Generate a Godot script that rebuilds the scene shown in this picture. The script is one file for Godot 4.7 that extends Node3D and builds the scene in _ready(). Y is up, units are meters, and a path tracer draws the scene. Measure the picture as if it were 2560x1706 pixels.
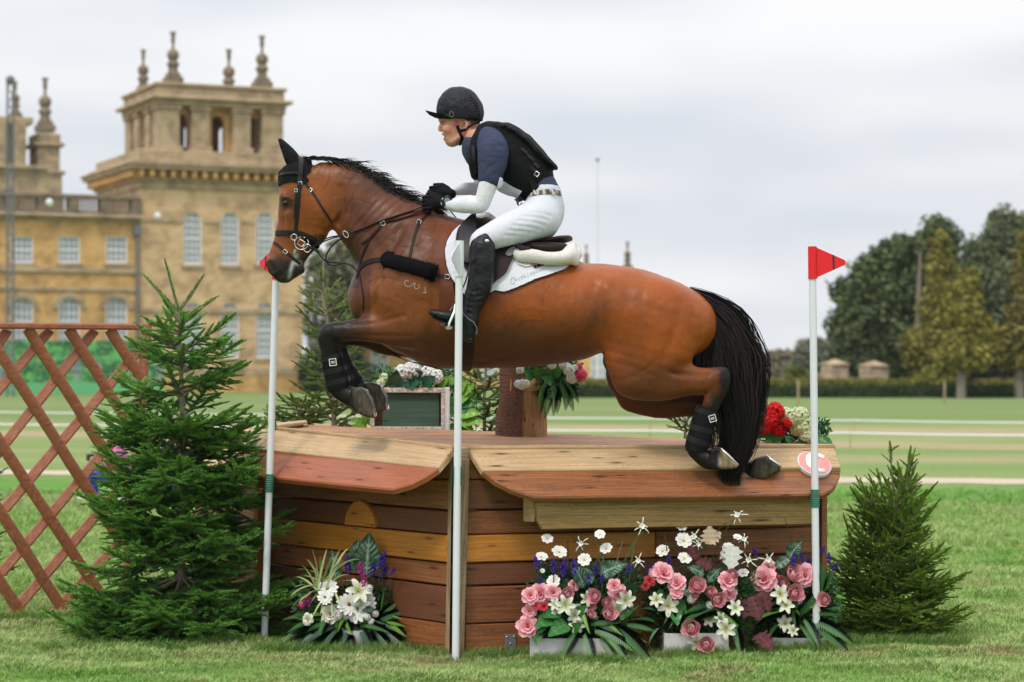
extends Node3D
# Horse and rider over a wooden corner fence, a stone palace behind. Units are metres, y up, the camera looks along -z.

const FOCAL := 5600.0      # focal length in photograph pixels
const EYE := 1.568         # height of the lens
const HORIZON := 918.0     # photograph row of the horizon
var rng := RandomNumberGenerator.new()
var M := {}                # materials
var noise := FastNoiseLite.new()
var horse_field: Field
var rider_field: Field

func _ready() -> void:
	rng.seed = 7
	noise.seed = 3
	noise.frequency = 1.0
	noise.fractal_octaves = 3
	# camera
	var cam := Camera3D.new()
	cam.name = "camera"
	cam.position = Vector3(0, EYE, 0)
	cam.projection = Camera3D.PROJECTION_FRUSTUM
	cam.near = 0.1
	cam.far = 3000.0
	cam.size = 1706.0 / FOCAL * 0.1
	cam.frustum_offset = Vector2(0, (HORIZON - 853.0) / FOCAL * 0.1)
	var lens := CameraAttributesPhysical.new()
	lens.frustum_focal_length = 78.75
	lens.exposure_aperture = 2.8
	lens.frustum_focus_distance = 12.15
	lens.frustum_near = 0.1
	lens.frustum_far = 3000.0
	cam.attributes = lens
	add_child(cam)
	cam.current = true
	# sky and air
	var around := WorldEnvironment.new()
	around.name = "surroundings"
	var env := Environment.new()
	env.background_mode = Environment.BG_SKY
	var sky := Sky.new()
	var pano := PanoramaSkyMaterial.new()
	pano.panorama = overcast()
	sky.sky_material = pano
	env.sky = sky
	env.background_energy_multiplier = 1.0
	env.tonemap_mode = Environment.TONE_MAPPER_LINEAR
	env.tonemap_exposure = 1.0
	env.sdfgi_enabled = true
	env.ssao_enabled = true
	env.ssil_enabled = true
	env.fog_enabled = true
	env.fog_density = 0.00016
	env.fog_light_color = Color(0.9, 0.93, 0.97)
	around.environment = env
	add_child(around)
	# the sun behind thin cloud
	var sun := DirectionalLight3D.new()
	sun.name = "sun"
	sun.light_energy = 0.5
	sun.light_color = Color(1.0, 0.96, 0.9)
	sun.light_angular_distance = 12.0
	sun.shadow_enabled = true
	sun.rotation_degrees = Vector3(-52, -28, 0)
	add_child(sun)
	materials()
	var t := Time.get_ticks_msec()
	ground()
	palace()
	far_trees()
	t = lap("setting", t)
	corner_fence()
	lattice()
	flag_poles()
	t = lap("fence", t)
	horse()
	t = lap("horse", t)
	tack()
	t = lap("tack", t)
	rider()
	t = lap("rider", t)
	conifers()
	t = lap("conifers", t)
	dressing()
	t = lap("dressing", t)
	lawn()
	t = lap("lawn", t)

func lap(what: String, t: int) -> int:
	print(what, " ", Time.get_ticks_msec() - t, " ms")
	return Time.get_ticks_msec()

func P(x: float, y: float, d: float) -> Vector3:      # a point of the place, from where the photograph shows it and how far off it stands
	return Vector3((x - 1280.0) / FOCAL * d, EYE - (y - HORIZON) / FOCAL * d, -d)

func G(x: float, d: float) -> Vector3:                # a point on the ground
	return Vector3((x - 1280.0) / FOCAL * d, 0.0, -d)

func overcast() -> ImageTexture:
	var n := FastNoiseLite.new()
	n.seed = 21
	n.frequency = 1.0
	n.fractal_octaves = 5
	var im := Image.create(1024, 512, false, Image.FORMAT_RGBF)
	for y in 512:
		var el := (0.5 - (y + 0.5) / 512.0) * PI
		for x in 1024:
			var az := ((x + 0.5) / 1024.0 - 0.5) * TAU
			if el < -0.02:
				im.set_pixel(x, y, Color(0.16, 0.2, 0.12))
				continue
			var dir := Vector3(sin(az) * cos(el), sin(el), -cos(az) * cos(el))
			var k := 1.0 / (maxf(dir.y, 0.0) + 0.16)
			var a := n.get_noise_3d(dir.x * k * 0.55 + 3.0, dir.z * k * 1.1, 2.0)
			var b := n.get_noise_3d(dir.x * 2.2, dir.y * 11.0, dir.z * 2.2 + 9.0)
			var e := n.get_noise_3d(dir.x * 3.1 + 5.0, dir.y * 26.0, dir.z * 3.1)
			var t := clampf(0.5 + a * 1.1 + b * 1.25 + e * 0.6, 0.0, 1.0)
			var lift := 0.96 + 0.95 * clampf(dir.y - 0.1, 0.0, 1.0)
			var c := Color(0.735, 0.785, 0.86).lerp(Color(0.97, 0.975, 0.985), t) * lift
			im.set_pixel(x, y, c)
	return ImageTexture.create_from_image(im)

# ---------------------------------------------------------------- nodes
func thing(called: String, label: String, category: String, at: Vector3, group := "") -> Node3D:
	var o := Node3D.new()
	o.name = called
	add_child(o, true)
	o.position = at
	o.set_meta("label", label)
	o.set_meta("category", category)
	if group:
		o.set_meta("group", group)
	return o

func tag(o: Node, label: String, category: String, group := "") -> Node:
	o.set_meta("label", label)
	o.set_meta("category", category)
	if group:
		o.set_meta("group", group)
	return o

func part(par: Node, called: String, m: Mesh, mat: Material, at := Transform3D.IDENTITY) -> MeshInstance3D:   # placed in the parent's own axes
	var o := MeshInstance3D.new()
	o.name = called
	o.mesh = m
	o.material_override = mat
	o.transform = at
	par.add_child(o, true)
	return o

func wpart(par: Node, called: String, mb: MB, mat: Material) -> MeshInstance3D:     # built in world axes
	var x := Transform3D.IDENTITY if par == self else (par as Node3D).global_transform.affine_inverse()
	return part(par, called, mb.mesh(), mat, x)

func struct(called: String, m: Mesh, mat: Material) -> MeshInstance3D:
	var o := part(self, called, m, mat)
	o.set_meta("kind", "structure")
	return o

func scatter(par: Node, called: String, m: Mesh, mat: Material, at: Array, tints: PackedColorArray) -> MultiMeshInstance3D:
	var mm := MultiMesh.new()
	mm.transform_format = MultiMesh.TRANSFORM_3D
	mm.use_colors = true
	mm.mesh = m
	mm.instance_count = at.size()
	for i in at.size():
		mm.set_instance_transform(i, at[i])
		mm.set_instance_color(i, tints[i])
	var o := MultiMeshInstance3D.new()
	o.name = called
	o.multimesh = mm
	o.material_override = mat
	o.set_meta("kind", "stuff")
	par.add_child(o, true)
	return o

# ---------------------------------------------------------------- meshes
class MB:
	var v := PackedVector3Array()
	var n := PackedVector3Array()
	var c := PackedColorArray()
	var u := PackedVector2Array()
	var i := PackedInt32Array()
	var col := Color(1, 1, 1)
	var uo := Vector2.ZERO

	func put(p: Vector3, nn: Vector3, uv := Vector2.ZERO) -> int:
		v.append(p)
		n.append(nn)
		c.append(col)
		u.append(uv)
		return v.size() - 1

	func tri_i(a: int, b: int, d: int) -> void:         # counter-clockwise seen from outside
		i.append(a)
		i.append(d)
		i.append(b)

	func tri(a: Vector3, b: Vector3, d: Vector3) -> void:
		var nn := (b - a).cross(d - a).normalized()
		var k := put(a, nn, Vector2(a.x, a.y))
		put(b, nn, Vector2(b.x, b.y))
		put(d, nn, Vector2(d.x, d.y))
		tri_i(k, k + 1, k + 2)

	func quad(a: Vector3, b: Vector3, d: Vector3, e: Vector3, ua := Vector2.ZERO, ub := Vector2.ZERO, ud := Vector2.ZERO, ue := Vector2.ZERO) -> void:
		var nn := (d - a).cross(e - b).normalized()
		var k := put(a, nn, ua)
		put(b, nn, ub)
		put(d, nn, ud)
		put(e, nn, ue)
		tri_i(k, k + 1, k + 2)
		tri_i(k, k + 2, k + 3)

	func face(pts: Array, inside: Vector3, lx: Vector3, ly: Vector3) -> void:   # a flat face turned away from «inside», its uv measured along lx and ly
		var a: Vector3 = pts[0]
		var b: Vector3 = pts[1]
		var d: Vector3 = pts[2]
		var nn := (b - a).cross(d - a).normalized()
		var flip := nn.dot(a - inside) < 0.0
		if flip:
			nn = -nn
		var k := v.size()
		for p in pts:
			put(p, nn, Vector2(p.dot(lx), p.dot(ly)) + uo)
		for j in range(1, pts.size() - 1):
			if flip:
				tri_i(k, k + j + 1, k + j)
			else:
				tri_i(k, k + j, k + j + 1)

	func hexa(q: Array, cham := 0.0) -> void:     # eight corners: q[x + 2y + 4z]; edges bevelled by about «cham»; uv runs along x
		var mid := Vector3.ZERO
		for p in q:
			mid += p / 8.0
		var lx: Vector3 = (q[1] - q[0]).normalized()
		var ly: Vector3 = (q[2] - q[0]).normalized()
		var lz: Vector3 = (q[4] - q[0]).normalized()
		var s := {}
		for k in 8:
			var ex: Vector3 = (q[k ^ 1] - q[k])
			var ey: Vector3 = (q[k ^ 2] - q[k])
			var ez: Vector3 = (q[k ^ 4] - q[k])
			var bx := ex.normalized() * minf(cham, ex.length() * 0.3)
			var by := ey.normalized() * minf(cham, ey.length() * 0.3)
			var bz := ez.normalized() * minf(cham, ez.length() * 0.3)
			s[k * 3] = q[k] + by + bz
			s[k * 3 + 1] = q[k] + bx + bz
			s[k * 3 + 2] = q[k] + bx + by
		for ax in 3:
			var b1 := 1 << ((ax + 1) % 3)
			var b2 := 1 << ((ax + 2) % 3)
			for side in 2:
				var k: int = side << ax
				var fx := ly if ax == 0 else lx
				var fy := lz if ax != 2 else ly
				face([s[k * 3 + ax], s[(k | b1) * 3 + ax], s[(k | b1 | b2) * 3 + ax], s[(k | b2) * 3 + ax]], mid, fx, fy)
		if cham <= 0.0:
			return
		for ax in 3:                                   # bevels along axis ax
			var a1 := (ax + 1) % 3
			var a2 := (ax + 2) % 3
			for m in 4:
				var k: int = ((m & 1) << a1) | ((m >> 1) << a2)
				var e: int = k | (1 << ax)
				face([s[k * 3 + a1], s[e * 3 + a1], s[e * 3 + a2], s[k * 3 + a2]], mid, lx, ly + lz)
		for k in 8:
			face([s[k * 3], s[k * 3 + 1], s[k * 3 + 2]], mid, lx, ly)

	func box(x: Transform3D, size: Vector3, cham := 0.0) -> void:
		var q := []
		for k in 8:
			q.append(x * Vector3(size.x * ((k & 1) - 0.5), size.y * (((k >> 1) & 1) - 0.5), size.z * (((k >> 2) & 1) - 0.5)))
		hexa(q, cham)

	func tube(pts: PackedVector3Array, r: PackedFloat32Array, sides := 8, flat := 1.0, across := Vector3.ZERO, caps := true) -> void:   # «flat» scales the radius along the direction perpendicular to «across»
		var m := pts.size()
		var base := v.size()
		var up := across
		var len := 0.0
		for k in m:
			var t := (pts[mini(k + 1, m - 1)] - pts[maxi(k - 1, 0)]).normalized()
			if k > 0:
				len += pts[k].distance_to(pts[k - 1])
			if across == Vector3.ZERO:
				if k == 0:
					up = t.cross(Vector3.UP if absf(t.y) < 0.9 else Vector3.RIGHT)
			var e1 := (up - t * up.dot(t)).normalized()
			if across == Vector3.ZERO:
				up = e1
			var e2 := t.cross(e1)
			for j in sides:
				var a := TAU * j / sides
				var off := e1 * cos(a) * r[k] + e2 * sin(a) * r[k] * flat
				var nn := (e1 * cos(a) * flat + e2 * sin(a)).normalized()
				put(pts[k] + off, nn, Vector2(len, float(j) / sides) + uo)
			if k > 0:
				var q := base + (k - 1) * sides
				for j in sides:
					var j2 := (j + 1) % sides
					tri_i(q + j, q + j2, q + sides + j2)
					tri_i(q + j, q + sides + j2, q + sides + j)
		if caps:
			for e in 2:
				var k := 0 if e == 0 else m - 1
				var t := (pts[1] - pts[0]).normalized() * -1.0 if e == 0 else (pts[m - 1] - pts[m - 2]).normalized()
				var cc := put(pts[k], t)
				var q := v.size()
				for j in sides:
					put(v[base + k * sides + j], t)
				for j in sides:
					var j2 := (j + 1) % sides
					if e == 0:
						tri_i(cc, q + j2, q + j)
					else:
						tri_i(cc, q + j, q + j2)

	func lathe(prof: PackedVector2Array, x: Transform3D, sides := 16) -> void:
		var base := v.size()
		for k in prof.size():
			var t := prof[mini(k + 1, prof.size() - 1)] - prof[maxi(k - 1, 0)]
			for j in sides:
				var a := TAU * j / sides
				var nn := Vector3(cos(a) * t.y, -t.x, sin(a) * t.y)
				put(x * Vector3(cos(a) * prof[k].x, prof[k].y, sin(a) * prof[k].x), (x.basis * nn).normalized(), Vector2(float(j) / sides, prof[k].y))
			if k > 0:
				var q := base + (k - 1) * sides
				for j in sides:
					var j2 := (j + 1) % sides
					tri_i(q + j, q + sides + j2, q + j2)
					tri_i(q + j, q + sides + j, q + sides + j2)

	func ball(x: Transform3D, rings := 8, sides := 12) -> void:        # a unit sphere under x
		var base := v.size()
		var nb := x.basis.inverse().transposed()
		for k in rings + 1:
			var p := PI * k / rings
			for j in sides:
				var a := TAU * j / sides
				var q := Vector3(sin(p) * cos(a), cos(p), sin(p) * sin(a))
				put(x * q, (nb * q).normalized(), Vector2(float(j) / sides, float(k) / rings))
			if k > 0:
				var q0 := base + (k - 1) * sides
				for j in sides:
					var j2 := (j + 1) % sides
					tri_i(q0 + j, q0 + j2, q0 + sides + j2)
					tri_i(q0 + j, q0 + sides + j2, q0 + sides + j)

	func plate(poly: PackedVector2Array, x: Transform3D, depth: float, cham := 0.0) -> void:   # an outline in x's xy plane, from z = 0 back to z = -depth, its front edge bevelled
		var p := poly
		if Geometry2D.is_polygon_clockwise(p):
			p = poly.duplicate()
			p.reverse()
		var inner := p
		if cham > 0.0:
			var shrunk := PackedVector2Array()
			for k in p.size():
				var a := (p[k] - p[k - 1]).normalized()
				var b := (p[(k + 1) % p.size()] - p[k]).normalized()
				var nn := (Vector2(-a.y, a.x) + Vector2(-b.y, b.x)).normalized()
				shrunk.append(p[k] + nn * cham)
			inner = shrunk
		var t := Geometry2D.triangulate_polygon(p)
		var zf := x.basis.z.normalized()
		var k0 := v.size()
		for q in inner:
			put(x * Vector3(q.x, q.y, 0), zf, q + uo)
		for q in p:
			put(x * Vector3(q.x, q.y, -depth), -zf, q + uo)
		for k in range(0, t.size(), 3):
			var a := t[k]
			var b := t[k + 1]
			var d := t[k + 2]
			if (p[b] - p[a]).cross(p[d] - p[a]) < 0.0:
				var sw := b
				b = d
				d = sw
			tri_i(k0 + a, k0 + b, k0 + d)
			tri_i(k0 + p.size() + a, k0 + p.size() + d, k0 + p.size() + b)
		for k in p.size():
			var k2 := (k + 1) % p.size()
			var zc := -cham
			var A := x * Vector3(p[k].x, p[k].y, zc)
			var B := x * Vector3(p[k2].x, p[k2].y, zc)
			var along := p[k].distance_to(p[k2])
			quad(x * Vector3(p[k].x, p[k].y, -depth), x * Vector3(p[k2].x, p[k2].y, -depth), B, A, p[k], p[k2], p[k2] + Vector2(0, depth), p[k] + Vector2(0, depth))
			if cham > 0.0:
				quad(A, B, x * Vector3(inner[k2].x, inner[k2].y, 0), x * Vector3(inner[k].x, inner[k].y, 0), p[k], p[k2], inner[k2], inner[k])

	func strip(l: PackedVector3Array, r: PackedVector3Array) -> void:          # a smooth ribbon between two lines
		var base := v.size()
		for k in l.size():
			var t := l[mini(k + 1, l.size() - 1)] - l[maxi(k - 1, 0)]
			var nn := (r[k] - l[k]).cross(t).normalized()
			put(l[k], nn, Vector2(0, float(k) / (l.size() - 1)))
			put(r[k], nn, Vector2(1, float(k) / (l.size() - 1)))
			if k > 0:
				var q := base + k * 2 - 2
				tri_i(q, q + 1, q + 3)
				tri_i(q, q + 3, q + 2)

	func add(o: MB, x: Transform3D) -> void:
		var base := v.size()
		for k in o.v.size():
			v.append(x * o.v[k])
			n.append((x.basis * o.n[k]).normalized())
			c.append(o.c[k] * col)
			u.append(o.u[k])
		for k in o.i:
			i.append(base + k)

	func mesh() -> ArrayMesh:
		var m := ArrayMesh.new()
		if v.is_empty():
			return m
		var a := []
		a.resize(Mesh.ARRAY_MAX)
		a[Mesh.ARRAY_VERTEX] = v
		a[Mesh.ARRAY_NORMAL] = n
		a[Mesh.ARRAY_COLOR] = c
		a[Mesh.ARRAY_TEX_UV] = u
		a[Mesh.ARRAY_INDEX] = i
		m.add_surface_from_arrays(Mesh.PRIMITIVE_TRIANGLES, a)
		return m

# ---------------------------------------------------------------- soft bodies: distances on a grid, joined smoothly, meshed as surface nets
class Field:
	var o: Vector3
	var h: float
	var nx: int
	var ny: int
	var nz: int
	var d := PackedFloat32Array()
	var t := PackedFloat32Array()
	var lo := Vector3i(9999, 9999, 9999)
	var hi := Vector3i(-1, -1, -1)
	var lat := Vector3(0, 0, 1)
	var pad := 0.04

	func _init(from: Vector3, to: Vector3, cell: float) -> void:
		o = from
		h = cell
		nx = int((to.x - from.x) / cell) + 2
		ny = int((to.y - from.y) / cell) + 2
		nz = int((to.z - from.z) / cell) + 2
		d.resize(nx * ny * nz)
		d.fill(1.0)
		t.resize(nx * ny * nz)
		t.fill(9.0)

	func seg(p0: Vector3, p1: Vector3, a0: float, a1: float, b0: float, b1: float, ends := 1.0) -> void:
		var ax := p1 - p0
		var len := maxf(ax.length(), 0.0001)
		ax /= len
		var w := lat - ax * lat.dot(ax)
		w = w.normalized() if w.length() > 0.05 else ax.cross(Vector3.UP).normalized()
		var s := ax.cross(w)
		var r := maxf(maxf(a0, a1), maxf(b0, b1))
		var far := pad * maxf(maxf(a0, b0) / minf(a0, b0), maxf(a1, b1) / minf(a1, b1))
		var ext := Vector3.ONE * (r + minf(far, 0.2))
		var mn := (p0.min(p1) - ext - o) / h
		var mx := (p0.max(p1) + ext - o) / h
		var x0 := maxi(int(mn.x), 0)
		var y0 := maxi(int(mn.y), 0)
		var z0 := maxi(int(mn.z), 0)
		var x1 := mini(int(mx.x) + 1, nx - 1)
		var y1 := mini(int(mx.y) + 1, ny - 1)
		var z1 := mini(int(mx.z) + 1, nz - 1)
		lo = Vector3i(mini(lo.x, x0), mini(lo.y, y0), mini(lo.z, z0))
		hi = Vector3i(maxi(hi.x, x1), maxi(hi.y, y1), maxi(hi.z, z1))
		var ilen := 1.0 / len
		for z in range(z0, z1 + 1):
			for y in range(y0, y1 + 1):
				var row := nx * (y + ny * z)
				var q := Vector3(o.x + x0 * h, o.y + y * h, o.z + z * h) - p0
				var uu := q.dot(ax)
				var vv := q.dot(s)
				var ww := q.dot(w)
				var du := ax.x * h
				var dv := s.x * h
				var dw := w.x * h
				for x in range(x0, x1 + 1):
					var f := clampf(uu * ilen, 0.0, 1.0)
					var a := a0 + (a1 - a0) * f
					var b := b0 + (b1 - b0) * f
					var m := minf(a, b)
					var e := (uu - f * len) / (m * ends)
					var k1 := vv / a
					var k2 := ww / b
					var val := (sqrt(k1 * k1 + k2 * k2 + e * e) - 1.0) * m
					if val < t[row + x]:
						t[row + x] = val
					uu += du
					vv += dv
					ww += dw

	func join(k: float) -> void:
		for z in range(lo.z, hi.z + 1):
			for y in range(lo.y, hi.y + 1):
				var row := nx * (y + ny * z)
				for x in range(lo.x, hi.x + 1):
					var b := t[row + x]
					if b < 8.0:
						t[row + x] = 9.0
						var a := d[row + x]
						var g := maxf(k - absf(a - b), 0.0)
						d[row + x] = minf(a, b) - (g * g / (4.0 * k) if k > 0.0 else 0.0)
		lo = Vector3i(9999, 9999, 9999)
		hi = Vector3i(-1, -1, -1)

	func cut(k: float) -> void:                 # takes the last shape away instead
		for z in range(lo.z, hi.z + 1):
			for y in range(lo.y, hi.y + 1):
				var row := nx * (y + ny * z)
				for x in range(lo.x, hi.x + 1):
					var b := -t[row + x]
					t[row + x] = 9.0
					if b > -8.0:
						var a := d[row + x]
						var g := maxf(k - absf(a - b), 0.0)
						d[row + x] = maxf(a, b) + (g * g / (4.0 * k) if k > 0.0 else 0.0)
		lo = Vector3i(9999, 9999, 9999)
		hi = Vector3i(-1, -1, -1)

	func tube(secs: Array, k: float, sub := 3, ends := 1.0) -> void:      # [point, radius in the plane, radius across] at each station
		pad = maxf(k, 2.5 * h)
		var m := secs.size()
		var last := []
		for j in m - 1:
			var s0: Array = secs[maxi(j - 1, 0)]
			var s1: Array = secs[j]
			var s2: Array = secs[j + 1]
			var s3: Array = secs[mini(j + 2, m - 1)]
			for q in sub + 1:
				if q == 0 and j > 0:
					continue
				var f := float(q) / sub
				var p: Vector3 = s1[0].cubic_interpolate(s2[0], s0[0], s3[0], f)
				var a: float = cubic_interpolate(s1[1], s2[1], s0[1], s3[1], f)
				var b: float = cubic_interpolate(s1[2], s2[2], s0[2], s3[2], f)
				if last:
					seg(last[0], p, last[1], a, last[2], b, ends)
				last = [p, a, b]
		join(k)

	func blob(p: Vector3, a: float, b: float, k: float, stretch := Vector3.ZERO) -> void:
		pad = maxf(k, 2.5 * h)
		if stretch == Vector3.ZERO:
			stretch = Vector3(0, 0.0005, 0)
		seg(p - stretch, p + stretch, a, a, b, b, a / minf(a, b))
		join(k)

	func clip(c: Vector3, nn: Vector3) -> void:          # keeps only what lies behind a plane
		for z in nz:
			for y in ny:
				var row := nx * (y + ny * z)
				var q := (o + Vector3(0, y, z) * h - c).dot(nn)
				for x in nx:
					d[row + x] = maxf(d[row + x], q + x * h * nn.x)

	func prism(poly: PackedVector2Array, x: Transform3D, half: float, rim: float, k: float) -> void:    # an outline in x's xy plane, «half» thick to each side, its edges rounded by «rim»
		pad = maxf(k, 2.5 * h)
		var mn := Vector3(9e9, 9e9, 9e9)
		var mx := -mn
		for q in poly:
			for s in [-half, half]:
				var w := x * Vector3(q.x, q.y, s)
				mn = mn.min(w)
				mx = mx.max(w)
		mn = (mn - Vector3.ONE * pad - o) / h
		mx = (mx + Vector3.ONE * pad - o) / h
		lo = Vector3i(maxi(int(mn.x), 0), maxi(int(mn.y), 0), maxi(int(mn.z), 0))
		hi = Vector3i(mini(int(mx.x) + 1, nx - 1), mini(int(mx.y) + 1, ny - 1), mini(int(mx.z) + 1, nz - 1))
		var inv := x.affine_inverse()
		var m := poly.size()
		for z in range(lo.z, hi.z + 1):
			for y in range(lo.y, hi.y + 1):
				for xx in range(lo.x, hi.x + 1):
					var l := inv * (o + Vector3(xx, y, z) * h)
					var p := Vector2(l.x, l.y)
					var best := 9e9
					var inside := 1.0
					var prev := poly[m - 1]
					for j in m:
						var cur := poly[j]
						var e := prev - cur
						var w := p - cur
						var bb := w - e * clampf(w.dot(e) / e.length_squared(), 0.0, 1.0)
						best = minf(best, bb.length_squared())
						var c1 := p.y >= cur.y
						var c2 := p.y < prev.y
						var c3 := e.x * w.y > e.y * w.x
						if (c1 and c2 and c3) or (not c1 and not c2 and not c3):
							inside = -inside
						prev = cur
					var d2 := inside * sqrt(best) + rim
					var dz := absf(l.z) - half + rim
					t[xx + nx * (y + ny * z)] = minf(maxf(d2, dz), 0.0) + Vector2(maxf(d2, 0.0), maxf(dz, 0.0)).length() - rim
		join(k)

	func groove(pts: Array, amp: float, sigma: float) -> void:        # presses a soft line into the surface (or raises it, amp below 0)
		var ext := Vector3.ONE * sigma * 2.6
		var mn: Vector3 = pts[0]
		var mx: Vector3 = pts[0]
		for q: Vector3 in pts:
			mn = mn.min(q)
			mx = mx.max(q)
		mn = (mn - ext - o) / h
		mx = (mx + ext - o) / h
		for z in range(maxi(int(mn.z), 0), mini(int(mx.z) + 1, nz - 1) + 1):
			for y in range(maxi(int(mn.y), 0), mini(int(mx.y) + 1, ny - 1) + 1):
				for x in range(maxi(int(mn.x), 0), mini(int(mx.x) + 1, nx - 1) + 1):
					var k := x + nx * (y + ny * z)
					if absf(d[k]) > 0.05:
						continue
					var p := o + Vector3(x, y, z) * h
					var r2 := 9e9
					for j in pts.size() - 1:
						var p0: Vector3 = pts[j]
						var e: Vector3 = pts[j + 1] - p0
						var q := p - p0
						r2 = minf(r2, (q - e * clampf(q.dot(e) / maxf(e.length_squared(), 1e-9), 0.0, 1.0)).length_squared())
					d[k] += amp * exp(-r2 / (sigma * sigma))

	func ripple(n: FastNoiseLite, scale: Vector3, amp: float) -> void:
		for z in nz:
			for y in ny:
				var row := nx * (y + ny * z)
				for x in nx:
					if absf(d[row + x]) < 0.03:
						var p := (o + Vector3(x, y, z) * h) * scale
						d[row + x] += amp * n.get_noise_3dv(p)

	func at(p: Vector3) -> float:
		var q := (p - o) / h
		var x := int(q.x)
		var y := int(q.y)
		var z := int(q.z)
		if x < 0 or y < 0 or z < 0 or x >= nx - 1 or y >= ny - 1 or z >= nz - 1:
			return 1.0
		var fx := q.x - x
		var fy := q.y - y
		var fz := q.z - z
		var k := x + nx * (y + ny * z)
		var k2 := k + nx * ny
		var a := lerpf(lerpf(d[k], d[k + 1], fx), lerpf(d[k + nx], d[k + nx + 1], fx), fy)
		var b := lerpf(lerpf(d[k2], d[k2 + 1], fx), lerpf(d[k2 + nx], d[k2 + nx + 1], fx), fy)
		return lerpf(a, b, fz)

	func grad(p: Vector3) -> Vector3:
		var e := h
		return Vector3(at(p + Vector3(e, 0, 0)) - at(p - Vector3(e, 0, 0)), at(p + Vector3(0, e, 0)) - at(p - Vector3(0, e, 0)), at(p + Vector3(0, 0, e)) - at(p - Vector3(0, 0, e))).normalized()

	func hit(from: Vector3, dir: Vector3, far: float) -> Vector3:     # where a line meets the surface, or INF
		var s := 0.0
		var prev := 1.0
		while s < far:
			var v := at(from + dir * s)
			if v < 0.0:
				return from + dir * (s - h * 0.5 * (1.0 - clampf(prev / (prev - v), 0.0, 1.0)))
			prev = v
			s += h * 0.5
		return Vector3.INF

	func net(mb: MB, tint: Callable) -> void:
		var vid := PackedInt32Array()
		vid.resize(nx * ny * nz)
		vid.fill(-1)
		var sx := 1
		var sy := nx
		var sz := nx * ny
		var off := [0, 1, sy, sy + 1, sz, sz + 1, sz + sy, sz + sy + 1]
		var ea := PackedInt32Array([0, 2, 4, 6, 0, 1, 4, 5, 0, 1, 2, 3])
		var eb := PackedInt32Array([1, 3, 5, 7, 2, 3, 6, 7, 4, 5, 6, 7])
		var g := PackedFloat32Array()
		g.resize(8)
		var lim := h * 1.9
		for z in nz - 1:
			for y in ny - 1:
				var row := nx * (y + ny * z)
				for x in nx - 1:
					var k := row + x
					if absf(d[k]) > lim:
						continue
					var neg := 0
					for j in 8:
						var val := d[k + int(off[j])]
						g[j] = val
						if val < 0.0:
							neg += 1
					if neg == 0 or neg == 8:
						continue
					var sum := Vector3.ZERO
					var cnt := 0
					for j in 12:
						var a := ea[j]
						var b := eb[j]
						var va := g[a]
						var vb := g[b]
						if (va < 0.0) != (vb < 0.0):
							var f := va / (va - vb)
							var pa := Vector3(a & 1, (a >> 1) & 1, a >> 2)
							var pb := Vector3(b & 1, (b >> 1) & 1, b >> 2)
							sum += pa.lerp(pb, f)
							cnt += 1
					var p := o + (Vector3(x, y, z) + sum / cnt) * h
					var nn := Vector3(g[1] + g[3] + g[5] + g[7] - g[0] - g[2] - g[4] - g[6], g[2] + g[3] + g[6] + g[7] - g[0] - g[1] - g[4] - g[5], g[4] + g[5] + g[6] + g[7] - g[0] - g[1] - g[2] - g[3]).normalized()
					mb.col = tint.call(p, nn)
					vid[k] = mb.put(p, nn, Vector2(p.x, p.y))
		for z in range(1, nz - 1):
			for y in range(1, ny - 1):
				var row := nx * (y + ny * z)
				for x in range(1, nx - 1):
					var k := row + x
					if vid[k] < 0:
						continue
					var s0 := d[k] < 0.0
					if s0 != (d[k + sx] < 0.0):
						put4(mb, vid[k], vid[k - sy], vid[k - sy - sz], vid[k - sz], s0)
					if s0 != (d[k + sy] < 0.0):
						put4(mb, vid[k], vid[k - sz], vid[k - sz - sx], vid[k - sx], s0)
					if s0 != (d[k + sz] < 0.0):
						put4(mb, vid[k], vid[k - sx], vid[k - sx - sy], vid[k - sy], s0)

	func put4(mb: MB, a: int, b: int, c: int, e: int, flip: bool) -> void:
		if a < 0 or b < 0 or c < 0 or e < 0:
			return
		if flip:
			mb.tri_i(a, b, c)
			mb.tri_i(a, c, e)
		else:
			mb.tri_i(a, c, b)
			mb.tri_i(a, e, c)

# ---------------------------------------------------------------- materials
func lin(r: float, g: float, b: float) -> Color:
	return Color(r, g, b).linear_to_srgb()

func mat(c: Color, rough := 0.8, spec := 0.5) -> StandardMaterial3D:     # c: linear base colour
	var m := StandardMaterial3D.new()
	m.albedo_color = c.linear_to_srgb()
	m.roughness = rough
	m.metallic_specular = spec
	m.vertex_color_use_as_albedo = true
	return m

func grey_noise(w: int, h: int, freq: float, sd: int, oct := 4, kind := FastNoiseLite.TYPE_SIMPLEX_SMOOTH) -> Image:
	var n := FastNoiseLite.new()
	n.seed = sd
	n.frequency = freq
	n.fractal_octaves = oct
	n.noise_type = kind
	return n.get_seamless_image(w, h)

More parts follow.
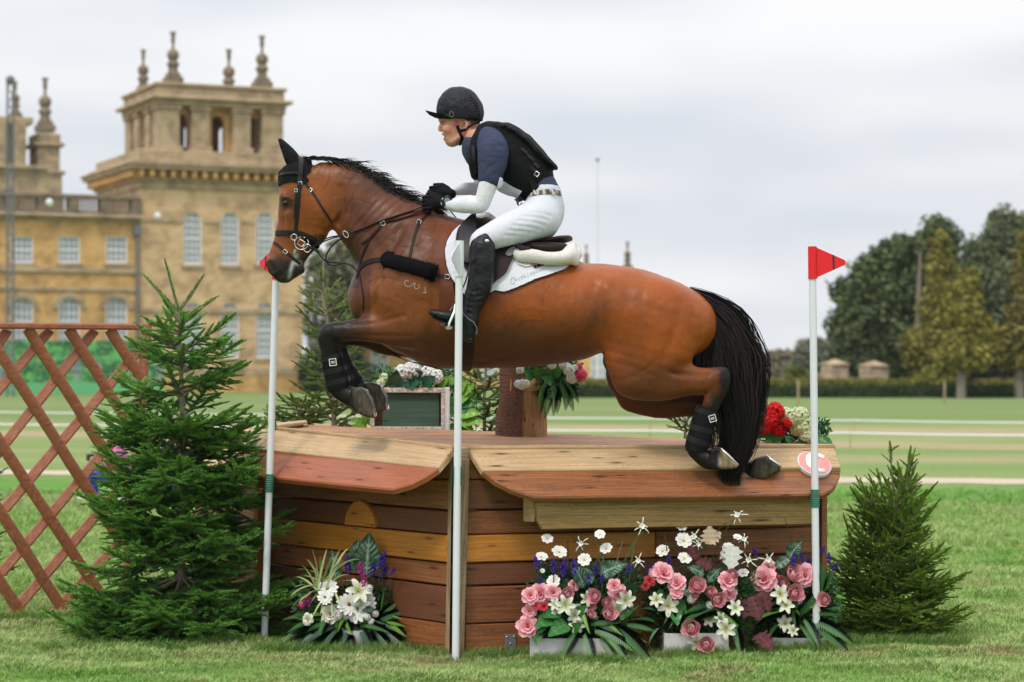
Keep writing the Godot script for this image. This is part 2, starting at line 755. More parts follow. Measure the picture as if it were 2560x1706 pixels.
func wood_texture(sd: int, contrast: float) -> ImageTexture:       # grain runs along u; knots and rays
	var fine := grey_noise(40, 512, 0.06, sd, 5)
	fine.resize(512, 512, Image.INTERPOLATE_CUBIC)
	var broad := grey_noise(128, 128, 0.02, sd + 1, 3)
	broad.resize(512, 512, Image.INTERPOLATE_CUBIC)
	var r := RandomNumberGenerator.new()
	r.seed = sd
	var knots := []
	for k in 9:
		knots.append(Vector3(r.randf() * 512.0, r.randf() * 512.0, r.randf_range(5.0, 11.0)))
	var im := Image.create(512, 512, false, Image.FORMAT_RGB8)
	for y in 512:
		for x in 512:
			var yy := float(y)
			var dark := 0.0
			for k: Vector3 in knots:
				var dx := absf(x - k.x)
				var dy := y - k.y
				if dx > 256.0:
					dx = 512.0 - dx
				var q := sqrt(dx * dx * 0.35 + dy * dy) / k.z
				if q < 5.0:
					yy += dy * 0.6 * exp(-q * q * 0.25)
					dark += exp(-q * q * 1.3) * 0.75 + 0.16 * exp(-q * 0.9) * (0.5 + 0.5 * sin(q * 9.0))
			var g := fine.get_pixel(x, posmod(int(yy), 512)).r
			var b := broad.get_pixel(x, y).r
			var ring := 0.5 + 0.5 * sin((yy * 0.085 + b * 14.0) * TAU * 0.5)
			var t := clampf(0.55 + (g - 0.5) * 1.1 + (b - 0.5) * 0.5 - 0.28 * ring, 0.0, 1.0)
			var f := 1.0 - contrast * (1.0 - t) - clampf(dark, 0.0, 0.75) * 0.8
			f = clampf(f, 0.06, 1.0)
			im.set_pixel(x, y, Color(f, pow(f, 1.12), pow(f, 1.25)).linear_to_srgb())
	return ImageTexture.create_from_image(im)

func spot_texture(sd: int, freq: float, lo: Color, hi: Color, oct := 5, size := 256) -> ImageTexture:
	var a := grey_noise(size, size, freq, sd, oct)
	var im := Image.create(size, size, false, Image.FORMAT_RGB8)
	for y in size:
		for x in size:
			im.set_pixel(x, y, lo.lerp(hi, a.get_pixel(x, y).r).linear_to_srgb())
	return ImageTexture.create_from_image(im)

func relief(sd: int, freq: float, strength: float, oct := 4, ridged := false, size := 256) -> ImageTexture:
	var n := FastNoiseLite.new()
	n.seed = sd
	n.frequency = freq
	n.fractal_octaves = oct
	if ridged:
		n.fractal_type = FastNoiseLite.FRACTAL_RIDGED
	var a := n.get_seamless_image(size, size)
	a.convert(Image.FORMAT_RGBA8)
	a.bump_map_to_normal_map(strength)
	return ImageTexture.create_from_image(a)

func triplanar(m: StandardMaterial3D, per_metre: float, albedo: Texture2D, normal: Texture2D = null, depth := 1.0, world := false) -> StandardMaterial3D:
	m.uv1_triplanar = true
	m.uv1_world_triplanar = world
	m.uv1_scale = Vector3.ONE * per_metre
	if albedo:
		m.albedo_texture = albedo
	if normal:
		m.normal_enabled = true
		m.normal_texture = normal
		m.normal_scale = depth
	return m

func wood(c: Color, tex: Texture2D, rough: float, scale := Vector2(0.7, 2.2)) -> StandardMaterial3D:
	var m := mat(c, rough)
	m.albedo_texture = tex
	m.uv1_scale = Vector3(scale.x, scale.y, 1)
	m.heightmap_enabled = true
	m.heightmap_texture = tex
	m.heightmap_scale = 0.15
	return m

func materials() -> void:
	var w1 := wood_texture(11, 0.5)
	var w2 := wood_texture(29, 0.34)
	var stone_t := spot_texture(5, 0.025, Color(0.4, 0.38, 0.38), Color(1.35, 1.28, 1.12), 6)
	var rough_n := relief(8, 0.06, 4.0)
	var cloth_n := relief(41, 0.22, 3.0, 2)
	var folds_n := relief(17, 0.014, 14.0, 3)
	var hide_n := relief(63, 0.018, 5.0, 5, true)
	var hair_n := relief(77, 0.25, 3.0, 3)
	M.pale_wood = wood(Color(0.64, 0.45, 0.25), w2, 0.75)
	M.red_wood = wood(Color(0.44, 0.125, 0.05), w2, 0.5)
	M.brown_wood = wood(Color(0.36, 0.132, 0.042), w1, 0.5)
	M.dark_wood = wood(Color(0.29, 0.1, 0.034), w1, 0.6)
	M.dark_wood_2 = wood(Color(0.19, 0.065, 0.025), w2, 0.6)
	M.orange_wood = wood(Color(0.6, 0.235, 0.028), w2, 0.5)
	M.olive_wood = wood(Color(0.45, 0.29, 0.11), w1, 0.7, Vector2(0.5, 2.6))
	M.deck_wood = wood(Color(0.58, 0.31, 0.17), w1, 0.75)
	M.grey_wood = wood(Color(0.46, 0.33, 0.2), w1, 0.85)
	M.lattice = triplanar(mat(Color(0.36, 0.135, 0.07), 0.55), 1.6, spot_texture(51, 0.03, Color(0.78, 0.74, 0.72), Color(1.1, 1.05, 1.0)), relief(52, 0.05, 5.0), 0.5)
	M.stone = triplanar(mat(Color(0.66, 0.42, 0.18), 0.9), 0.11, stone_t, rough_n, 0.4)
	M.tower_stone = triplanar(mat(Color(0.66, 0.475, 0.29), 0.9), 0.11, stone_t, rough_n, 0.4)
	M.grey_stone = triplanar(mat(Color(0.48, 0.375, 0.255), 0.9), 0.13, stone_t, rough_n, 0.4)
	M.dark_stone = triplanar(mat(Color(0.24, 0.195, 0.145), 0.9), 0.15, stone_t, rough_n, 0.4)
	M.pier_stone = triplanar(mat(Color(0.5, 0.4, 0.32), 0.9), 0.2, stone_t, rough_n, 0.4)
	M.worn_paint = triplanar(mat(Color(1, 1, 1), 0.7), 4.0, spot_texture(95, 0.03, Color(0.2, 0.13, 0.08), Color(0.85, 0.82, 0.78)))
	M.red_gate = mat(Color(0.13, 0.03, 0.03), 0.7)
	M.white_paint = mat(Color(0.78, 0.79, 0.8), 0.5)
	M.pane = mat(Color(0.42, 0.47, 0.5), 0.15)
	M.dark = mat(Color(0.02, 0.022, 0.025), 0.7)
	M.lead = mat(Color(0.16, 0.17, 0.18), 0.7)
	M.white_plastic = mat(Color(0.74, 0.77, 0.82), 0.35)
	M.red_plastic = mat(Color(0.8, 0.012, 0.02), 0.35)
	M.green_tape = mat(Color(0.004, 0.17, 0.1), 0.4)
	M.white_box = triplanar(mat(Color(0.74, 0.74, 0.75), 0.6), 2.0, spot_texture(91, 0.02, Color(0.86, 0.85, 0.83), Color(1.05, 1.05, 1.05)))
	M.green_board = wood(Color(0.055, 0.12, 0.085), w2, 0.6)
	M.bark = triplanar(mat(Color(0.17, 0.085, 0.055), 0.95), 3.0, spot_texture(71, 0.05, Color(0.5, 0.5, 0.5), Color(1.3, 1.2, 1.15)), relief(72, 0.06, 8.0), 1.0)
	M.log = wood(Color(0.5, 0.29, 0.12), w1, 0.8, Vector2(2.0, 3.0))
	M.twig = mat(Color(0.26, 0.21, 0.155), 0.9)
	M.ground = triplanar(mat(Color(1, 1, 1), 1.0, 0.1), 0.9, spot_texture(31, 0.05, Color(0.62, 0.65, 0.55), Color(1.3, 1.28, 1.35)), null, 1.0, true)
	M.path = triplanar(mat(Color(0.55, 0.47, 0.37), 1.0, 0.1), 0.7, spot_texture(32, 0.06, Color(0.8, 0.8, 0.8), Color(1.15, 1.12, 1.1)))
	M.rope = mat(Color(0.8, 0.82, 0.82), 0.7)
	M.leaf = mat(Color(1, 1, 1), 0.6, 0.35)
	M.leaf.backlight_enabled = true
	M.leaf.backlight = Color(0.35, 0.4, 0.2)
	M.needle = mat(Color(1, 1, 1), 0.55, 0.4)
	M.far_leaf = mat(Color(1, 1, 1), 0.8, 0.2)
	M.blade = mat(Color(1, 1, 1), 0.6, 0.3)
	M.blade.backlight_enabled = true
	M.blade.backlight = Color(0.4, 0.45, 0.2)
	M.petal = mat(Color(1, 1, 1), 0.6, 0.3)
	M.petal.backlight_enabled = true
	M.petal.backlight = Color(0.3, 0.3, 0.3)
	M.gloss_leaf = mat(Color(1, 1, 1), 0.38, 0.5)
	M.coat = triplanar(mat(Color(1, 1, 1), 0.43, 0.3), 2.6, null, hide_n, 0.22)
	M.coat.clearcoat_enabled = true
	M.coat.clearcoat = 0.12
	M.coat.clearcoat_roughness = 0.3
	M.hair = triplanar(mat(Color(1, 1, 1), 0.45, 0.3), 6.0, null, hair_n, 0.3)
	M.eye = mat(Color(0.008, 0.005, 0.004), 0.06)
	M.leather = mat(Color(0.009, 0.009, 0.011), 0.42, 0.4)
	M.brown_leather = triplanar(mat(Color(0.02, 0.011, 0.01), 0.5, 0.28), 9.0, null, cloth_n, 0.12)
	M.boot_leather = triplanar(mat(Color(0.009, 0.01, 0.012), 0.36, 0.4), 3.2, null, folds_n, 0.15)
	M.metal = mat(Color(0.75, 0.74, 0.7), 0.25)
	M.metal.metallic = 1.0
	M.black_cloth = triplanar(mat(Color(0.008, 0.008, 0.01), 0.75, 0.25), 5.0, null, folds_n, 0.4)
	M.helmet_cloth = triplanar(mat(Color(0.012, 0.013, 0.02), 0.55, 0.35), 4.0, null, folds_n, 0.25)
	M.navy_cloth = triplanar(mat(Color(0.028, 0.038, 0.085), 0.85), 3.5, null, folds_n, 0.45)
	M.breeches = triplanar(mat(Color(0.64, 0.66, 0.74), 0.75), 2.0, null, folds_n, 0.14)
	M.sleeve = triplanar(mat(Color(0.7, 0.71, 0.77), 0.75), 4.2, null, folds_n, 0.25)
	M.pad_cloth = triplanar(mat(Color(0.7, 0.72, 0.8), 0.85), 7.0, null, cloth_n, 0.4)
	M.fleece = triplanar(mat(Color(0.78, 0.75, 0.72), 1.0), 5.0, null, relief(88, 0.2, 9.0), 0.9)
	M.black_fleece = triplanar(mat(Color(0.008, 0.008, 0.009), 1.0, 0.2), 6.0, null, relief(89, 0.2, 9.0), 1.0)
	M.skin = mat(Color(1, 1, 1), 0.5, 0.4)
	M.pink = mat(Color(0.75, 0.03, 0.2), 0.5)
	M.watch_face = mat(Color(0.3, 0.42, 0.45), 0.1)

# ---------------------------------------------------------------- ground, paths, ropes
func field_band(x: float, d: float) -> float:       # distance of the mown bands, which run slightly askew across the view
	var s := 0.185 if d < 31.0 else lerpf(0.185, 0.39, clampf((d - 31.0) / 14.0, 0.0, 1.0)) if d < 45.0 else 0.42
	return d + s * x

func bump(v: float, a: float, b: float, soft: float) -> float:
	return smoothstep(a - soft, a + soft, v) * (1.0 - smoothstep(b - soft, b + soft, v))

func grass_color(x: float, d: float) -> Color:
	var e := field_band(x, d)
	var n1 := noise.get_noise_2d(x * 0.35, d * 0.35)
	var n2 := noise.get_noise_2d(x * 1.6 + 40.0, d * 1.6)
	var n3 := noise.get_noise_2d(x * 0.05 + 9.0, d * 0.16)
	var green := Color(0.155, 0.275, 0.065)
	var lush := Color(0.12, 0.27, 0.055)
	var dry := Color(0.33, 0.36, 0.175)
	var tan_c := Color(0.42, 0.335, 0.22)
	var c := green.lerp(dry, clampf(0.32 + n1 * 0.55 + n2 * 0.35, 0.0, 1.0))
	if d > 24.0:
		c = Color(0.2, 0.285, 0.1).lerp(Color(0.3, 0.325, 0.15), clampf(0.45 + n3 * 0.9 + n1 * 0.25, 0.0, 1.0))
	c = c.lerp(lush, bump(e, 26.0, 31.2, 1.2) * clampf(0.75 + n2 * 0.6, 0.0, 1.0))
	var worn := bump(e, 45.8, 50.0, 0.8) + bump(e, 55.4, 61.5, 1.2) + 0.55 * bump(e, 38.0, 44.0, 2.0) * clampf(0.6 + n3 * 2.0, 0.0, 1.0) + 0.7 * bump(e, 82.0, 90.0, 2.0) * float(x < 6.0)
	c = c.lerp(tan_c, clampf(worn * (0.8 + n2 * 0.4 + n1 * 0.3), 0.0, 0.95))
	if d > 62.0:
		c = c.lerp(Color(0.17, 0.24, 0.09), 0.65)
	if d < 24.0:                                     # bare scuffs where horses land
		var bare := clampf((noise.get_noise_2d(x * 0.9 + 70.0, d * 2.6) - 0.28) * 3.0, 0.0, 1.0)
		c = c.lerp(Color(0.33, 0.23, 0.15), bare * 0.7)
		for s: Vector3 in [Vector3(1.88, 12.1, 0.55), Vector3(2.15, 12.2, 0.4), Vector3(2.62, 12.12, 0.45), Vector3(-0.6, 11.8, 0.35), Vector3(-1.98, 17.6, 0.3), Vector3(-2.4, 19.0, 0.8)]:
			var q := Vector2((x - s.x) / s.z, (d - s.y) / 0.14).length()
			c = c.lerp(Color(0.26, 0.165, 0.1), 0.65 * clampf(1.2 - q + n2 * 0.9, 0.0, 1.0))
	return c

func ground() -> void:
	var mb := MB.new()
	var rows := PackedFloat32Array()
	var d := 3.0
	while d < 2600.0:
		rows.append(d)
		d *= 1.012 if d < 140.0 else 1.12
	var cols := 110
	for r in rows.size():
		for k in cols + 1:
			var x := (float(k) / cols - 0.5) * (rows[r] * 1.3 + 16.0)
			mb.col = grass_color(x, rows[r])
			mb.put(Vector3(x, 0, -rows[r]), Vector3.UP)
	for r in rows.size() - 1:
		for k in cols:
			var q := r * (cols + 1) + k
			mb.tri_i(q, q + 1, q + cols + 2)
			mb.tri_i(q, q + cols + 2, q + cols + 1)
	struct("ground", mb.mesh(), M.ground)
	var pb := MB.new()
	var l := PackedVector3Array()
	var rr := PackedVector3Array()
	for k in 121:
		var x := -13.0 + k * 0.22
		var dd := 31.9 - 0.185 * x
		var wob := noise.get_noise_2d(x * 1.3, 5.0) * 0.3
		l.append(Vector3(x, 0.006, -(dd - 0.75 + wob + noise.get_noise_2d(x * 6.0, 1.0) * 0.12)))
		rr.append(Vector3(x, 0.006, -(dd + 0.75 - wob * 0.5 + noise.get_noise_2d(x * 6.0, 9.0) * 0.12)))
	pb.strip(rr, l)
	struct("path", pb.mesh(), M.path)
	# white course ropes on thin stakes
	for rope in [[-15.0, 62.1, 12.5, 49.7, "white course rope stretched across the far field, the farther one"], [-12.0, 49.1, 10.0, 40.5, "white course rope stretched across the field, the nearer one"]]:
		var a := Vector3(rope[0], 0.33, -rope[1])
		var b := Vector3(rope[2], 0.33, -rope[3])
		var t := thing("course_rope", rope[4], "rope", Vector3(rope[0], 0, -rope[1]), "white ropes marking the course")
		var rb := MB.new()
		var pts := PackedVector3Array()
		var rad := PackedFloat32Array()
		for k in 61:
			var f := k / 60.0
			pts.append(a.lerp(b, f) - Vector3(0, 0.015 * sin(PI * fmod(f * 6.0, 1.0)), 0))
			rad.append(0.02)
		rb.tube(pts, rad, 6)
		wpart(t, "rope", rb, M.rope)
		for k in 7:
			var p := a.lerp(b, k / 6.0)
			var sb := MB.new()
			sb.tube(PackedVector3Array([Vector3(p.x, -0.1, p.z), Vector3(p.x, 0.42, p.z)]), PackedFloat32Array([0.012, 0.012]), 6)
			wpart(t, "stake", sb, M.grey_stone)

# ---------------------------------------------------------------- the palace
const TOWER := Vector3(-22.4, 0, -135.0)
var ux := Vector3(cos(deg_to_rad(24.5)), 0, -sin(deg_to_rad(24.5)))
var un := Vector3(sin(deg_to_rad(24.5)), 0, cos(deg_to_rad(24.5)))

func facade(px: float) -> float:                    # how far along the front the sight line through a column of the photograph meets it
	var k := (px - 1280.0) / FOCAL
	return (k * 135.0 + 22.4) / (ux.x + k * ux.z)

func height_at(py: float, s: float) -> float:
	return EYE + (HORIZON - py) / FOCAL * (135.0 - ux.z * s)

func wall_piece(mb: MB, s0: float, s1: float, y0: float, y1: float, z0: float, z1: float, cham := 0.0) -> void:      # a block in the palace's axes: along, up, outwards
	mb.box(Transform3D(Basis(ux, Vector3.UP, un), TOWER + ux * (s0 + s1) * 0.5 + Vector3.UP * (y0 + y1) * 0.5 + un * (z0 + z1) * 0.5), Vector3(s1 - s0, y1 - y0, absf(z1 - z0)), cham)

func arch_outline(w: float, y0: float, y1: float, round_top: bool) -> PackedVector2Array:
	var p := PackedVector2Array([Vector2(-w / 2, y0), Vector2(w / 2, y0)])
	if round_top:
		for k in 13:
			var a := PI * k / 12.0
			p.append(Vector2(cos(a) * w / 2, y1 - w / 2 + sin(a) * w / 2))
	else:
		p.append(Vector2(w / 2, y1))
		p.append(Vector2(-w / 2, y1))
	return p

func window_at(par: Node3D, s: float, w: float, y0: float, y1: float, round_top: bool, cols: int, rows: int, pane_mat: Material) -> void:
	var x := Transform3D(Basis(ux, Vector3.UP, un), TOWER + ux * s)
	var outer := arch_outline(w, y0, y1, round_top)
	var pane := MB.new()
	pane.plate(outer, x.translated_local(Vector3(0, 0, -0.28)), 0.05)
	var win := wpart(par, "window", pane, pane_mat)
	var bars := MB.new()
	var fx := x.translated_local(Vector3(0, 0, -0.16))
	var inner := PackedVector2Array()
	for k in outer.size():
		var q := outer[k]
		inner.append(Vector2(q.x * (1.0 - 0.2 / w), clampf(q.y, y0 + 0.14, y1 - 0.1)))
	for k in outer.size():
		var k2 := (k + 1) % outer.size()
		var z := Vector3(0, 0, 0.09)
		bars.hexa([fx * v3(outer[k]), fx * v3(outer[k2]), fx * v3(inner[k]), fx * v3(inner[k2]), fx * (v3(outer[k]) + z), fx * (v3(outer[k2]) + z), fx * (v3(inner[k]) + z), fx * (v3(inner[k2]) + z)])
	for k in range(1, cols):
		bars.box(fx.translated_local(Vector3(-w / 2 + w * k / cols, (y0 + y1) / 2, 0.0)), Vector3(0.06, y1 - y0 - 0.1, 0.05))
	for k in range(1, rows):
		bars.box(fx.translated_local(Vector3(0, y0 + (y1 - y0) * k / rows, 0.002)), Vector3(w - 0.1, 0.06 if k * 2 != rows else 0.11, 0.055))
	wpart(win, "frame", bars, M.white_paint)
	var sill := MB.new()
	wall_piece(sill, s - w / 2 - 0.15, s + w / 2 + 0.15, y0 - 0.22, y0, -0.3, 0.14, 0.02)
	wpart(win, "sill", sill, M.grey_stone)

func v3(q: Vector2, z := 0.0) -> Vector3:
	return Vector3(q.x, q.y, z)

func wall_with_openings(mb: MB, s0: float, s1: float, y0: float, y1: float, thick: float, open: Array) -> void:    # openings: [s, w, y0, y1, arched] in one column must not overlap
	var edges := [s0]
	var cols := {}
	for o in open:
		if not cols.has(o[0]):
			cols[o[0]] = []
		cols[o[0]].append(o)
	var keys := cols.keys()
	keys.sort()
	var at := s0
	for k in keys:
		var list: Array = cols[k]
		list.sort_custom(func(a, b): return a[2] < b[2])
		var w: float = list[0][1]
		wall_piece(mb, at, k - w / 2, y0, y1, -thick, 0)
		var y := y0
		for o in list:
			wall_piece(mb, k - w / 2, k + w / 2, y, o[2], -thick, 0)
			if o[4]:
				var x := Transform3D(Basis(ux, Vector3.UP, un), TOWER + ux * k)
				for sgn in [-1.0, 1.0]:
					var p := PackedVector2Array([Vector2(sgn * w / 2, o[3])])
					for j in 8:
						var a := PI / 2 * j / 7.0
						p.append(Vector2(sgn * cos(a) * w / 2, o[3] - w / 2 + sin(a) * w / 2))
					mb.plate(p, x, thick)
			y = o[3]
		wall_piece(mb, k - w / 2, k + w / 2, y, y1, -thick, 0)
		at = k + w / 2
	wall_piece(mb, at, s1, y0, y1, -thick, 0)

func finial(par: Node3D, base: Vector3, h: float) -> void:
	var f := MB.new()
	var x := Transform3D(Basis(ux, Vector3.UP, un), base)
	f.box(x.translated_local(Vector3(0, h * 0.06, 0)), Vector3(h * 0.33, h * 0.12, h * 0.33), 0.03)
	f.box(x.translated_local(Vector3(0, h * 0.155, 0)), Vector3(h * 0.25, h * 0.08, h * 0.25), 0.03)
	f.lathe(PackedVector2Array([Vector2(h * 0.115, h * 0.19), Vector2(h * 0.1, h * 0.24), Vector2(h * 0.085, h * 0.31), Vector2(h * 0.12, h * 0.36), Vector2(h * 0.125, h * 0.39), Vector2(h * 0.08, h * 0.43), Vector2(h * 0.085, h * 0.46)]), x, 14)
	for k in 4:
		var a := PI / 2 * k + PI / 4
		f.ball(x.translated_local(Vector3(cos(a) * h * 0.095, h * 0.37, sin(a) * h * 0.095)).scaled_local(Vector3(h * 0.035, h * 0.055, h * 0.035)), 6, 8)
	f.ball(x.translated_local(Vector3(0, h * 0.555, 0)).scaled_local(Vector3.ONE * h * 0.12), 10, 14)
	f.lathe(PackedVector2Array([Vector2(h * 0.02, h * 0.65), Vector2(h * 0.032, h * 0.7), Vector2(h * 0.022, h * 0.74), Vector2(h * 0.045, h * 0.85), Vector2(h * 0.036, h * 0.9), Vector2(h * 0.066, h * 1.0), Vector2(0.0, h * 0.985)]), x, 12)
	wpart(par, "finial", f, M.dark_stone)

func belvedere(par: Node3D, s0: float, s1: float, zb: float, y0: float, y1: float) -> void:      # open arcaded top with paired piers on every side
	var mid_s := (s0 + s1) / 2
	var w := s1 - s0
	for side in 4:
		var basis := Basis(Vector3.UP, PI / 2 * side) 
		var x := Transform3D(Basis(ux, Vector3.UP, un), TOWER + ux * mid_s + un * (zb - w / 2)) * Transform3D(basis, Vector3.ZERO)
		# piers: two at the corners and two inside, arches between them
		for f in [-0.5, -0.165, 0.165, 0.5]:
			var corner: bool = absf(f) > 0.4
			var pw := w * (0.17 if corner else 0.14)
			if corner and f > 0.0:
				pass
			var p := MB.new()
			var px: float = f * w - signf(f) * (pw * 0.5 if corner else 0.0)
			p.box(x.translated_local(Vector3(px, (y0 + y1) / 2, w / 2 - pw * 0.5)), Vector3(pw - 0.01 * side, y1 - y0, pw - 0.012 * side), 0.04)
			p.box(x.translated_local(Vector3(px, y0 + 0.2, w / 2 - pw * 0.5)), Vector3(pw + 0.3 - 0.01 * side, 0.4, pw + 0.3 - 0.01 * side), 0.04)
			p.box(x.translated_local(Vector3(px, y1 - 0.16, w / 2 - pw * 0.5)), Vector3(pw + 0.22 - 0.01 * side, 0.3, pw + 0.22 - 0.01 * side), 0.04)
			wpart(par, "pier", p, M.grey_stone)
		for f in [-0.29, 0.0, 0.29]:
			var a := MB.new()
			var ow := w * 0.1
			var bay := w * 0.2
			var yt := y1 - (y1 - y0) * 0.16
			for sgn in [-1.0, 1.0]:
				var q := PackedVector2Array([Vector2(sgn * bay / 2, y0), Vector2(sgn * ow / 2, y0)])
				for j in 8:
					var t := PI / 2 * j / 7.0
					q.append(Vector2(sgn * cos(t) * ow / 2, yt - ow / 2 + sin(t) * ow / 2))
				q.append(Vector2(0, y1))
				q.append(Vector2(sgn * bay / 2, y1))
				a.plate(q, x.translated_local(Vector3(f * w, 0, w / 2 - w * 0.09)), 0.5)
			wpart(par, "arch", a, M.stone)
	var e := MB.new()
	wall_piece(e, s0 - 0.15, s1 + 0.15, y1, y1 + 0.32, zb - w - 0.15, zb + 0.15, 0.03)
	wall_piece(e, s0 - 0.5, s1 + 0.5, y1 + 0.32, y1 + 0.55, zb - w - 0.5, zb + 0.5, 0.06)
	wall_piece(e, s0 - 0.05, s1 + 0.05, y1 + 0.55, y1 + 1.15, zb - w - 0.05, zb + 0.05, 0.03)
	wall_piece(e, s0 - 0.2, s1 + 0.2, y1 + 1.15, y1 + 1.35, zb - w - 0.2, zb + 0.2, 0.04)
	wpart(par, "entablature", e, M.grey_stone)

func palace() -> void:
	var b := thing("palace", "honey stone palace wing with square corner tower topped by four finials", "building", TOWER)
	var w := 10.3
	var gy := 0.0
	# tower body
	var sw := facade(481.0)
	var cols := [facade(481.0), facade(574.5), facade(662.0)]
	var open := []
	for s: float in cols:
		open.append([s, 1.16, height_at(895.0, s), height_at(756.0, s), true])
		open.append([s, 1.16, height_at(662.0, s), height_at(530.0, s), true])
	var y_corn := height_at(470.0, 0.0)
	var front := MB.new()
	wall_with_openings(front, 0.0, w, gy - 0.5, y_corn, 0.6, open)
	wpart(b, "wall", front, M.tower_stone)
	var rest := MB.new()
	var back := Transform3D(Basis(ux, Vector3.UP, un), TOWER + ux * w / 2 - un * (w / 2 + 0.3))
	rest.box(back.translated_local(Vector3(-w / 2 + 0.3, y_corn / 2, 0)), Vector3(0.6, y_corn, w - 0.6))
	rest.box(back.translated_local(Vector3(w / 2 - 0.3, y_corn / 2, 0)), Vector3(0.6, y_corn, w - 0.6))
	rest.box(back.translated_local(Vector3(0, y_corn / 2, -w / 2 + 0.6)), Vector3(w - 1.2, y_corn, 0.6))
	rest.box(back.translated_local(Vector3(0, y_corn / 2, 0)), Vector3(w - 4.0, y_corn - 0.4, w - 4.0))
	wpart(b, "wall", rest, M.grey_stone)
	for o in open:
		window_at(b, o[0], o[1], o[2], o[3], true, 4, 8, M.pane)
	var trim := MB.new()
	for y in [[height_at(775.0, 5.0), 0.22, 0.1], [height_at(925.0, 5.0), 0.35, 0.28]]:
		wall_piece(trim, -0.0 - y[2], w + y[2], y[0] - y[1], y[0] + y[1] * 0.4, -w - y[2], y[2], 0.03)
	var last := -0.08
	for s: float in cols + [w + 0.78]:
		wall_piece(trim, last, s - 0.7, height_at(560.0, 5.0), height_at(550.0, 5.0), -0.3, 0.08, 0.02)
		last = s + 0.7
	wpart(b, "string_course", trim, M.grey_stone)
	var plinth := MB.new()
	wall_piece(plinth, -0.25, w + 0.25, -0.5, height_at(930.0, 5.0) - 0.01, -w - 0.25, 0.25, 0.03)
	wpart(b, "plinth", plinth, M.stone)
	# great cornice on brackets
	var yc := y_corn
	var corn := MB.new()
	wall_piece(corn, -0.12, w + 0.12, yc, yc + 0.45, -w - 0.12, 0.12, 0.03)
	wall_piece(corn, -0.3, w + 0.3, yc + 0.45, yc + 0.62, -w - 0.3, 0.3, 0.03)
	wall_piece(corn, -0.85, w + 0.85, yc + 1.12, yc + 1.35, -w - 0.85, 0.85, 0.04)
	wall_piece(corn, -0.98, w + 0.98, yc + 1.35, yc + 1.52, -w - 0.98, 0.98, 0.05)
	wall_piece(corn, -0.6, w + 0.6, yc + 1.52, yc + 1.75, -w - 0.6, 0.6, 0.1)
	wall_piece(corn, -0.15, w + 0.15, yc + 1.75, yc + 2.35, -w - 0.15, 0.15, 0.05)
	wpart(b, "cornice", corn, M.grey_stone)
	var frieze := MB.new()
	wall_piece(frieze, -0.1, w + 0.1, yc + 0.62, yc + 1.12, -w - 0.1, 0.1)
	wpart(b, "frieze", frieze, M.stone)
	for k in 17:
		var br := MB.new()
		var s := -0.1 + (w + 0.2) * k / 16.0
		wall_piece(br, s - 0.15, s + 0.15, yc + 0.63, yc + 1.115, 0.1, 0.7, 0.06)
		wpart(b, "bracket", br, M.stone)
		var br2 := MB.new()
		br2.box(Transform3D(Basis(ux, Vector3.UP, un), TOWER - un * (-0.1 + (w + 0.2) * k / 16.0) - ux * 0.4 + Vector3.UP * (yc + 0.87)), Vector3(0.6, 0.485, 0.3), 0.06)
		wpart(b, "bracket", br2, M.stone)
	# arcaded top stage
	var s0 := 1.3
	var s1 := 9.3
	var inset := -0.75
	var y0 := yc + 2.35
	belvedere(b, s0, s1, inset, y0, height_at(262.0, 4.0))
	var yt := height_at(262.0, 4.0) + 1.35
	var bw := s1 - s0
	for q in [[1.1, -0.6, 70.0, 1.5], [6.8, -0.6, 82.0, 8.0], [1.1, 0.5 - bw, 78.0, 1.5], [6.8, 0.5 - bw, 80.0, 8.0]]:
		finial(b, TOWER + ux * (s0 + q[0]) + un * (inset + q[1]) + Vector3.UP * yt, height_at(q[2], q[3]) - yt)
	# lower wing to the left
	var wl := -14.0
	var wopen := []
	for px: float in [55.0, 172.5, 291.0]:
		var s := facade(px)
		wopen.append([s, 1.3, height_at(862.0, s), height_at(745.0, s), true])
		wopen.append([s, 1.3, height_at(658.0, s), height_at(591.0, s), false])
	var yw := height_at(553.0, -4.0)
	var wing := MB.new()
	wall_with_openings(wing, wl, -0.02, -0.5, yw, 0.6, wopen)
	wpart(b, "wall", wing, M.stone)
	var wing_back := MB.new()
	wall_piece(wing_back, wl, -0.02, -0.5, yw - 0.01, -9.0, -2.5)
	wall_piece(wing_back, wl, -0.02, yw - 0.6, yw - 0.02, -2.5, -0.6)
	wpart(b, "wall", wing_back, M.grey_stone)
	for k in wopen.size():
		var o: Array = wopen[k]
		window_at(b, o[0], o[1], o[2], o[3], o[4], 4, 6 if o[4] else 4, M.pane)
		if o[4]:
			var sr := MB.new()
			var x := Transform3D(Basis(ux, Vector3.UP, un), TOWER + ux * float(o[0]))
			for j in 14:
				var a0 := PI * j / 14.0
				var a1 := PI * (j + 1) / 14.0
				var q := []
				for z in [0.0, 0.1]:
					for rr: float in [0.67, 1.0]:
						for a: float in [a0 + 0.01, a1 - 0.01]:
							q.append(x * Vector3(cos(a) * rr, float(o[3]) - 0.65 + sin(a) * rr, z))
				sr.hexa(q)
			wpart(b, "arch_surround", sr, M.grey_stone)
	var wc := MB.new()
	wall_piece(wc, wl, -0.02, yw, yw + 0.2, -9.0, 0.15, 0.03)
	wall_piece(wc, wl, -0.02, yw + 0.2, yw + 0.4, -9.0, 0.55, 0.05)
	var sill_y := height_at(672.0, -4.0)
	wall_piece(wc, wl, -0.02, sill_y - 0.25, sill_y + 0.05, -0.3, 0.16, 0.03)
	wall_piece(wc, wl, -0.02, sill_y - 1.35, sill_y - 1.1, -0.3, 0.12, 0.03)
	wpart(b, "cornice", wc, M.grey_stone)
	var para := MB.new()
	var py0 := yw + 0.4
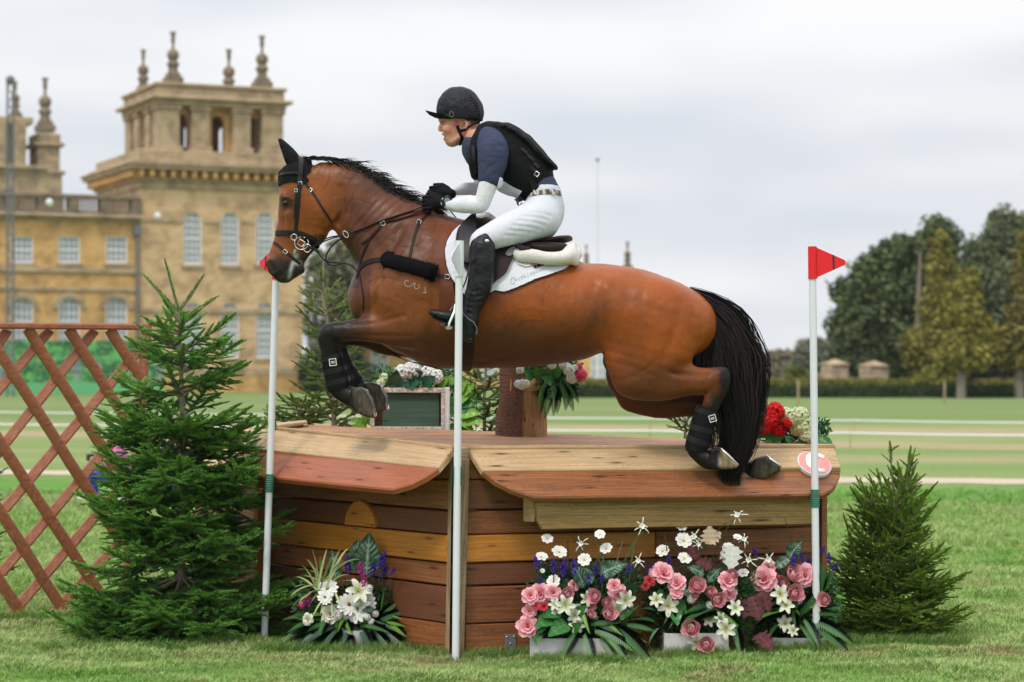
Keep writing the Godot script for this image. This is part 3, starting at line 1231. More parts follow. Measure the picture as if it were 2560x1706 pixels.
	wall_piece(para, wl, -0.02, py0, py0 + 0.22, -0.5, 0.1, 0.02)
	wall_piece(para, wl, -0.02, py0 + 0.95, py0 + 1.2, -0.5, 0.12, 0.03)
	for k in 8:
		var s := wl + 0.6 + k * 1.88
		wall_piece(para, s - 0.32, s + 0.32, py0 + 0.22, py0 + 0.95, -0.45, 0.06, 0.02)
		if k < 7:
			for j in 5:
				wall_piece(para, s + 0.46 + j * 0.23, s + 0.58 + j * 0.23, py0 + 0.22, py0 + 0.95, -0.28, -0.14)
	wpart(b, "parapet", para, M.dark_stone)
	var pipe := MB.new()
	var sp := facade(341.0)
	var pb := TOWER + ux * sp + un * 0.14
	pipe.tube(PackedVector3Array([pb + Vector3.UP * 0.0, pb + Vector3.UP * (height_at(585.0, sp))]), PackedFloat32Array([0.1, 0.1]), 8)
	pipe.box(Transform3D(Basis(ux, Vector3.UP, un), pb + Vector3.UP * height_at(575.0, sp)), Vector3(0.42, 0.7, 0.36), 0.05)
	wpart(b, "drain_pipe", pipe, M.lead)
	for q in [[388.0, 542.0], [118.0, 508.0]]:
		var fl := MB.new()
		var s := facade(q[0])
		fl.ball(Transform3D(Basis.IDENTITY, TOWER + ux * s + un * 0.5 + Vector3.UP * height_at(q[1], s)).scaled_local(Vector3(0.22, 0.24, 0.2)), 8, 10)
		fl.tube(PackedVector3Array([TOWER + ux * s + Vector3.UP * height_at(q[1], s), TOWER + ux * s + un * 0.5 + Vector3.UP * height_at(q[1], s)]), PackedFloat32Array([0.04, 0.04]), 6)
		wpart(b, "floodlight", fl, M.white_paint)
	# the far tower at the left edge
	var t2 := thing("corner_tower", "distant stone tower with finials at the left edge of the photo", "building", P(60.0, 978.0, 185.0) * Vector3(1, 0, 1))
	var old := [ux, un]
	var c2 := P(-70.0, 978.0, 185.0) * Vector3(1, 0, 1)
	var k2 := 185.0 / FOCAL
	var body := MB.new()
	var X2 := Transform3D(Basis(ux, Vector3.UP, un), c2)
	body.box(X2.translated_local(Vector3(1.5, 6.9, -3.0)), Vector3(11.5, 22.0, 8.0), 0.05)
	for k in 3:
		body.box(X2.translated_local(Vector3(1.6, 9.0 + k * 4.4, -3.0)), Vector3(11.8, 0.3, 8.3), 0.05)
	wpart(t2, "wall", body, M.grey_stone)
	var st := MB.new()
	st.box(X2.translated_local(Vector3(6.3, 10.0, -1.4)), Vector3(1.9, 20.0, 3.2), 0.05)
	st.box(X2.translated_local(Vector3(6.3, 20.2, -1.4)), Vector3(2.6, 0.35, 3.9), 0.1)
	st.box(X2.translated_local(Vector3(6.3, 20.75, -1.4)), Vector3(2.0, 0.8, 3.3), 0.1)
	wpart(t2, "buttress", st, M.grey_stone)
	var op := MB.new()
	for k in 4:
		op.box(X2.translated_local(Vector3(-1.4 + k * 1.7, 20.0, 1.1)), Vector3(0.95, 3.6, 0.5), 0.04)
	op.box(X2.translated_local(Vector3(1.0, 18.15, 0.9)), Vector3(10.0, 0.35, 1.2), 0.05)
	op.box(X2.translated_local(Vector3(0.0, 22.0, -3.0)), Vector3(9.6, 0.6, 8.4), 0.1)
	op.box(X2.translated_local(Vector3(0.0, 20.0, -3.0)), Vector3(8.4, 3.6, 5.0), 0.1)
	wpart(t2, "arcade", op, M.grey_stone)
	finial(t2, P(112.0, 330.0, 184.5), (330.0 - 195.0) * k2)
	finial(t2, P(38.0, 295.0, 187.0) + Vector3(0, -0.1, 0), (295.0 - 203.0) * k2 + 0.1)
	var ar := MB.new()
	ar.plate(arch_outline(1.7, 13.0, 16.2, true), Transform3D(Basis(ux, Vector3.UP, un), P(18.0, 918.0, 183.2) * Vector3(1, 0, 1)), 0.3, 0.03)
	wpart(t2, "blind_arch", ar, M.dark_stone)
	# low wing behind the fence and its turret, mostly hidden by the horse
	var lw := thing("far_wing", "pale stone wing with sash windows seen beneath the horse's belly", "building", P(1220.0, 978.0, 165.0) * Vector3(1, 0, 1))
	var k3 := 165.0 / FOCAL
	var X3 := Transform3D(Basis.IDENTITY, P(1220.0, 978.0, 165.0) * Vector3(1, 0, 1))
	var wb := MB.new()
	wb.box(X3.translated_local(Vector3(0, 2.6, -4.0)), Vector3(640.0 * k3, 5.6, 8.0), 0.05)
	wpart(lw, "wall", wb, M.stone)
	for k in 7:
		var pw := MB.new()
		var cx := -8.0 + k * 2.7
		pw.box(X3.translated_local(Vector3(cx, 1.9, 0.02)), Vector3(1.2, 2.3, 0.06))
		var wn := wpart(lw, "window", pw, M.pane)
		var fr := MB.new()
		for j in 4:
			fr.box(X3.translated_local(Vector3(cx - 0.6 + j * 0.4, 1.9, 0.08)), Vector3(0.08, 2.4, 0.06))
		for j in 4:
			fr.box(X3.translated_local(Vector3(cx, 0.75 + j * 0.77, 0.075)), Vector3(1.28, 0.09, 0.05))
		wpart(wn, "frame", fr, M.white_paint)
	var tb := MB.new()
	var tx := X3.translated_local(Vector3((1518.0 - 1220.0) * k3, 4.2, -9.0))
	tb.box(tx, Vector3(150.0 * k3, 9.2, 5.0), 0.05)
	tb.box(tx.translated_local(Vector3(0, 4.4, 0)), Vector3(165.0 * k3, 0.4, 5.4), 0.1)
	wpart(lw, "turret", tb, M.grey_stone)
	finial(lw, P(1466.0, 672.0, 171.0), (672.0 - 612.0) * 171.0 / FOCAL)
	finial(lw, P(1569.0, 676.0, 171.0), (676.0 - 604.0) * 171.0 / FOCAL)
	# printed screen in front of the wing
	var pr := MB.new()
	var bx := Transform3D(Basis(ux, Vector3.UP, un), TOWER + un * 3.0)
	var im := Image.create(512, 128, false, Image.FORMAT_RGB8)
	for y in 128:
		for x in 512:
			var a := noise.get_noise_2d(x * 0.02, y * 0.03)
			var f := noise.get_noise_2d(x * 0.07 + 50.0, y * 0.1)
			var c := Color(0.01, 0.12, 0.045).lerp(Color(0.1, 0.42, 0.13), clampf(0.45 + a * 1.3 + f * 0.6, 0.0, 1.0))
			if noise.get_noise_2d(x * 0.013 + 11.0, 3.0) > 0.12 and y > 50 and y < 96:
				c = c.lerp(Color(0.27, 0.24, 0.38), clampf(0.6 + f, 0.0, 1.0))
			if f > 0.3:
				c = c.lerp(Color(0.45, 0.55, 0.1), 0.5)
			if y > 100:
				c = Color(0.1, 0.42, 0.17).lerp(Color(0.16, 0.5, 0.24), 0.5 + 0.5 * f)
			im.set_pixel(x, y, c.linear_to_srgb())
	var pm := mat(Color(1, 1, 1), 0.7)
	pm.albedo_texture = ImageTexture.create_from_image(im)
	var q0 := bx * Vector3(-13.0, 0.0, 0)
	var q1 := bx * Vector3(0.6, 0.0, 0)
	var up := Vector3(0, 3.1, 0)
	pr.quad(q0, q1, q1 + up, q0 + up, Vector2(0, 1), Vector2(1, 1), Vector2(1, 0), Vector2(0, 0))
	var scr := thing("garden_screen", "long green printed garden screen standing before the palace wing", "banner", q0)
	wpart(scr, "print", pr, pm)
	var fr2 := MB.new()
	for k in 8:
		fr2.box(bx.translated_local(Vector3(-13.0 + k * 1.94, 1.5, -0.06)), Vector3(0.08, 3.1, 0.08))
	wpart(scr, "frame", fr2, M.lead)
	# masts
	for mst in [[25.0, 200.0, 118.0, 0.3, "grey lattice lighting mast rising before the far left tower"], [1494.0, 400.0, 120.0, 0.1, "thin pale flagpole rising behind the rider's back"]]:
		var at := P(mst[0], 978.0, mst[2]) * Vector3(1, 0, 1)
		var top := P(mst[0], mst[1], mst[2])
		var t := thing("mast", mst[4], "mast", at)
		var m := MB.new()
		if mst[3] > 0.2:
			for sx in [-1.0, 1.0]:
				for sz in [-1.0, 1.0]:
					m.tube(PackedVector3Array([at + Vector3(sx * 0.17, 0, sz * 0.17), top + Vector3(sx * 0.15, 0, sz * 0.15)]), PackedFloat32Array([0.035, 0.03]), 6)
			for k in 40:
				var a := at.lerp(top, k / 40.0)
				var c := at.lerp(top, (k + 1) / 40.0)
				var sg := 1.0 if k % 2 == 0 else -1.0
				for sz in [-1.0, 1.0]:
					m.tube(PackedVector3Array([a + Vector3(sg * 0.16, 0, sz * 0.16), c + Vector3(-sg * 0.16, 0, sz * 0.16)]), PackedFloat32Array([0.018, 0.018]), 5)
		else:
			m.tube(PackedVector3Array([at, top]), PackedFloat32Array([0.07, 0.04]), 8)
		wpart(t, "shaft", m, M.lead if mst[3] > 0.2 else M.white_paint)
		var cap := MB.new()
		cap.ball(Transform3D(Basis.IDENTITY, top).scaled_local(Vector3.ONE * (0.1 if mst[3] < 0.2 else 0.25)), 6, 8)
		wpart(t, "cap", cap, M.lead)

# ---------------------------------------------------------------- trees far off
func clump_mesh(sd: int, quads: int, size: float) -> ArrayMesh:
	var r := RandomNumberGenerator.new()
	r.seed = sd
	var mb := MB.new()
	for k in quads:
		var p := Vector3(r.randf_range(-1, 1), r.randf_range(-1, 1), r.randf_range(-1, 1))
		if p.length() > 1.0:
			p = p.normalized()
		var a := Vector3(r.randf_range(-1, 1), r.randf_range(-0.6, 0.6), r.randf_range(-1, 1)).normalized() * size * r.randf_range(0.7, 1.3)
		var b := a.cross(Vector3(r.randf_range(-1, 1), r.randf_range(-1, 1), r.randf_range(-1, 1))).normalized() * size * 0.6
		mb.col = Color(1, 1, 1) * r.randf_range(0.75, 1.25)
		mb.quad(p - a, p - b * 0.8, p + a, p + b)
	return mb.mesh()

func far_tree(called: String, label: String, category: String, px: float, base_y: float, d: float, trunk_r: float, lobes: Array, dark: Color, light: Color, count: int, size: float, group := "", trunk_col := Color(0.14, 0.11, 0.085)) -> void:     # lobes: [x, y, half width, half height] in photograph pixels
	var at := P(px, base_y, d)
	at.y = 0.0
	var t := thing(called, label, category, at, group)
	var k := d / FOCAL
	var vol := 0.0
	var top := -9e9
	var tl := []
	for l: Array in lobes:
		vol += float(l[2]) * float(l[2]) * float(l[3])
		var c := P(l[0], l[1], d)
		tl.append([c, float(l[2]) * k, float(l[3]) * k])
		top = maxf(top, c.y)
	var mb := MB.new()
	if trunk_r > 0.0:
		mb.col = trunk_col
		mb.tube(PackedVector3Array([at - Vector3(0, 0.2, 0), at + Vector3(0.05, top * 0.35, 0), at + Vector3(-0.1, top * 0.7, 0.1), at + Vector3(0, top, 0)]), PackedFloat32Array([trunk_r * 1.25, trunk_r, trunk_r * 0.7, trunk_r * 0.25]), 9)
		for l in tl:
			var c: Vector3 = l[0]
			var from := at + Vector3(0, clampf(c.y * 0.62, 0.6, top), 0)
			mb.tube(PackedVector3Array([from, from.lerp(c, 0.5) + Vector3(0, 0.2, 0.2), c]), PackedFloat32Array([trunk_r * 0.45, trunk_r * 0.3, trunk_r * 0.12]), 6)
		wpart(t, "trunk", mb, mat(Color(1, 1, 1), 0.95))
	var xs := []
	var tints := PackedColorArray()
	for j in tl.size():
		var l: Array = tl[j]
		var share := int(count * float(lobes[j][2]) * float(lobes[j][2]) * float(lobes[j][3]) / vol) + 6
		for q in share:
			var dir := Vector3(rng.randfn(), rng.randfn(), rng.randfn()).normalized()
			var rad := pow(rng.randf(), 0.42) * (1.0 + 0.22 * noise.get_noise_3dv(dir * 2.3 + l[0] * 0.7))
			var p: Vector3 = l[0] + Vector3(dir.x * l[1], dir.y * l[2], dir.z * l[1] * 0.9) * rad
			if noise.get_noise_3dv(p * 0.55) < -0.22:
				continue
			var s := size * rng.randf_range(0.7, 1.35)
			xs.append(Transform3D(Basis.from_euler(Vector3(rng.randf() * TAU, rng.randf() * TAU, 0)).scaled(Vector3.ONE * s), p - at))
			tints.append(dark.lerp(light, clampf(rng.randf() * 0.55 + 0.45 * (0.5 + noise.get_noise_3dv(p * 0.4 + Vector3(7, 0, 0))), 0.0, 1.0)))
	scatter(t, "crown", M_clump(), M.far_leaf, xs, tints)

var clump_cache: ArrayMesh
func M_clump() -> ArrayMesh:
	if clump_cache == null:
		clump_cache = clump_mesh(5, 12, 0.42)
	return clump_cache

func cone_lobes(cx: float, top: float, base: float, half: float) -> Array:
	var r := []
	for k in 8:
		var f := (k + 0.5) / 8.0
		r.append([cx + rng.randf_range(-0.16, 0.16) * half * f, lerpf(top + 10, base, f), half * lerpf(0.22, 1.0, pow(f, 0.75)) * rng.randf_range(0.8, 1.05), (base - top) / 8.0 * rng.randf_range(0.9, 1.3)])
		r.append([cx + rng.randf_range(-0.75, 0.75) * half * f, lerpf(top + 10, base, f), half * 0.45 * f + 6, (base - top) / 12.0])
	return r

func far_trees() -> void:
	var dk := Color(0.026, 0.04, 0.02)
	far_tree("oak_tree", "large dark green broad tree left of the golden conifers", "tree", 2262.0, 970.0, 125.0, 0.45,
		[[2140, 745, 62, 52], [2118, 830, 45, 60], [2190, 690, 62, 60], [2250, 640, 60, 60], [2340, 610, 52, 58], [2335, 690, 75, 80], [2250, 740, 90, 85], [2180, 820, 85, 70], [2260, 860, 105, 80], [2330, 790, 80, 90], [2160, 915, 80, 45], [2255, 925, 90, 40]],
		dk * 1.3, Color(0.17, 0.215, 0.085), 5200, 0.45, "", Color(0.08, 0.07, 0.06))
	far_tree("golden_conifer", "tall golden conifer, the left one of the pair by the dark tree", "tree", 2302.0, 970.0, 118.0, 0.22, cone_lobes(2352.0, 598.0, 925.0, 66.0) + [[2300, 880, 42, 40], [2330, 930, 45, 25]], Color(0.12, 0.115, 0.025), Color(0.35, 0.31, 0.075), 2800, 0.38, "golden conifers", Color(0.22, 0.18, 0.15))
	far_tree("golden_conifer", "shorter golden conifer with a bare pale trunk, right of the taller one", "tree", 2403.0, 975.0, 112.0, 0.2, cone_lobes(2420.0, 680.0, 900.0, 62.0) + [[2390, 895, 45, 25], [2460, 850, 30, 40]], Color(0.13, 0.125, 0.025), Color(0.38, 0.33, 0.08), 2600, 0.36, "golden conifers", Color(0.24, 0.2, 0.17))
	far_tree("golden_conifer", "golden conifer cut by the right edge of the photo", "tree", 2548.0, 972.0, 114.0, 0.22, cone_lobes(2570.0, 600.0, 905.0, 70.0), Color(0.11, 0.105, 0.03), Color(0.3, 0.25, 0.07), 2400, 0.36, "golden conifers", Color(0.24, 0.2, 0.17))
	far_tree("poplar_tree", "tall pale loose tree rising behind the golden conifers at right", "tree", 2500.0, 970.0, 150.0, 0.3,
		[[2520, 580, 60, 62], [2455, 640, 50, 55], [2500, 700, 75, 70], [2570, 660, 60, 80], [2530, 790, 80, 80], [2460, 760, 55, 60], [2600, 800, 70, 90]], Color(0.075, 0.1, 0.05), Color(0.24, 0.28, 0.14), 3000, 0.42, "", Color(0.16, 0.14, 0.12))
	far_tree("yew_tree", "dark shadowy evergreen behind the pale conifer trunks", "tree", 2480.0, 970.0, 136.0, 0.4,
		[[2440, 900, 80, 62], [2530, 890, 90, 75], [2600, 900, 90, 80], [2360, 915, 70, 48], [2490, 940, 110, 40], [2580, 940, 80, 40]], Color(0.012, 0.018, 0.012), Color(0.035, 0.045, 0.026), 1900, 0.7)
	far_tree("bare_tree", "brownish thinly leaved tree far off beside the horse's tail", "tree", 1945.0, 970.0, 240.0, 0.3, [[1935, 920, 42, 34], [1975, 925, 38, 30], [1905, 935, 30, 24]], Color(0.15, 0.12, 0.075), Color(0.3, 0.26, 0.17), 600, 0.8)
	far_tree("grey_tree", "grey green hazy tree behind the right flag pole", "tree", 2042.0, 970.0, 230.0, 0.3, [[2030, 890, 34, 40], [2070, 900, 30, 40], [2010, 925, 34, 26], [2090, 930, 30, 24]], Color(0.12, 0.13, 0.09), Color(0.24, 0.25, 0.17), 620, 0.75)
	far_tree("round_shrub", "rounded bright green shrub left of the stone gate piers", "shrub", 1990.0, 972.0, 122.0, 0.0, [[1988, 945, 20, 22], [2000, 955, 18, 16]], Color(0.09, 0.12, 0.025), Color(0.22, 0.25, 0.06), 160, 0.34)
	far_tree("round_shrub", "clipped yellow green shrub under the golden conifers", "shrub", 2326.0, 975.0, 115.5, 0.0, [[2326, 945, 24, 20], [2310, 958, 30, 12], [2360, 960, 40, 8]], Color(0.12, 0.14, 0.025), Color(0.27, 0.27, 0.06), 200, 0.32)
	far_tree("park_tree", "mid green tree with grey gaps between the tower and the horse", "tree", 830.0, 978.0, 160.0, 0.4,
		[[800, 690, 50, 60], [860, 650, 55, 60], [790, 790, 45, 60], [850, 760, 60, 70], [910, 720, 60, 80], [820, 850, 60, 40], [900, 830, 50, 60], [960, 780, 60, 90]], Color(0.1, 0.115, 0.06), Color(0.3, 0.3, 0.18), 620, 0.6, "", Color(0.16, 0.13, 0.11))
	far_tree("laurel_bush", "dark green bush at the foot of the tower", "bush", 830.0, 980.0, 138.0, 0.0, [[790, 930, 40, 45], [850, 915, 50, 55], [900, 945, 40, 35]], Color(0.022, 0.04, 0.018), Color(0.075, 0.11, 0.04), 520, 0.5)
	# hedges
	for hd in [[1400.0, 2760.0, 966.0, 117.5, Color(0.14, 0.15, 0.03), Color(0.3, 0.28, 0.075), 956.0, "olive yellow hedge running below the trees, behind the dark one"], [1400.0, 2760.0, 994.0, 114.0, Color(0.03, 0.05, 0.02), Color(0.085, 0.115, 0.045), 972.0, "low dark clipped hedge along the far edge of the field"]]:
		var d: float = hd[3]
		var a := P(hd[0], hd[2], d)
		var b := P(hd[1], hd[2], d)
		var top := P(0, hd[6], d).y
		a.y = 0.0
		b.y = 0.0
		var t := thing("hedge", hd[7], "hedge", a, "hedges along the field")
		var mb := MB.new()
		mb.col = hd[4]
		mb.box(Transform3D(Basis.IDENTITY, (a + b) / 2 + Vector3(0, top / 2 - 0.06, -0.6)), Vector3(b.x - a.x, top - 0.1, 1.0), 0.1)
		wpart(t, "hedge_core", mb, M.far_leaf)
		var xs := []
		var tints := PackedColorArray()
		for k in 2600:
			var f := rng.randf()
			var p := Vector3(f * (b.x - a.x), rng.randf() * top, -0.1 + rng.randf() * 0.12)
			if k % 3 == 0:
				p = Vector3(f * (b.x - a.x), top + rng.randf_range(-0.05, 0.06), -rng.randf() * 1.2)
			xs.append(Transform3D(Basis.from_euler(Vector3(rng.randf() * TAU, rng.randf() * TAU, 0)).scaled(Vector3.ONE * 0.2), p))
			tints.append((hd[4] as Color).lerp(hd[5], rng.randf()))
		scatter(t, "hedge_leaves", M_clump(), M.far_leaf, xs, tints)
	# stone gate piers beyond the hedge
	for g in [[2064.0, 2122.0, 912.0, "pale stone gate pier with a pitched cap, left of the pair"], [2160.0, 2221.0, 916.0, "pale stone gate pier with a pitched cap, right of the pair"]]:
		var d := 121.0
		var a := P(g[0], 970.0, d)
		var b := P(g[1], 970.0, d)
		var top := P(0, g[2], d).y
		var t := thing("gate_pier", g[3], "pier", Vector3((a.x + b.x) / 2, 0, a.z), "gate piers beyond the hedge")
		var mb := MB.new()
		mb.box(Transform3D(Basis(Vector3.UP, 0.45), Vector3((a.x + b.x) / 2, top / 2 - 0.2, a.z - 0.8)), Vector3((b.x - a.x) * 0.95, top + 0.2, (b.x - a.x) * 0.8), 0.05)
		wpart(t, "shaft", mb, M.pier_stone)
		var cp := MB.new()
		var w: float = (b.x - a.x) * 0.6
		cp.lathe(PackedVector2Array([Vector2(w * 1.0, top), Vector2(w * 1.08, top + 0.1), Vector2(w * 1.05, top + 0.16), Vector2(0, top + 0.42)]), Transform3D(Basis(Vector3.UP, 0.45 + PI / 4), Vector3((a.x + b.x) / 2, -0.1, a.z - 0.8)), 4)
		wpart(t, "cap", cp, M.grey_stone)
	var gw := thing("garden_wall", "low pinkish stone wall with a dark red gate by the right flag pole", "wall", P(2060.0, 975.0, 123.0) * Vector3(1, 0, 1))
	var mb2 := MB.new()
	var k4 := 123.0 / FOCAL
	mb2.box(Transform3D(Basis.IDENTITY, P(2030.0, 943.0, 123.0) * Vector3(1, 0, 1) + Vector3(0, 0.5, 0)), Vector3(70.0 * k4, 1.4, 0.4), 0.04)
	mb2.box(Transform3D(Basis.IDENTITY, P(2140.0, 943.0, 124.0) * Vector3(1, 0, 1) + Vector3(0, 0.4, 0)), Vector3(50.0 * k4, 1.2, 0.4), 0.04)
	wpart(gw, "wall", mb2, M.pier_stone)
	var gb := MB.new()
	for k in 6:
		gb.box(Transform3D(Basis.IDENTITY, P(2048.0 + k * 4.2, 943.0, 122.6) * Vector3(1, 0, 1) + Vector3(0, 0.55, 0)), Vector3(0.085, 1.1, 0.05), 0.01)
	wpart(gw, "gate", gb, M.red_gate)
	for q in [[1996.0, "leftmost thin stake standing before the dark hedge"], [2362.0, "thin pale stake standing before the dark hedge at right"]]:
		var st := MB.new()
		var a := P(q[0], 1000.0, 92.0)
		a.y = 0
		st.tube(PackedVector3Array([a, a + Vector3(0, 1.05, 0)]), PackedFloat32Array([0.05, 0.045]), 6)
		var th := thing("stake", q[1], "stake", a)
		wpart(th, "post", st, M.grey_stone)

# ---------------------------------------------------------------- the corner fence
func on_plane(px: float, py: float, o: Vector3, nn: Vector3) -> Vector3:      # where a sight line of the photograph meets a plane
	var eye := Vector3(0, EYE, 0)
	var dir := P(px, py, 10.0) - eye
	return eye + dir * ((o - eye).dot(nn) / dir.dot(nn))

func sheet(pts: Array, a: Vector3, b: Vector3, c: Vector3, thick: float, cham: float) -> MB:   # a board whose outline, given in photograph pixels, lies in the plane of a, b, c; grain runs from a to b
	var ex := (b - a).normalized()
	var nn := ex.cross(c - a).normalized()
	if nn.z < 0.0:
		nn = -nn
	var ey := nn.cross(ex)
	var x := Transform3D(Basis(ex, ey, nn), a)
	var inv := x.affine_inverse()
	var poly := PackedVector2Array()
	for q: Vector2 in pts:
		var l := inv * on_plane(q.x, q.y, a, nn)
		poly.append(Vector2(l.x, l.y))
	var mb := MB.new()
	mb.uo = Vector2(rng.randf(), rng.randf()) * 5.0
	mb.plate(poly, x, thick, cham)
	return mb

func wall_board(a: Vector3, b: Vector3, y0: float, y1: float, out: Vector3, thick: float, proud: float) -> MB:
	var mb := MB.new()
	mb.uo = Vector2(rng.randf(), rng.randf()) * 5.0
	var q := []
	var jig := rng.randf_range(-0.002, 0.002)
	for k in 8:
		var p := a if (k & 1) == 0 else b
		q.append(Vector3(p.x, (y0 if (k & 2) == 0 else y1) + jig, p.z) + out * (proud if (k & 4) else proud - thick))
	mb.hexa(q, 0.006)
	return mb

func corner_fence() -> void:
	var f := thing("corner_fence", "wooden corner jump shaped like a tiled roof over plank walls", "fence", G(1142.0, 12.0))
	var tone := [M.brown_wood, M.dark_wood, M.dark_wood_2]
	# plank walls: left, right and the far left return
	var l0 := G(1122.0, 12.0)
	var l1 := G(660.0, 13.4)
	var r0 := G(1163.0, 12.0)
	var r1 := G(2052.0, 12.62)
	var f0 := G(652.0, 13.42)
	var f1 := G(484.0, 14.6)
	var outward := func(a: Vector3, b: Vector3) -> Vector3:
		var o := Vector3(-(b - a).z, 0, (b - a).x).normalized()
		return o if o.z > 0.0 else -o
	for w in [[l0, l1, "left"], [r0, r1, "right"], [f0, f1, "return"]]:
		var a: Vector3 = w[0]
		var b: Vector3 = w[1]
		var o: Vector3 = outward.call(a, b)
		var lev := [-0.02, 0.19, 0.392, 0.516, 0.668, 0.799, 0.964, 1.09]
		if w[2] == "return":
			lev = [-0.02, 0.2, 0.42, 0.64, 0.845, 1.0]
		for k in lev.size() - 1:
			var orange: bool = k == 3 and w[2] != "return"
			var y0: float = lev[k] + 0.004
			var y1: float = lev[k + 1] - 0.004
			if orange and w[2] == "right":
				var m := a.lerp(b, 0.52)
				wpart(f, "wall_plank", wall_board(a, m, y0, y1, o, 0.03, 0.014), M.orange_wood)
				wpart(f, "wall_plank", wall_board(m + (b - a) * 0.004, b, y0, y1, o, 0.03, 0.0), M.brown_wood)
			elif orange:
				wpart(f, "wall_plank", wall_board(a, b, y0, y1, o, 0.03, 0.014), M.orange_wood)
			else:
				wpart(f, "wall_plank", wall_board(a, b, y0, y1, o, 0.03, rng.randf_range(-0.002, 0.003)), tone[(k + (1 if w[2] == "left" else 0)) % 3 if k > 0 else 0])
	# inside frame, so that no light falls through the joints
	var core := MB.new()
	var inn := [l0 + Vector3(0.1, 0, -0.16), l1 + Vector3(0.16, 0, -0.02), f1 + Vector3(0.3, 0, -0.1), G(1400.0, 14.05), r1 + Vector3(-0.08, 0, -0.12), r0 + Vector3(0.06, 0, -0.12)]
	var poly := PackedVector2Array()
	for p: Vector3 in inn:
		poly.append(Vector2(p.x, -p.z))
	core.plate(poly, Transform3D(Basis(Vector3.RIGHT, Vector3(0, 0, -1), Vector3.UP), Vector3(0, 1.06, 0)), 1.08)
	wpart(f, "inner_frame", core, M.dark_wood)
	# roof boards
	var rt0 := P(1172, 1122, 12.0)
	var rt1 := P(2085, 1117, 12.6)
	var rs0 := P(1207, 1177.5, 11.86)
	var rs1 := P(2102, 1169.5, 12.49)
	var rl0 := P(1337, 1243, 11.78)
	var lt0 := P(1131, 1119.5, 12.0)
	var lt1 := P(693, 1074, 13.3)
	var ls0 := P(1094, 1170, 11.807)
	var ls1 := P(643, 1124, 13.15)
	var ll := P(932, 1220, 11.97)
	wpart(f, "roof_board", sheet([Vector2(1172, 1122), Vector2(2085, 1117), Vector2(2095, 1140), Vector2(2102, 1168.5), Vector2(1206, 1176.5), Vector2(1186, 1146)], rt0, rt1, rs0, 0.035, 0.006), M.pale_wood)
	wpart(f, "roof_board", sheet([Vector2(1208, 1179), Vector2(2103, 1171), Vector2(2101, 1192), Vector2(2093, 1210), Vector2(2079, 1226), Vector2(2058, 1237), Vector2(1338, 1244), Vector2(1285, 1226), Vector2(1240, 1204)], rs0, rs1, rl0, 0.035, 0.008), M.brown_wood)
	wpart(f, "roof_board", sheet([Vector2(1131, 1120), Vector2(693, 1074), Vector2(643, 1123), Vector2(1094, 1169), Vector2(1116, 1144)], lt0, lt1, ls0, 0.035, 0.006), M.pale_wood)
	wpart(f, "roof_board", sheet([Vector2(1093, 1171), Vector2(642, 1125.5), Vector2(586, 1181), Vector2(687, 1195), Vector2(932, 1220), Vector2(978, 1224), Vector2(1024, 1211), Vector2(1062, 1192)], ls0, ls1, ll, 0.035, 0.008), M.red_wood)
	# the far left return of the roof
	var qa := P(690, 1075, 13.32)
	var qb := P(570, 1100, 14.6)
	wpart(f, "roof_board", sheet([Vector2(690, 1075), Vector2(588, 1066), Vector2(545, 1112), Vector2(641, 1123)], qa, P(588, 1066, 14.6), P(641, 1123, 13.2), 0.035, 0.006), M.pale_wood)
	wpart(f, "roof_board", sheet([Vector2(640, 1125), Vector2(544, 1114), Vector2(500, 1162), Vector2(584, 1181)], P(640, 1125, 13.2), P(544, 1114, 14.4), P(584, 1181, 13.1), 0.035, 0.006), M.pale_wood)
	# pale battens along the ridge edges
	for e in [[P(1131, 1117.5, 12.02), P(693, 1071.5, 13.32)], [P(1172, 1119.5, 12.02), P(2085, 1114.5, 12.62)]]:
		var mb := MB.new()
		mb.uo = Vector2(rng.randf(), 0)
		var a: Vector3 = e[0]
		var b: Vector3 = e[1]
		var o := Vector3(0, 0, 0.03)
		var u := Vector3(0, 0.009, 0)
		mb.hexa([a - u - o, b - u - o, a + u - o, b + u - o, a - u + o, b - u + o, a + u + o, b + u + o], 0.004)
		wpart(f, "ridge_batten", mb, M.pale_wood)
	# deck boards, parallel to the right-hand edge
	var K := P(1140, 1121, 12.02)
	var R := P(2085, 1117, 12.64)
	var B := P(767, 1063, 14.1)
	var L := P(690, 1073.6, 13.32)
	var ex := (R - K).normalized()
	var up := ex.cross(B - K).normalized()
	if up.y < 0.0:
		up = -up
	var ey := up.cross(ex)
	var dx := Transform3D(Basis(ex, ey, up), K)
	var inv := dx.affine_inverse()
	var area := PackedVector2Array()
	for p: Vector3 in [K, R, P(2088, 1115.5, 12.8), P(1714, 1106, 13.25), B, L]:
		var q := inv * p
		area.append(Vector2(q.x, q.y))
	for k in 14:
		var y0 := k * 0.165 + 0.003
		var band := PackedVector2Array([Vector2(-3, y0), Vector2(4, y0), Vector2(4, y0 + 0.159), Vector2(-3, y0 + 0.159)])
		for piece in Geometry2D.intersect_polygons(area, band):
			if piece.size() < 3:
				continue
			var mb := MB.new()
			mb.uo = Vector2(rng.randf(), rng.randf()) * 4.0
			mb.plate(piece, dx.translated_local(Vector3(0, 0, rng.randf_range(-0.003, 0.001))), 0.03, 0.003)
			wpart(f, "deck_board", mb, M.deck_wood)
	var loose := MB.new()
	loose.hexa([P(694, 1073, 13.5), P(768, 1061, 13.9), P(694, 1063, 13.5), P(768, 1054, 13.9), P(690, 1066, 14.0), P(765, 1056, 14.3), P(690, 1058, 14.0), P(765, 1050, 14.3)], 0.006)
	wpart(f, "loose_board", loose, M.pale_wood)
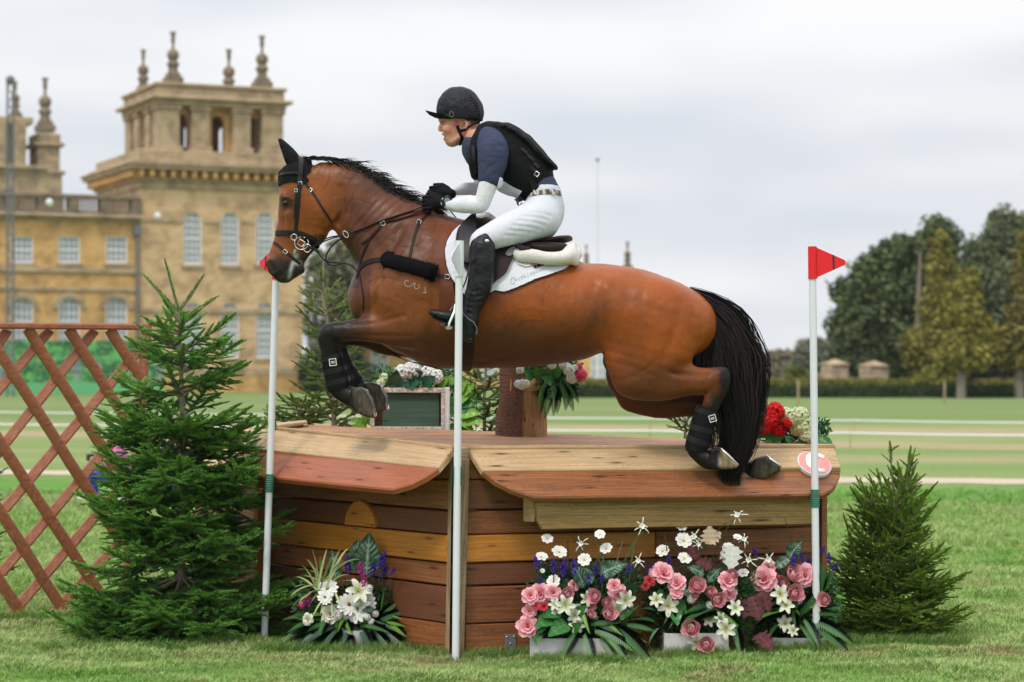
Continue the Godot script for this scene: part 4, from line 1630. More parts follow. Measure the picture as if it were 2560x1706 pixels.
	# corner post with pale trim boards
	for tr in [[1112.0, 1123.0, 1122.0, 1130.0, 12.0, 11.955], [1131.0, 1160.0, 1150.0, 1174.0, 11.94, 11.97]]:
		var mb := MB.new()
		mb.uo = Vector2(0.3, 0.1)
		var b0 := P(tr[0], 1644, tr[4])
		var b1 := P(tr[1], 1644, tr[5])
		var t0 := P(tr[2], 1148, tr[4])
		var t1 := P(tr[3], 1148, tr[5])
		var z := Vector3(0, 0, -0.03)
		mb.hexa([b0, t0, b1, t1, b0 + z, t0 + z, b1 + z, t1 + z], 0.004)
		wpart(f, "corner_trim", mb, M.grey_wood)
	var cap := MB.new()
	var c0 := P(1154, 1137, 12.02)
	cap.box(Transform3D(Basis(Vector3.UP, 0.3), c0), Vector3(0.075, 0.08, 0.07), 0.006)
	wpart(f, "corner_block", cap, M.grey_wood)
	# shelf board below the right-hand eave and its end block
	var s0 := P(1337, 1259, 11.86)
	var s1 := P(2046, 1249, 12.36)
	wpart(f, "shelf_board", sheet([Vector2(1338, 1256), Vector2(2046, 1247), Vector2(2046, 1311), Vector2(1357, 1325), Vector2(1346, 1305)], s0, s1, P(1337, 1320, 11.87), 0.045, 0.006), M.olive_wood)
	var eb := MB.new()
	eb.hexa([P(1308, 1305, 12.02), P(1336, 1306, 11.9), P(1308, 1246, 12.02), P(1336, 1246, 11.9), P(1312, 1300, 12.1), P(1345, 1300, 12.06), P(1312, 1246, 12.1), P(1345, 1246, 12.06)], 0.006)
	wpart(f, "shelf_bracket", eb, M.pale_wood)
	# half round window on the left wall
	var lo: Vector3 = outward.call(l0, l1)
	var hd := MB.new()
	var along := (l0 - l1).normalized()
	var pts := PackedVector2Array()
	for k in 17:
		pts.append(Vector2(cos(PI * k / 16.0), sin(PI * k / 16.0)) * 0.145)
	var hx := Transform3D(Basis(along, Vector3.UP, along.cross(Vector3.UP)), Vector3.ZERO)
	var hc := on_plane(897.0, 1312.0, l0 + lo * 0.03, lo)
	hx.origin = Vector3(hc.x, 0.672, hc.z)
	hd.plate(pts, hx, 0.028, 0.005)
	wpart(f, "half_round", hd, M.orange_wood)
	# left and right end posts
	var ep := MB.new()
	ep.box(Transform3D(Basis(Vector3.UP, 0.7), l1 + Vector3(-0.02, 0.5, 0.03)), Vector3(0.06, 1.06, 0.05), 0.006)
	wpart(f, "end_post", ep, M.orange_wood)
	var ep2 := MB.new()
	ep2.box(Transform3D(Basis(Vector3.UP, 0.2), r1 + Vector3(0.012, 0.44, 0.01)), Vector3(0.035, 0.92, 0.05), 0.005)
	wpart(f, "end_post", ep2, M.brown_wood)
	var ew := MB.new()
	ew.hexa([r1 + Vector3(-0.02, 0, -0.05), G(2000, 12.9), r1 + Vector3(-0.02, 1.08, -0.05), G(2000, 12.9) + Vector3(0, 1.08, 0), r1 + Vector3(0.0, 0, -0.05), G(2010, 12.9), r1 + Vector3(0.0, 1.08, -0.05), G(2010, 12.9) + Vector3(0, 1.08, 0)])
	wpart(f, "end_wall", ew, M.dark_wood)
	# steel strap with bolts by the corner
	var ro: Vector3 = outward.call(r0, r1)
	var sp := on_plane(1276.0, 1614.0, r0 + ro * 0.006, ro)
	var br := MB.new()
	var bx := Transform3D(Basis((r1 - r0).normalized(), Vector3.UP, ro), sp)
	br.box(bx, Vector3(0.063, 0.12, 0.006), 0.002)
	var strap := wpart(f, "steel_strap", br, M.lead)
	for q in [Vector2(-0.02, 0.045), Vector2(0.02, 0.045), Vector2(0.0, 0.01)]:
		var bo := MB.new()
		bo.ball(bx.translated_local(Vector3(q.x, q.y, 0.004)).scaled_local(Vector3(0.006, 0.006, 0.004)), 5, 8)
		wpart(strap, "bolt", bo, M.metal)
	# number disc: a salmon disc with the letter C
	var dn := (rs1 - rs0).normalized()
	var nn := dn.cross(rs0 - rt0).normalized()
	if nn.z < 0.0:
		nn = -nn
	var dc := on_plane(2037.0, 1158.0, rs0 + nn * 0.03, nn)
	var tilt := Basis(dn, nn.cross(dn), nn).rotated(dn, 0.1)
	tilt = tilt.rotated(tilt.z.normalized(), -0.3)
	var rim := MB.new()
	var ring := PackedVector2Array()
	for k in 40:
		ring.append(Vector2(cos(TAU * k / 40.0), sin(TAU * k / 40.0)) * 0.098)
	var disc := thing("letter_disc", "round salmon sign with a white letter C fixed to the roof edge", "sign", dc)
	rim.plate(ring, Transform3D(tilt, dc), 0.022, 0.003)
	wpart(disc, "disc", rim, M.white_plastic)
	var face := MB.new()
	var ring2 := PackedVector2Array()
	for q in ring:
		ring2.append(q * 0.93)
	face.plate(ring2, Transform3D(tilt, dc + tilt.z * 0.003), 0.002)
	wpart(disc, "face", face, mat(Color(0.88, 0.3, 0.27), 0.45))
	var tm := TextMesh.new()
	tm.text = "C"
	var font := SystemFont.new()
	font.font_names = PackedStringArray(["Droid Sans"])
	font.font_weight = 700
	tm.font = font
	tm.font_size = 64
	tm.pixel_size = 0.155 / 48.0
	tm.depth = 0.003
	var letter := part(disc, "letter", tm, M.white_paint)
	letter.transform = disc.global_transform.affine_inverse() * Transform3D(tilt, dc + tilt.z * 0.006)

# ---------------------------------------------------------------- lattice panel
func lattice() -> void:
	var t := thing("lattice_panel", "red brown wooden lattice fence panel left of the large fir", "fence", G(180.0, 14.0))
	var dep := func(x: float, z: float) -> float: return 13.9 + 0.6 * x / 370.0 - z
	var slat := func(x0: float, y0: float, x1: float, y1: float, wide: float, z: float, thick: float, round_front: bool) -> void:
		var a := P(x0, y0, dep.call(x0, z))
		var b := P(x1, y1, dep.call(x1, z))
		var mb := MB.new()
		var u := (b - a).normalized()
		var side := u.cross(Vector3(0, 0, 1)).normalized()
		if round_front:
			var pts := PackedVector3Array()
			var rad := PackedFloat32Array()
			for k in 9:
				var p := a.lerp(b, k / 8.0)
				pts.append(p + side * rng.randf_range(-0.003, 0.003))
				rad.append(wide * 0.5 * rng.randf_range(0.96, 1.04))
			mb.tube(pts, rad, 12, thick / wide, side)
		else:
			var w := side * wide * 0.5
			var z2 := Vector3(0, 0, thick * 0.5)
			mb.hexa([a - w - z2, b - w - z2, a + w - z2, b + w - z2, a - w + z2, b - w + z2, a + w + z2, b + w + z2], 0.008)
		wpart(t, "slat", mb, M.lattice)
	var s := 14.0 / FOCAL
	# the near, rounded set
	for q in [[274.0, 825.0, 362.0, 962.0], [171.0, 824.0, 345.0, 1095.0], [68.0, 823.0, 312.0, 1210.0], [-40.0, 822.0, 300.0, 1352.0], [-150.0, 880.0, 245.0, 1478.0], [-150.0, 1050.0, 172.0, 1548.0], [-150.0, 1222.0, 64.0, 1556.0]]:
		slat.call(q[0], q[1], q[2], q[3], 29.0 * s, 0.018, 0.036, true)
	# the flat set behind
	for q in [[19.0, 824.0, -60.0, 940.0], [125.0, 824.0, -60.0, 1040.0], [237.0, 825.0, -20.0, 1150.0], [366.0, 852.0, 10.0, 1275.0], [344.0, 1030.0, 0.0, 1436.0], [318.0, 1198.0, 15.0, 1552.0], [300.0, 1354.0, 118.0, 1552.0], [285.0, 1484.0, 222.0, 1556.0]]:
		slat.call(q[0], q[1], q[2], q[3], 26.0 * s, -0.022, 0.022, false)
	var rail := MB.new()
	var a := P(-60, 814.0, dep.call(-60.0, 0.02))
	var b := P(358, 818.0, dep.call(358.0, 0.02))
	var h := Vector3(0, 0.02, 0)
	var z := Vector3(0, 0, 0.045)
	rail.hexa([a - h - z, b - h - z, a + h - z, b + h - z, a - h + z, b - h + z, a + h + z, b + h + z], 0.01)
	wpart(t, "top_rail", rail, M.lattice)
	var post := MB.new()
	var p0 := P(367, 812.0, dep.call(367.0, 0.0))
	var p1 := P(312, 1500.0, dep.call(312.0, 0.0))
	p1 = p0 + (p1 - p0) * (p0.y + 0.05) / (p0.y - p1.y)
	var pts := PackedVector3Array()
	var rad := PackedFloat32Array()
	for k in 7:
		pts.append(p0.lerp(p1, k / 6.0))
		rad.append(0.034)
	pts[0] = p0
	post.tube(pts, rad, 10)
	wpart(t, "post", post, M.lattice)

# ---------------------------------------------------------------- flag poles
func flag_pole(label: String, top: Vector3, foot: Vector3, sleeve: Array, fl: Array, color: Material, tape: Array, tape_turn: float) -> void:
	var t := thing("flag_pole", label, "flag pole", Vector3(foot.x, 0, foot.z), "white poles flagging the jump")
	var u := (top - foot).normalized()
	var mb := MB.new()
	mb.tube(PackedVector3Array([foot - u * 0.1, foot.lerp(top, 0.33), foot.lerp(top, 0.66), top]), PackedFloat32Array([0.0205, 0.0205, 0.0205, 0.0205]), 10)
	wpart(t, "pole", mb, M.white_plastic)
	var sl := MB.new()
	var len := foot.distance_to(top)
	var s0: Vector3 = foot + u * (len - sleeve[1])
	var s1: Vector3 = foot + u * (len + sleeve[0])
	sl.tube(PackedVector3Array([s0, s0 + u * 0.004, s0 + u * 0.008, s1 - u * 0.003, s1]), PackedFloat32Array([0.027, 0.027, 0.0245, 0.0245, 0.022]), 14)
	var sleeve_node := wpart(t, "sleeve", sl, color)
	if fl:
		var fx: Vector3 = fl[0]               # where the flag points
		var side := fx.cross(u).normalized()
		var x := Transform3D(Basis(fx, side.cross(fx), side), foot + u * (len + (sleeve[0] - sleeve[1]) * 0.5))
		var out := PackedVector2Array([Vector2(0.02, 0.083), Vector2(0.165, 0.018), Vector2(0.176, 0.012), Vector2(0.181, 0.0), Vector2(0.176, -0.012), Vector2(0.165, -0.018), Vector2(0.02, -0.083)])
		var fm := MB.new()
		fm.plate(out, x.translated_local(Vector3(0, 0, 0.002)), 0.004, 0.001)
		wpart(t, "flag", fm, color)
		if fl.size() > 1:
			var st := MB.new()
			for z in [0.0035, -0.0035]:
				st.plate(PackedVector2Array([Vector2(0.107, 0.043), Vector2(0.118, 0.039), Vector2(0.12, -0.0385), Vector2(0.111, -0.042)]), x.translated_local(Vector3(0, 0, z + 0.0005)), 0.001)
			wpart(t, "stripe", st, M.dark)
	for k in 10:
		var c: Vector3 = foot + u * (tape[0] + (tape[1] - tape[0]) * (k + 0.5) / 10.0)
		var r := MB.new()
		var pts := PackedVector3Array()
		var rad := PackedFloat32Array()
		for j in 19:
			var a := tape_turn + deg_to_rad(-125.0 + 250.0 * j / 18.0)
			pts.append(c + Vector3(cos(a), 0, sin(a)) * 0.0225)
			rad.append(0.0042)
		r.tube(pts, rad, 6)
		wpart(t, "clip_ring", r, M.green_tape)

func flag_poles() -> void:
	var d := 12.65
	flag_pole("left white pole, its red flag hidden behind the horse's muzzle", P(690, 690, d), P(660, 1612, d), [0.17, 0.02], [Vector3(-0.62, 0, -0.78), true], M.red_plastic, [0.86, 0.965], -PI / 2 + 2.4)
	flag_pole("middle white pole with a white sleeve standing before the rider's boot", P(1148, 682, 11.86), P(1139, 1655, 11.9), [0.17, 0.02], [Vector3(-0.2, 0, 0.98).normalized()], M.white_plastic, [0.94, 1.04], -PI / 2)
	flag_pole("right white pole topped by a red flag pointing right", P(2032, 692, 12.22), P(2042, 1634, 12.26), [0.165, 0.012], [Vector3(1, 0, 0.1).normalized(), true], M.red_plastic, [0.8, 0.9], PI / 2 + 0.9)

# ---------------------------------------------------------------- the horse
const HS := 12.3 / FOCAL        # metres to a photograph pixel in the horse's middle plane
var hlat := Vector3(-0.1, 0, 0.995).normalized()

func H(x: float, y: float, z := 0.0) -> Vector3:       # a point of the horse: place in the photograph, and how far to its near side
	return P(x, y, 12.4 - 0.2 * (x - 900.0) / 900.0 - z)

func secs(list: Array) -> Array:                        # [x, y, z, radius in pixels, radius across in metres]
	var r := []
	for s: Array in list:
		r.append([H(s[0], s[1], s[2]), float(s[3]) * HS, float(s[4])])
	return r

func line3(list: Array) -> Array:
	var r := []
	for s: Array in list:
		r.append(H(s[0], s[1], s[2]))
	return r

func hoof(f: Field, pts: Array, z: float, half: float) -> void:
	var x := Transform3D(Basis.IDENTITY, H(900, 1000, z))
	var o := H(pts[0].x, pts[0].y, z)
	var b := Basis(Vector3(0.995, 0, 0.1), Vector3.UP, hlat)
	var X := Transform3D(b, o)
	var inv := X.affine_inverse()
	var poly := PackedVector2Array()
	for p: Vector2 in pts:
		var l := inv * H(p.x, p.y, z)
		poly.append(Vector2(l.x, l.y))
	f.prism(poly, X, half, 0.016, 0.012)

func coat_color(p: Vector3, nn: Vector3) -> Color:
	var bx := 1280.0 + p.x / 12.3 * FOCAL
	var by := HORIZON - (p.y - EYE) / 12.3 * FOCAL
	var z := (p - H(bx, by, 0)).dot(hlat)
	var n1 := noise.get_noise_3dv(p * 3.0)
	var n2 := noise.get_noise_3dv(p * 9.0 + Vector3(5, 0, 0))
	var n3 := noise.get_noise_3dv(Vector3(p.x * 60.0, p.y * 14.0, p.z * 60.0))
	var gold := Color(0.33, 0.082, 0.014)
	var brown := Color(0.15, 0.044, 0.014)
	var sweat := Color(0.075, 0.03, 0.02)
	var black := Color(0.011, 0.01, 0.0105)
	# golden rump and ribs, darker neck, shoulder and belly
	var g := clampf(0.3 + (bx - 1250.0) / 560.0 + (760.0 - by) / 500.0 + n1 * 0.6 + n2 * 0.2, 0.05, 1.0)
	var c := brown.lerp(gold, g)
	var neck := smoothstep(1250.0, 1000.0, bx) * smoothstep(800.0, 880.0, bx)
	c = c.lerp(sweat, clampf(neck * (0.72 + n1 * 0.6 + n2 * 0.25), 0.0, 0.9))
	if bx > 930.0 and bx < 1100.0:
		c = c.lerp(Color(0.26, 0.082, 0.02), 0.6 * smoothstep(650.0, 720.0, by) * smoothstep(860.0, 780.0, by))
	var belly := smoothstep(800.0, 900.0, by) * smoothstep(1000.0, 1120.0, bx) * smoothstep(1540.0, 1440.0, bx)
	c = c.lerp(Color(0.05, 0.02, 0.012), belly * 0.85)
	var patch := exp(-(pow((bx - 1290.0) / 90.0, 2) + pow((by - 835.0) / 30.0, 2))) + exp(-(pow((bx - 1480.0) / 55.0, 2) + pow((by - 790.0) / 50.0, 2))) + 0.7 * exp(-(pow((bx - 1630.0) / 70.0, 2) + pow((by - 940.0) / 35.0, 2)))
	c = c.lerp(Color(0.075, 0.035, 0.022), clampf(patch * (0.65 + n2 * 0.9), 0.0, 0.85))
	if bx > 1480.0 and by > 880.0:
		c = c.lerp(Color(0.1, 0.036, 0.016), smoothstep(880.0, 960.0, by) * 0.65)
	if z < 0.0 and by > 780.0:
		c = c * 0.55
	if bx < 900.0 and by < 720.0:
		c = c.lerp(Color(0.26, 0.078, 0.018).lerp(Color(0.16, 0.048, 0.015), clampf(0.4 + n1 * 0.9, 0.0, 1.0)), smoothstep(900.0, 805.0, bx + n2 * 30.0))
		var muz := smoothstep(612.0, 668.0, by + (bx - 700.0) * 0.1 + n2 * 14.0)
		c = c.lerp(Color(0.028, 0.022, 0.02), muz)
		var eye := Vector2((bx - 714.0) / 26.0, (by - 506.0) / 21.0).length()
		c = c.lerp(Color(0.03, 0.018, 0.013), clampf(1.3 - eye, 0.0, 0.9))
		if by > 585.0 and bx > 745.0:
			c = c.lerp(Color(0.06, 0.026, 0.016), smoothstep(745.0, 775.0, bx) * 0.8)
		var foam := exp(-pow((bx - 724.0 + (by - 670.0) * 0.25) / 4.5, 2)) * smoothstep(640.0, 655.0, by) * smoothstep(703.0, 690.0, by)
		c = c.lerp(Color(0.55, 0.58, 0.58), clampf(foam * (0.75 + n2), 0.0, 0.85))
		var foam2 := exp(-(pow((bx - 735.0) / 6.0, 2) + pow((by - 634.0) / 9.0, 2))) + exp(-(pow((bx - 740.0) / 8.0, 2) + pow((by - 656.0) / 5.0, 2)))
		c = c.lerp(Color(0.6, 0.57, 0.52), clampf(foam2 * (0.9 + n2 * 2.0), 0.0, 0.85))
	# crest under the mane
	var leg := 0.0
	if bx < 1000.0 and by > 780.0:
		leg = smoothstep(930.0, 850.0, bx + n2 * 30.0 - clampf(by - 850.0, 0.0, 60.0) * 0.9) if by < 880.0 else 1.0
		if by > 862.0 and bx > 870.0 and by < 920.0:
			leg = 0.0
	if bx > 1690.0 and by > 900.0:
		leg = maxf(leg, smoothstep(1750.0, 1800.0, bx + n2 * 25.0 + clampf(by - 990.0, 0.0, 60.0)))
	if bx > 1690.0 and by > 1060.0:
		leg = 1.0
	c = c.lerp(black * (1.0 + n2 * 0.5), leg)
	# horn of the hooves
	var horn := Color(0.07, 0.058, 0.042) * (1.0 + n3 * 0.9)
	if bx < 980.0 and by > 950.0 and bx > 868.0:
		if z > -0.02:
			c = c.lerp(horn, smoothstep(882.0, 896.0, bx - (by - 1000.0) * 0.2))
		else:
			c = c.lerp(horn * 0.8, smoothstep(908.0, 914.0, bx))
	if bx > 1780.0 and by > 1100.0 and bx < 1852.0 and z > 0.0:
		c = c.lerp(Color(0.2, 0.15, 0.085) * (1.0 + n3 * 0.7), smoothstep(1788.0, 1794.0, bx))
		c = c.lerp(Color(0.5, 0.43, 0.33), 0.7 * exp(-pow((bx - 1789.0) / 4.5, 2)) * clampf(0.6 + n2 * 2.0, 0.0, 1.0))
	if bx > 1876.0 and by > 1130.0:
		c = c.lerp(horn * 0.75, smoothstep(1882.0, 1890.0, bx))
	return c * (1.0 + n3 * 0.13)

func horse() -> void:
	var f := Field.new(Vector3(-1.41, 0.92, -12.86), Vector3(1.5, 2.76, -11.86), 0.008)
	horse_field = f
	f.lat = hlat
	# trunk
	f.tube(secs([[928, 738, 0, 42, 0.13], [960, 745, 0, 92, 0.2], [1020, 742, 0, 148, 0.25], [1100, 734, 0, 186, 0.285], [1180, 740, 0, 184, 0.305], [1260, 753, 0, 168, 0.315], [1340, 768, 0, 149, 0.32], [1433, 778, 0, 123, 0.305], [1500, 768, 0, 108, 0.29], [1580, 781, 0, 110, 0.285], [1660, 800, 0, 100, 0.255], [1712, 812, 0, 82, 0.2], [1735, 818, 0, 52, 0.13]]), 0.03)
	# neck
	f.tube(secs([[790, 462, 0, 60, 0.07], [832, 480, 0, 80, 0.08], [876, 502, 0, 82, 0.09], [918, 542, 0, 90, 0.105], [962, 582, 0, 106, 0.135], [1002, 622, 0, 128, 0.17], [1040, 668, 0, 140, 0.205]]), 0.05)
	# head
	f.tube(secs([[748, 428, 0, 38, 0.075], [748, 450, 0, 50, 0.09], [757, 490, 0, 62, 0.1], [765, 530, 0, 71, 0.088], [759, 560, 0, 68, 0.075], [743, 590, 0, 60, 0.064], [729, 620, 0, 50, 0.056], [714, 650, 0, 46, 0.058], [711, 674, 0, 42, 0.052], [711, 690, 0, 25, 0.04]]), 0.02)
	for s in [1.0, -1.0]:
		f.blob(H(792, 522, 0.045 * s), 0.085, 0.045, 0.03)                    # cheek
		f.blob(H(712, 492, 0.062 * s), 0.026, 0.03, 0.03)                     # brow
		f.blob(H(740, 430, 0.045 * s), 0.045, 0.04, 0.04)                     # base of the ear
		f.tube(secs([[722, 535, 0.072 * s, 7, 0.014], [724, 585, 0.056 * s, 5, 0.01]]), 0.02)          # ridge of the face
		f.tube(secs([[676, 655, 0.038 * s, 16, 0.022], [690, 676, 0.036 * s, 16, 0.02]]), 0.02)        # wing of the nostril
	f.tube(secs([[735, 668, 0, 20, 0.04], [752, 674, 0, 10, 0.028]]), 0.02)                              # chin
	# shoulders, breast, fore legs
	for s in [1.0, -1.0]:
		f.tube(secs([[1075, 610, 0.17 * s, 50, 0.06], [1040, 690, 0.215 * s, 70, 0.07], [985, 755, 0.2 * s, 62, 0.075]]), 0.07)
		f.blob(H(935, 745, 0.1 * s), 0.085, 0.085, 0.06)
	f.tube(secs([[1045, 775, 0.19, 74, 0.085], [1035, 808, 0.195, 62, 0.085], [990, 818, 0.19, 50, 0.07], [930, 822, 0.18, 34, 0.054], [880, 826, 0.17, 26, 0.046], [842, 831, 0.165, 25, 0.046]]), 0.035)
	f.tube(secs([[840, 830, 0.165, 24, 0.046], [822, 838, 0.163, 27, 0.045], [820, 856, 0.16, 24, 0.042], [824, 882, 0.155, 20, 0.035], [832, 915, 0.15, 18, 0.03], [840, 945, 0.145, 19, 0.032], [844, 968, 0.14, 24, 0.038], [856, 982, 0.14, 22, 0.037], [876, 992, 0.14, 24, 0.04], [892, 998, 0.14, 27, 0.045]]), 0.012)
	hoof(f, [Vector2(884, 976), Vector2(898, 968), Vector2(913, 972), Vector2(930, 999), Vector2(938, 1036), Vector2(933, 1047), Vector2(910, 1040), Vector2(890, 1030), Vector2(877, 1012)], 0.14, 0.062)
	f.tube(secs([[1060, 790, -0.19, 74, 0.085], [1020, 835, -0.19, 60, 0.08], [970, 850, -0.18, 42, 0.06], [910, 843, -0.16, 27, 0.048], [856, 838, -0.15, 25, 0.045]]), 0.035)
	f.tube(secs([[852, 838, -0.15, 25, 0.045], [842, 852, -0.15, 24, 0.042], [850, 885, -0.15, 19, 0.033], [866, 925, -0.14, 18, 0.03], [884, 955, -0.13, 22, 0.036], [900, 972, -0.13, 22, 0.038], [916, 984, -0.13, 24, 0.042]]), 0.012)
	hoof(f, [Vector2(905, 970), Vector2(912, 960), Vector2(930, 955), Vector2(951, 962), Vector2(967, 992), Vector2(969, 1022), Vector2(960, 1031), Vector2(938, 1018), Vector2(915, 1000)], -0.13, 0.062)
	# hind quarters
	f.tube(secs([[1650, 760, 0.13, 80, 0.12], [1640, 800, 0.14, 100, 0.14], [1622, 865, 0.15, 112, 0.135], [1600, 925, 0.155, 88, 0.115], [1585, 950, 0.155, 52, 0.095]]), 0.06)
	f.tube(secs([[1575, 945, 0.155, 44, 0.09], [1650, 958, 0.15, 44, 0.08], [1708, 953, 0.145, 38, 0.065], [1760, 952, 0.14, 31, 0.05], [1798, 946, 0.135, 27, 0.044]]), 0.04)
	f.tube(secs([[1812, 930, 0.135, 12, 0.03], [1804, 944, 0.135, 24, 0.042], [1794, 975, 0.135, 25, 0.038], [1781, 1008, 0.13, 22, 0.033], [1766, 1050, 0.13, 19, 0.03], [1752, 1090, 0.125, 20, 0.032], [1741, 1118, 0.125, 24, 0.039], [1748, 1136, 0.125, 20, 0.036], [1768, 1150, 0.125, 22, 0.04], [1782, 1150, 0.125, 26, 0.045]]), 0.012)
	hoof(f, [Vector2(1776, 1124), Vector2(1790, 1117), Vector2(1800, 1120), Vector2(1845, 1162), Vector2(1843, 1170), Vector2(1832, 1172), Vector2(1788, 1173), Vector2(1776, 1160)], 0.125, 0.06)
	f.tube(secs([[1640, 830, -0.14, 100, 0.13], [1600, 900, -0.15, 100, 0.12], [1580, 960, -0.15, 62, 0.1]]), 0.05)
	f.tube(secs([[1582, 985, -0.15, 46, 0.085], [1640, 1003, -0.15, 43, 0.075], [1710, 1010, -0.145, 34, 0.06], [1780, 1012, -0.14, 28, 0.046], [1830, 1012, -0.14, 26, 0.044]]), 0.035)
	f.tube(secs([[1838, 1000, -0.14, 18, 0.035], [1836, 1020, -0.14, 24, 0.04], [1840, 1060, -0.14, 19, 0.032], [1844, 1110, -0.14, 18, 0.03], [1842, 1148, -0.14, 22, 0.036], [1852, 1172, -0.14, 22, 0.037], [1872, 1178, -0.14, 24, 0.042]]), 0.012)
	hoof(f, [Vector2(1876, 1160), Vector2(1888, 1146), Vector2(1914, 1140), Vector2(1950, 1164), Vector2(1951, 1176), Vector2(1912, 1198), Vector2(1880, 1199), Vector2(1868, 1190)], -0.14, 0.058)
	# hollows and seams of the body
	f.groove(line3([[1490, 720, 0.28], [1500, 790, 0.28], [1505, 850, 0.27]]), 0.018, 0.05)
	f.groove(line3([[1700, 760, 0.24], [1690, 830, 0.27], [1660, 900, 0.28]]), 0.008, 0.03)
	f.groove(line3([[1560, 760, 0.3], [1560, 850, 0.3], [1580, 920, 0.28]]), 0.007, 0.04)
	f.groove(line3([[1000, 575, 0.16], [970, 650, 0.21], [935, 715, 0.2]]), 0.012, 0.03)
	f.groove(line3([[960, 700, 0.24], [930, 775, 0.23], [940, 792, 0.23]]), 0.012, 0.022)
	f.groove(line3([[1085, 700, 0.29], [1092, 790, 0.29], [1075, 850, 0.27]]), 0.014, 0.03)
	f.groove(line3([[870, 812, 0.21], [940, 808, 0.235], [1010, 790, 0.28]]), 0.006, 0.014)
	f.groove(line3([[890, 838, 0.21], [960, 840, 0.24], [1030, 840, 0.27]]), 0.004, 0.014)
	f.groove(line3([[1640, 925, 0.235], [1700, 938, 0.21], [1770, 938, 0.185]]), 0.007, 0.016)
	f.groove(line3([[1500, 955, 0.25], [1570, 985, 0.24]]), 0.004, 0.02)
	f.groove(line3([[1200, 905, 0.12], [1330, 890, 0.24], [1440, 850, 0.28], [1500, 840, 0.27]]), 0.006, 0.03)
	f.groove(line3([[850, 470, 0.09], [858, 530, 0.08], [846, 556, 0.06]]), 0.022, 0.02)
	f.groove(line3([[838, 500, 0.08], [842, 535, 0.07], [822, 568, 0.06]]), -0.004, 0.014)
	f.groove(line3([[905, 560, 0.1], [960, 640, 0.16]]), 0.006, 0.03)
	f.groove(line3([[703, 690, 0.045], [722, 668, 0.06], [738, 632, 0.065]]), 0.007, 0.01)
	f.groove(line3([[700, 498, 0.105], [714, 491, 0.11], [728, 500, 0.105]]), -0.008, 0.011)
	f.groove(line3([[702, 516, 0.1], [716, 521, 0.1]]), -0.004, 0.01)
	for s in [1.0, -1.0]:
		f.groove(line3([[673, 660, 0.062 * s], [682, 676, 0.06 * s]]), 0.024, 0.013)
	for k in 6:
		var x := 1235.0 + k * 34.0
		f.groove(line3([[x, 690, 0.31], [x + 12, 780, 0.32], [x + 34, 850, 0.28]]), 0.0022, 0.018)
	for k in 4:
		f.groove(line3([[1420 + k * 14, 880 - k * 8, 0.26], [1470 + k * 8, 855 - k * 10, 0.28], [1508, 838 - k * 14, 0.28]]), 0.004, 0.012)
		f.groove(line3([[1500, 972 - k * 6, 0.2], [1540 + k * 20, 962 - k * 10, 0.26], [1640, 930 - k * 9, 0.28]]), 0.002, 0.012)
	f.groove(line3([[1545, 700, 0.25], [1600, 760, 0.29], [1690, 800, 0.26]]), 0.005, 0.05)
	f.groove(line3([[1520, 690, 0.24], [1512, 712, 0.27]]), -0.008, 0.04)
	f.groove(line3([[1060, 560, 0.17], [1030, 640, 0.23], [1000, 700, 0.27]]), 0.008, 0.03)
	f.ripple(noise, Vector3.ONE * 7.0, 0.003)
	var body := MB.new()
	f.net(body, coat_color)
	for ln: Array in [[790, 420, 800, 440, 808, 470], [822, 420, 820, 450, 808, 472], [850, 430, 868, 445, 885, 440], [905, 500, 930, 510, 920, 525, 900, 545], [870, 470, 880, 490, 868, 510], [955, 590, 985, 600, 1005, 615, 1040, 612, 1065, 590], [1090, 560, 1078, 585, 1085, 600], [920, 705, 950, 690, 985, 695, 1000, 700], [930, 690, 945, 730, 935, 760], [1040, 750, 1060, 745, 1078, 760], [965, 745, 1000, 760, 1020, 790], [990, 735, 1010, 745, 1030, 770, 1036, 800], [1215, 800, 1240, 805, 1262, 790], [1240, 795, 1270, 818, 1290, 815, 1310, 800, 1360, 800], [1285, 780, 1300, 770, 1340, 775, 1365, 775], [1355, 762, 1360, 730, 1375, 715], [1235, 835, 1260, 830, 1268, 820], [1400, 800, 1425, 815, 1450, 808], [975, 770, 940, 800, 900, 812], [1010, 655, 1000, 640, 1010, 625]]:
		var pl := []
		for k in range(0, ln.size(), 2):
			pl.append(Vector2(ln[k], ln[k + 1]))
		var vein := strap_on(f, pl, 0.008, 0.0028, -0.0006)
		for k in vein.v.size():
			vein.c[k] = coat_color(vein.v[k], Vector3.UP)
		body.col = Color.WHITE
		body.add(vein, Transform3D.IDENTITY)
	var t := thing("horse", "bay horse with black mane and tail in mid-leap over the jump", "horse", Vector3(0, 1.0, -12.3))
	wpart(t, "body", body, M.coat)
	# eye
	var e := MB.new()
	var ep := surf(f, 714, 507, 0.0)
	e.ball(Transform3D(Basis.IDENTITY, ep - hlat * 0.008).scaled_local(Vector3(0.022, 0.017, 0.016)), 10, 14)
	wpart(t, "eye", e, M.eye)
	# mane
	var crest := [Vector2(748, 398), Vector2(779, 395), Vector2(815, 396), Vector2(850, 405), Vector2(885, 419), Vector2(926, 439), Vector2(953, 457), Vector2(994, 482), Vector2(1027, 500), Vector2(1057, 517), Vector2(1085, 531)]
	var mane := MB.new()
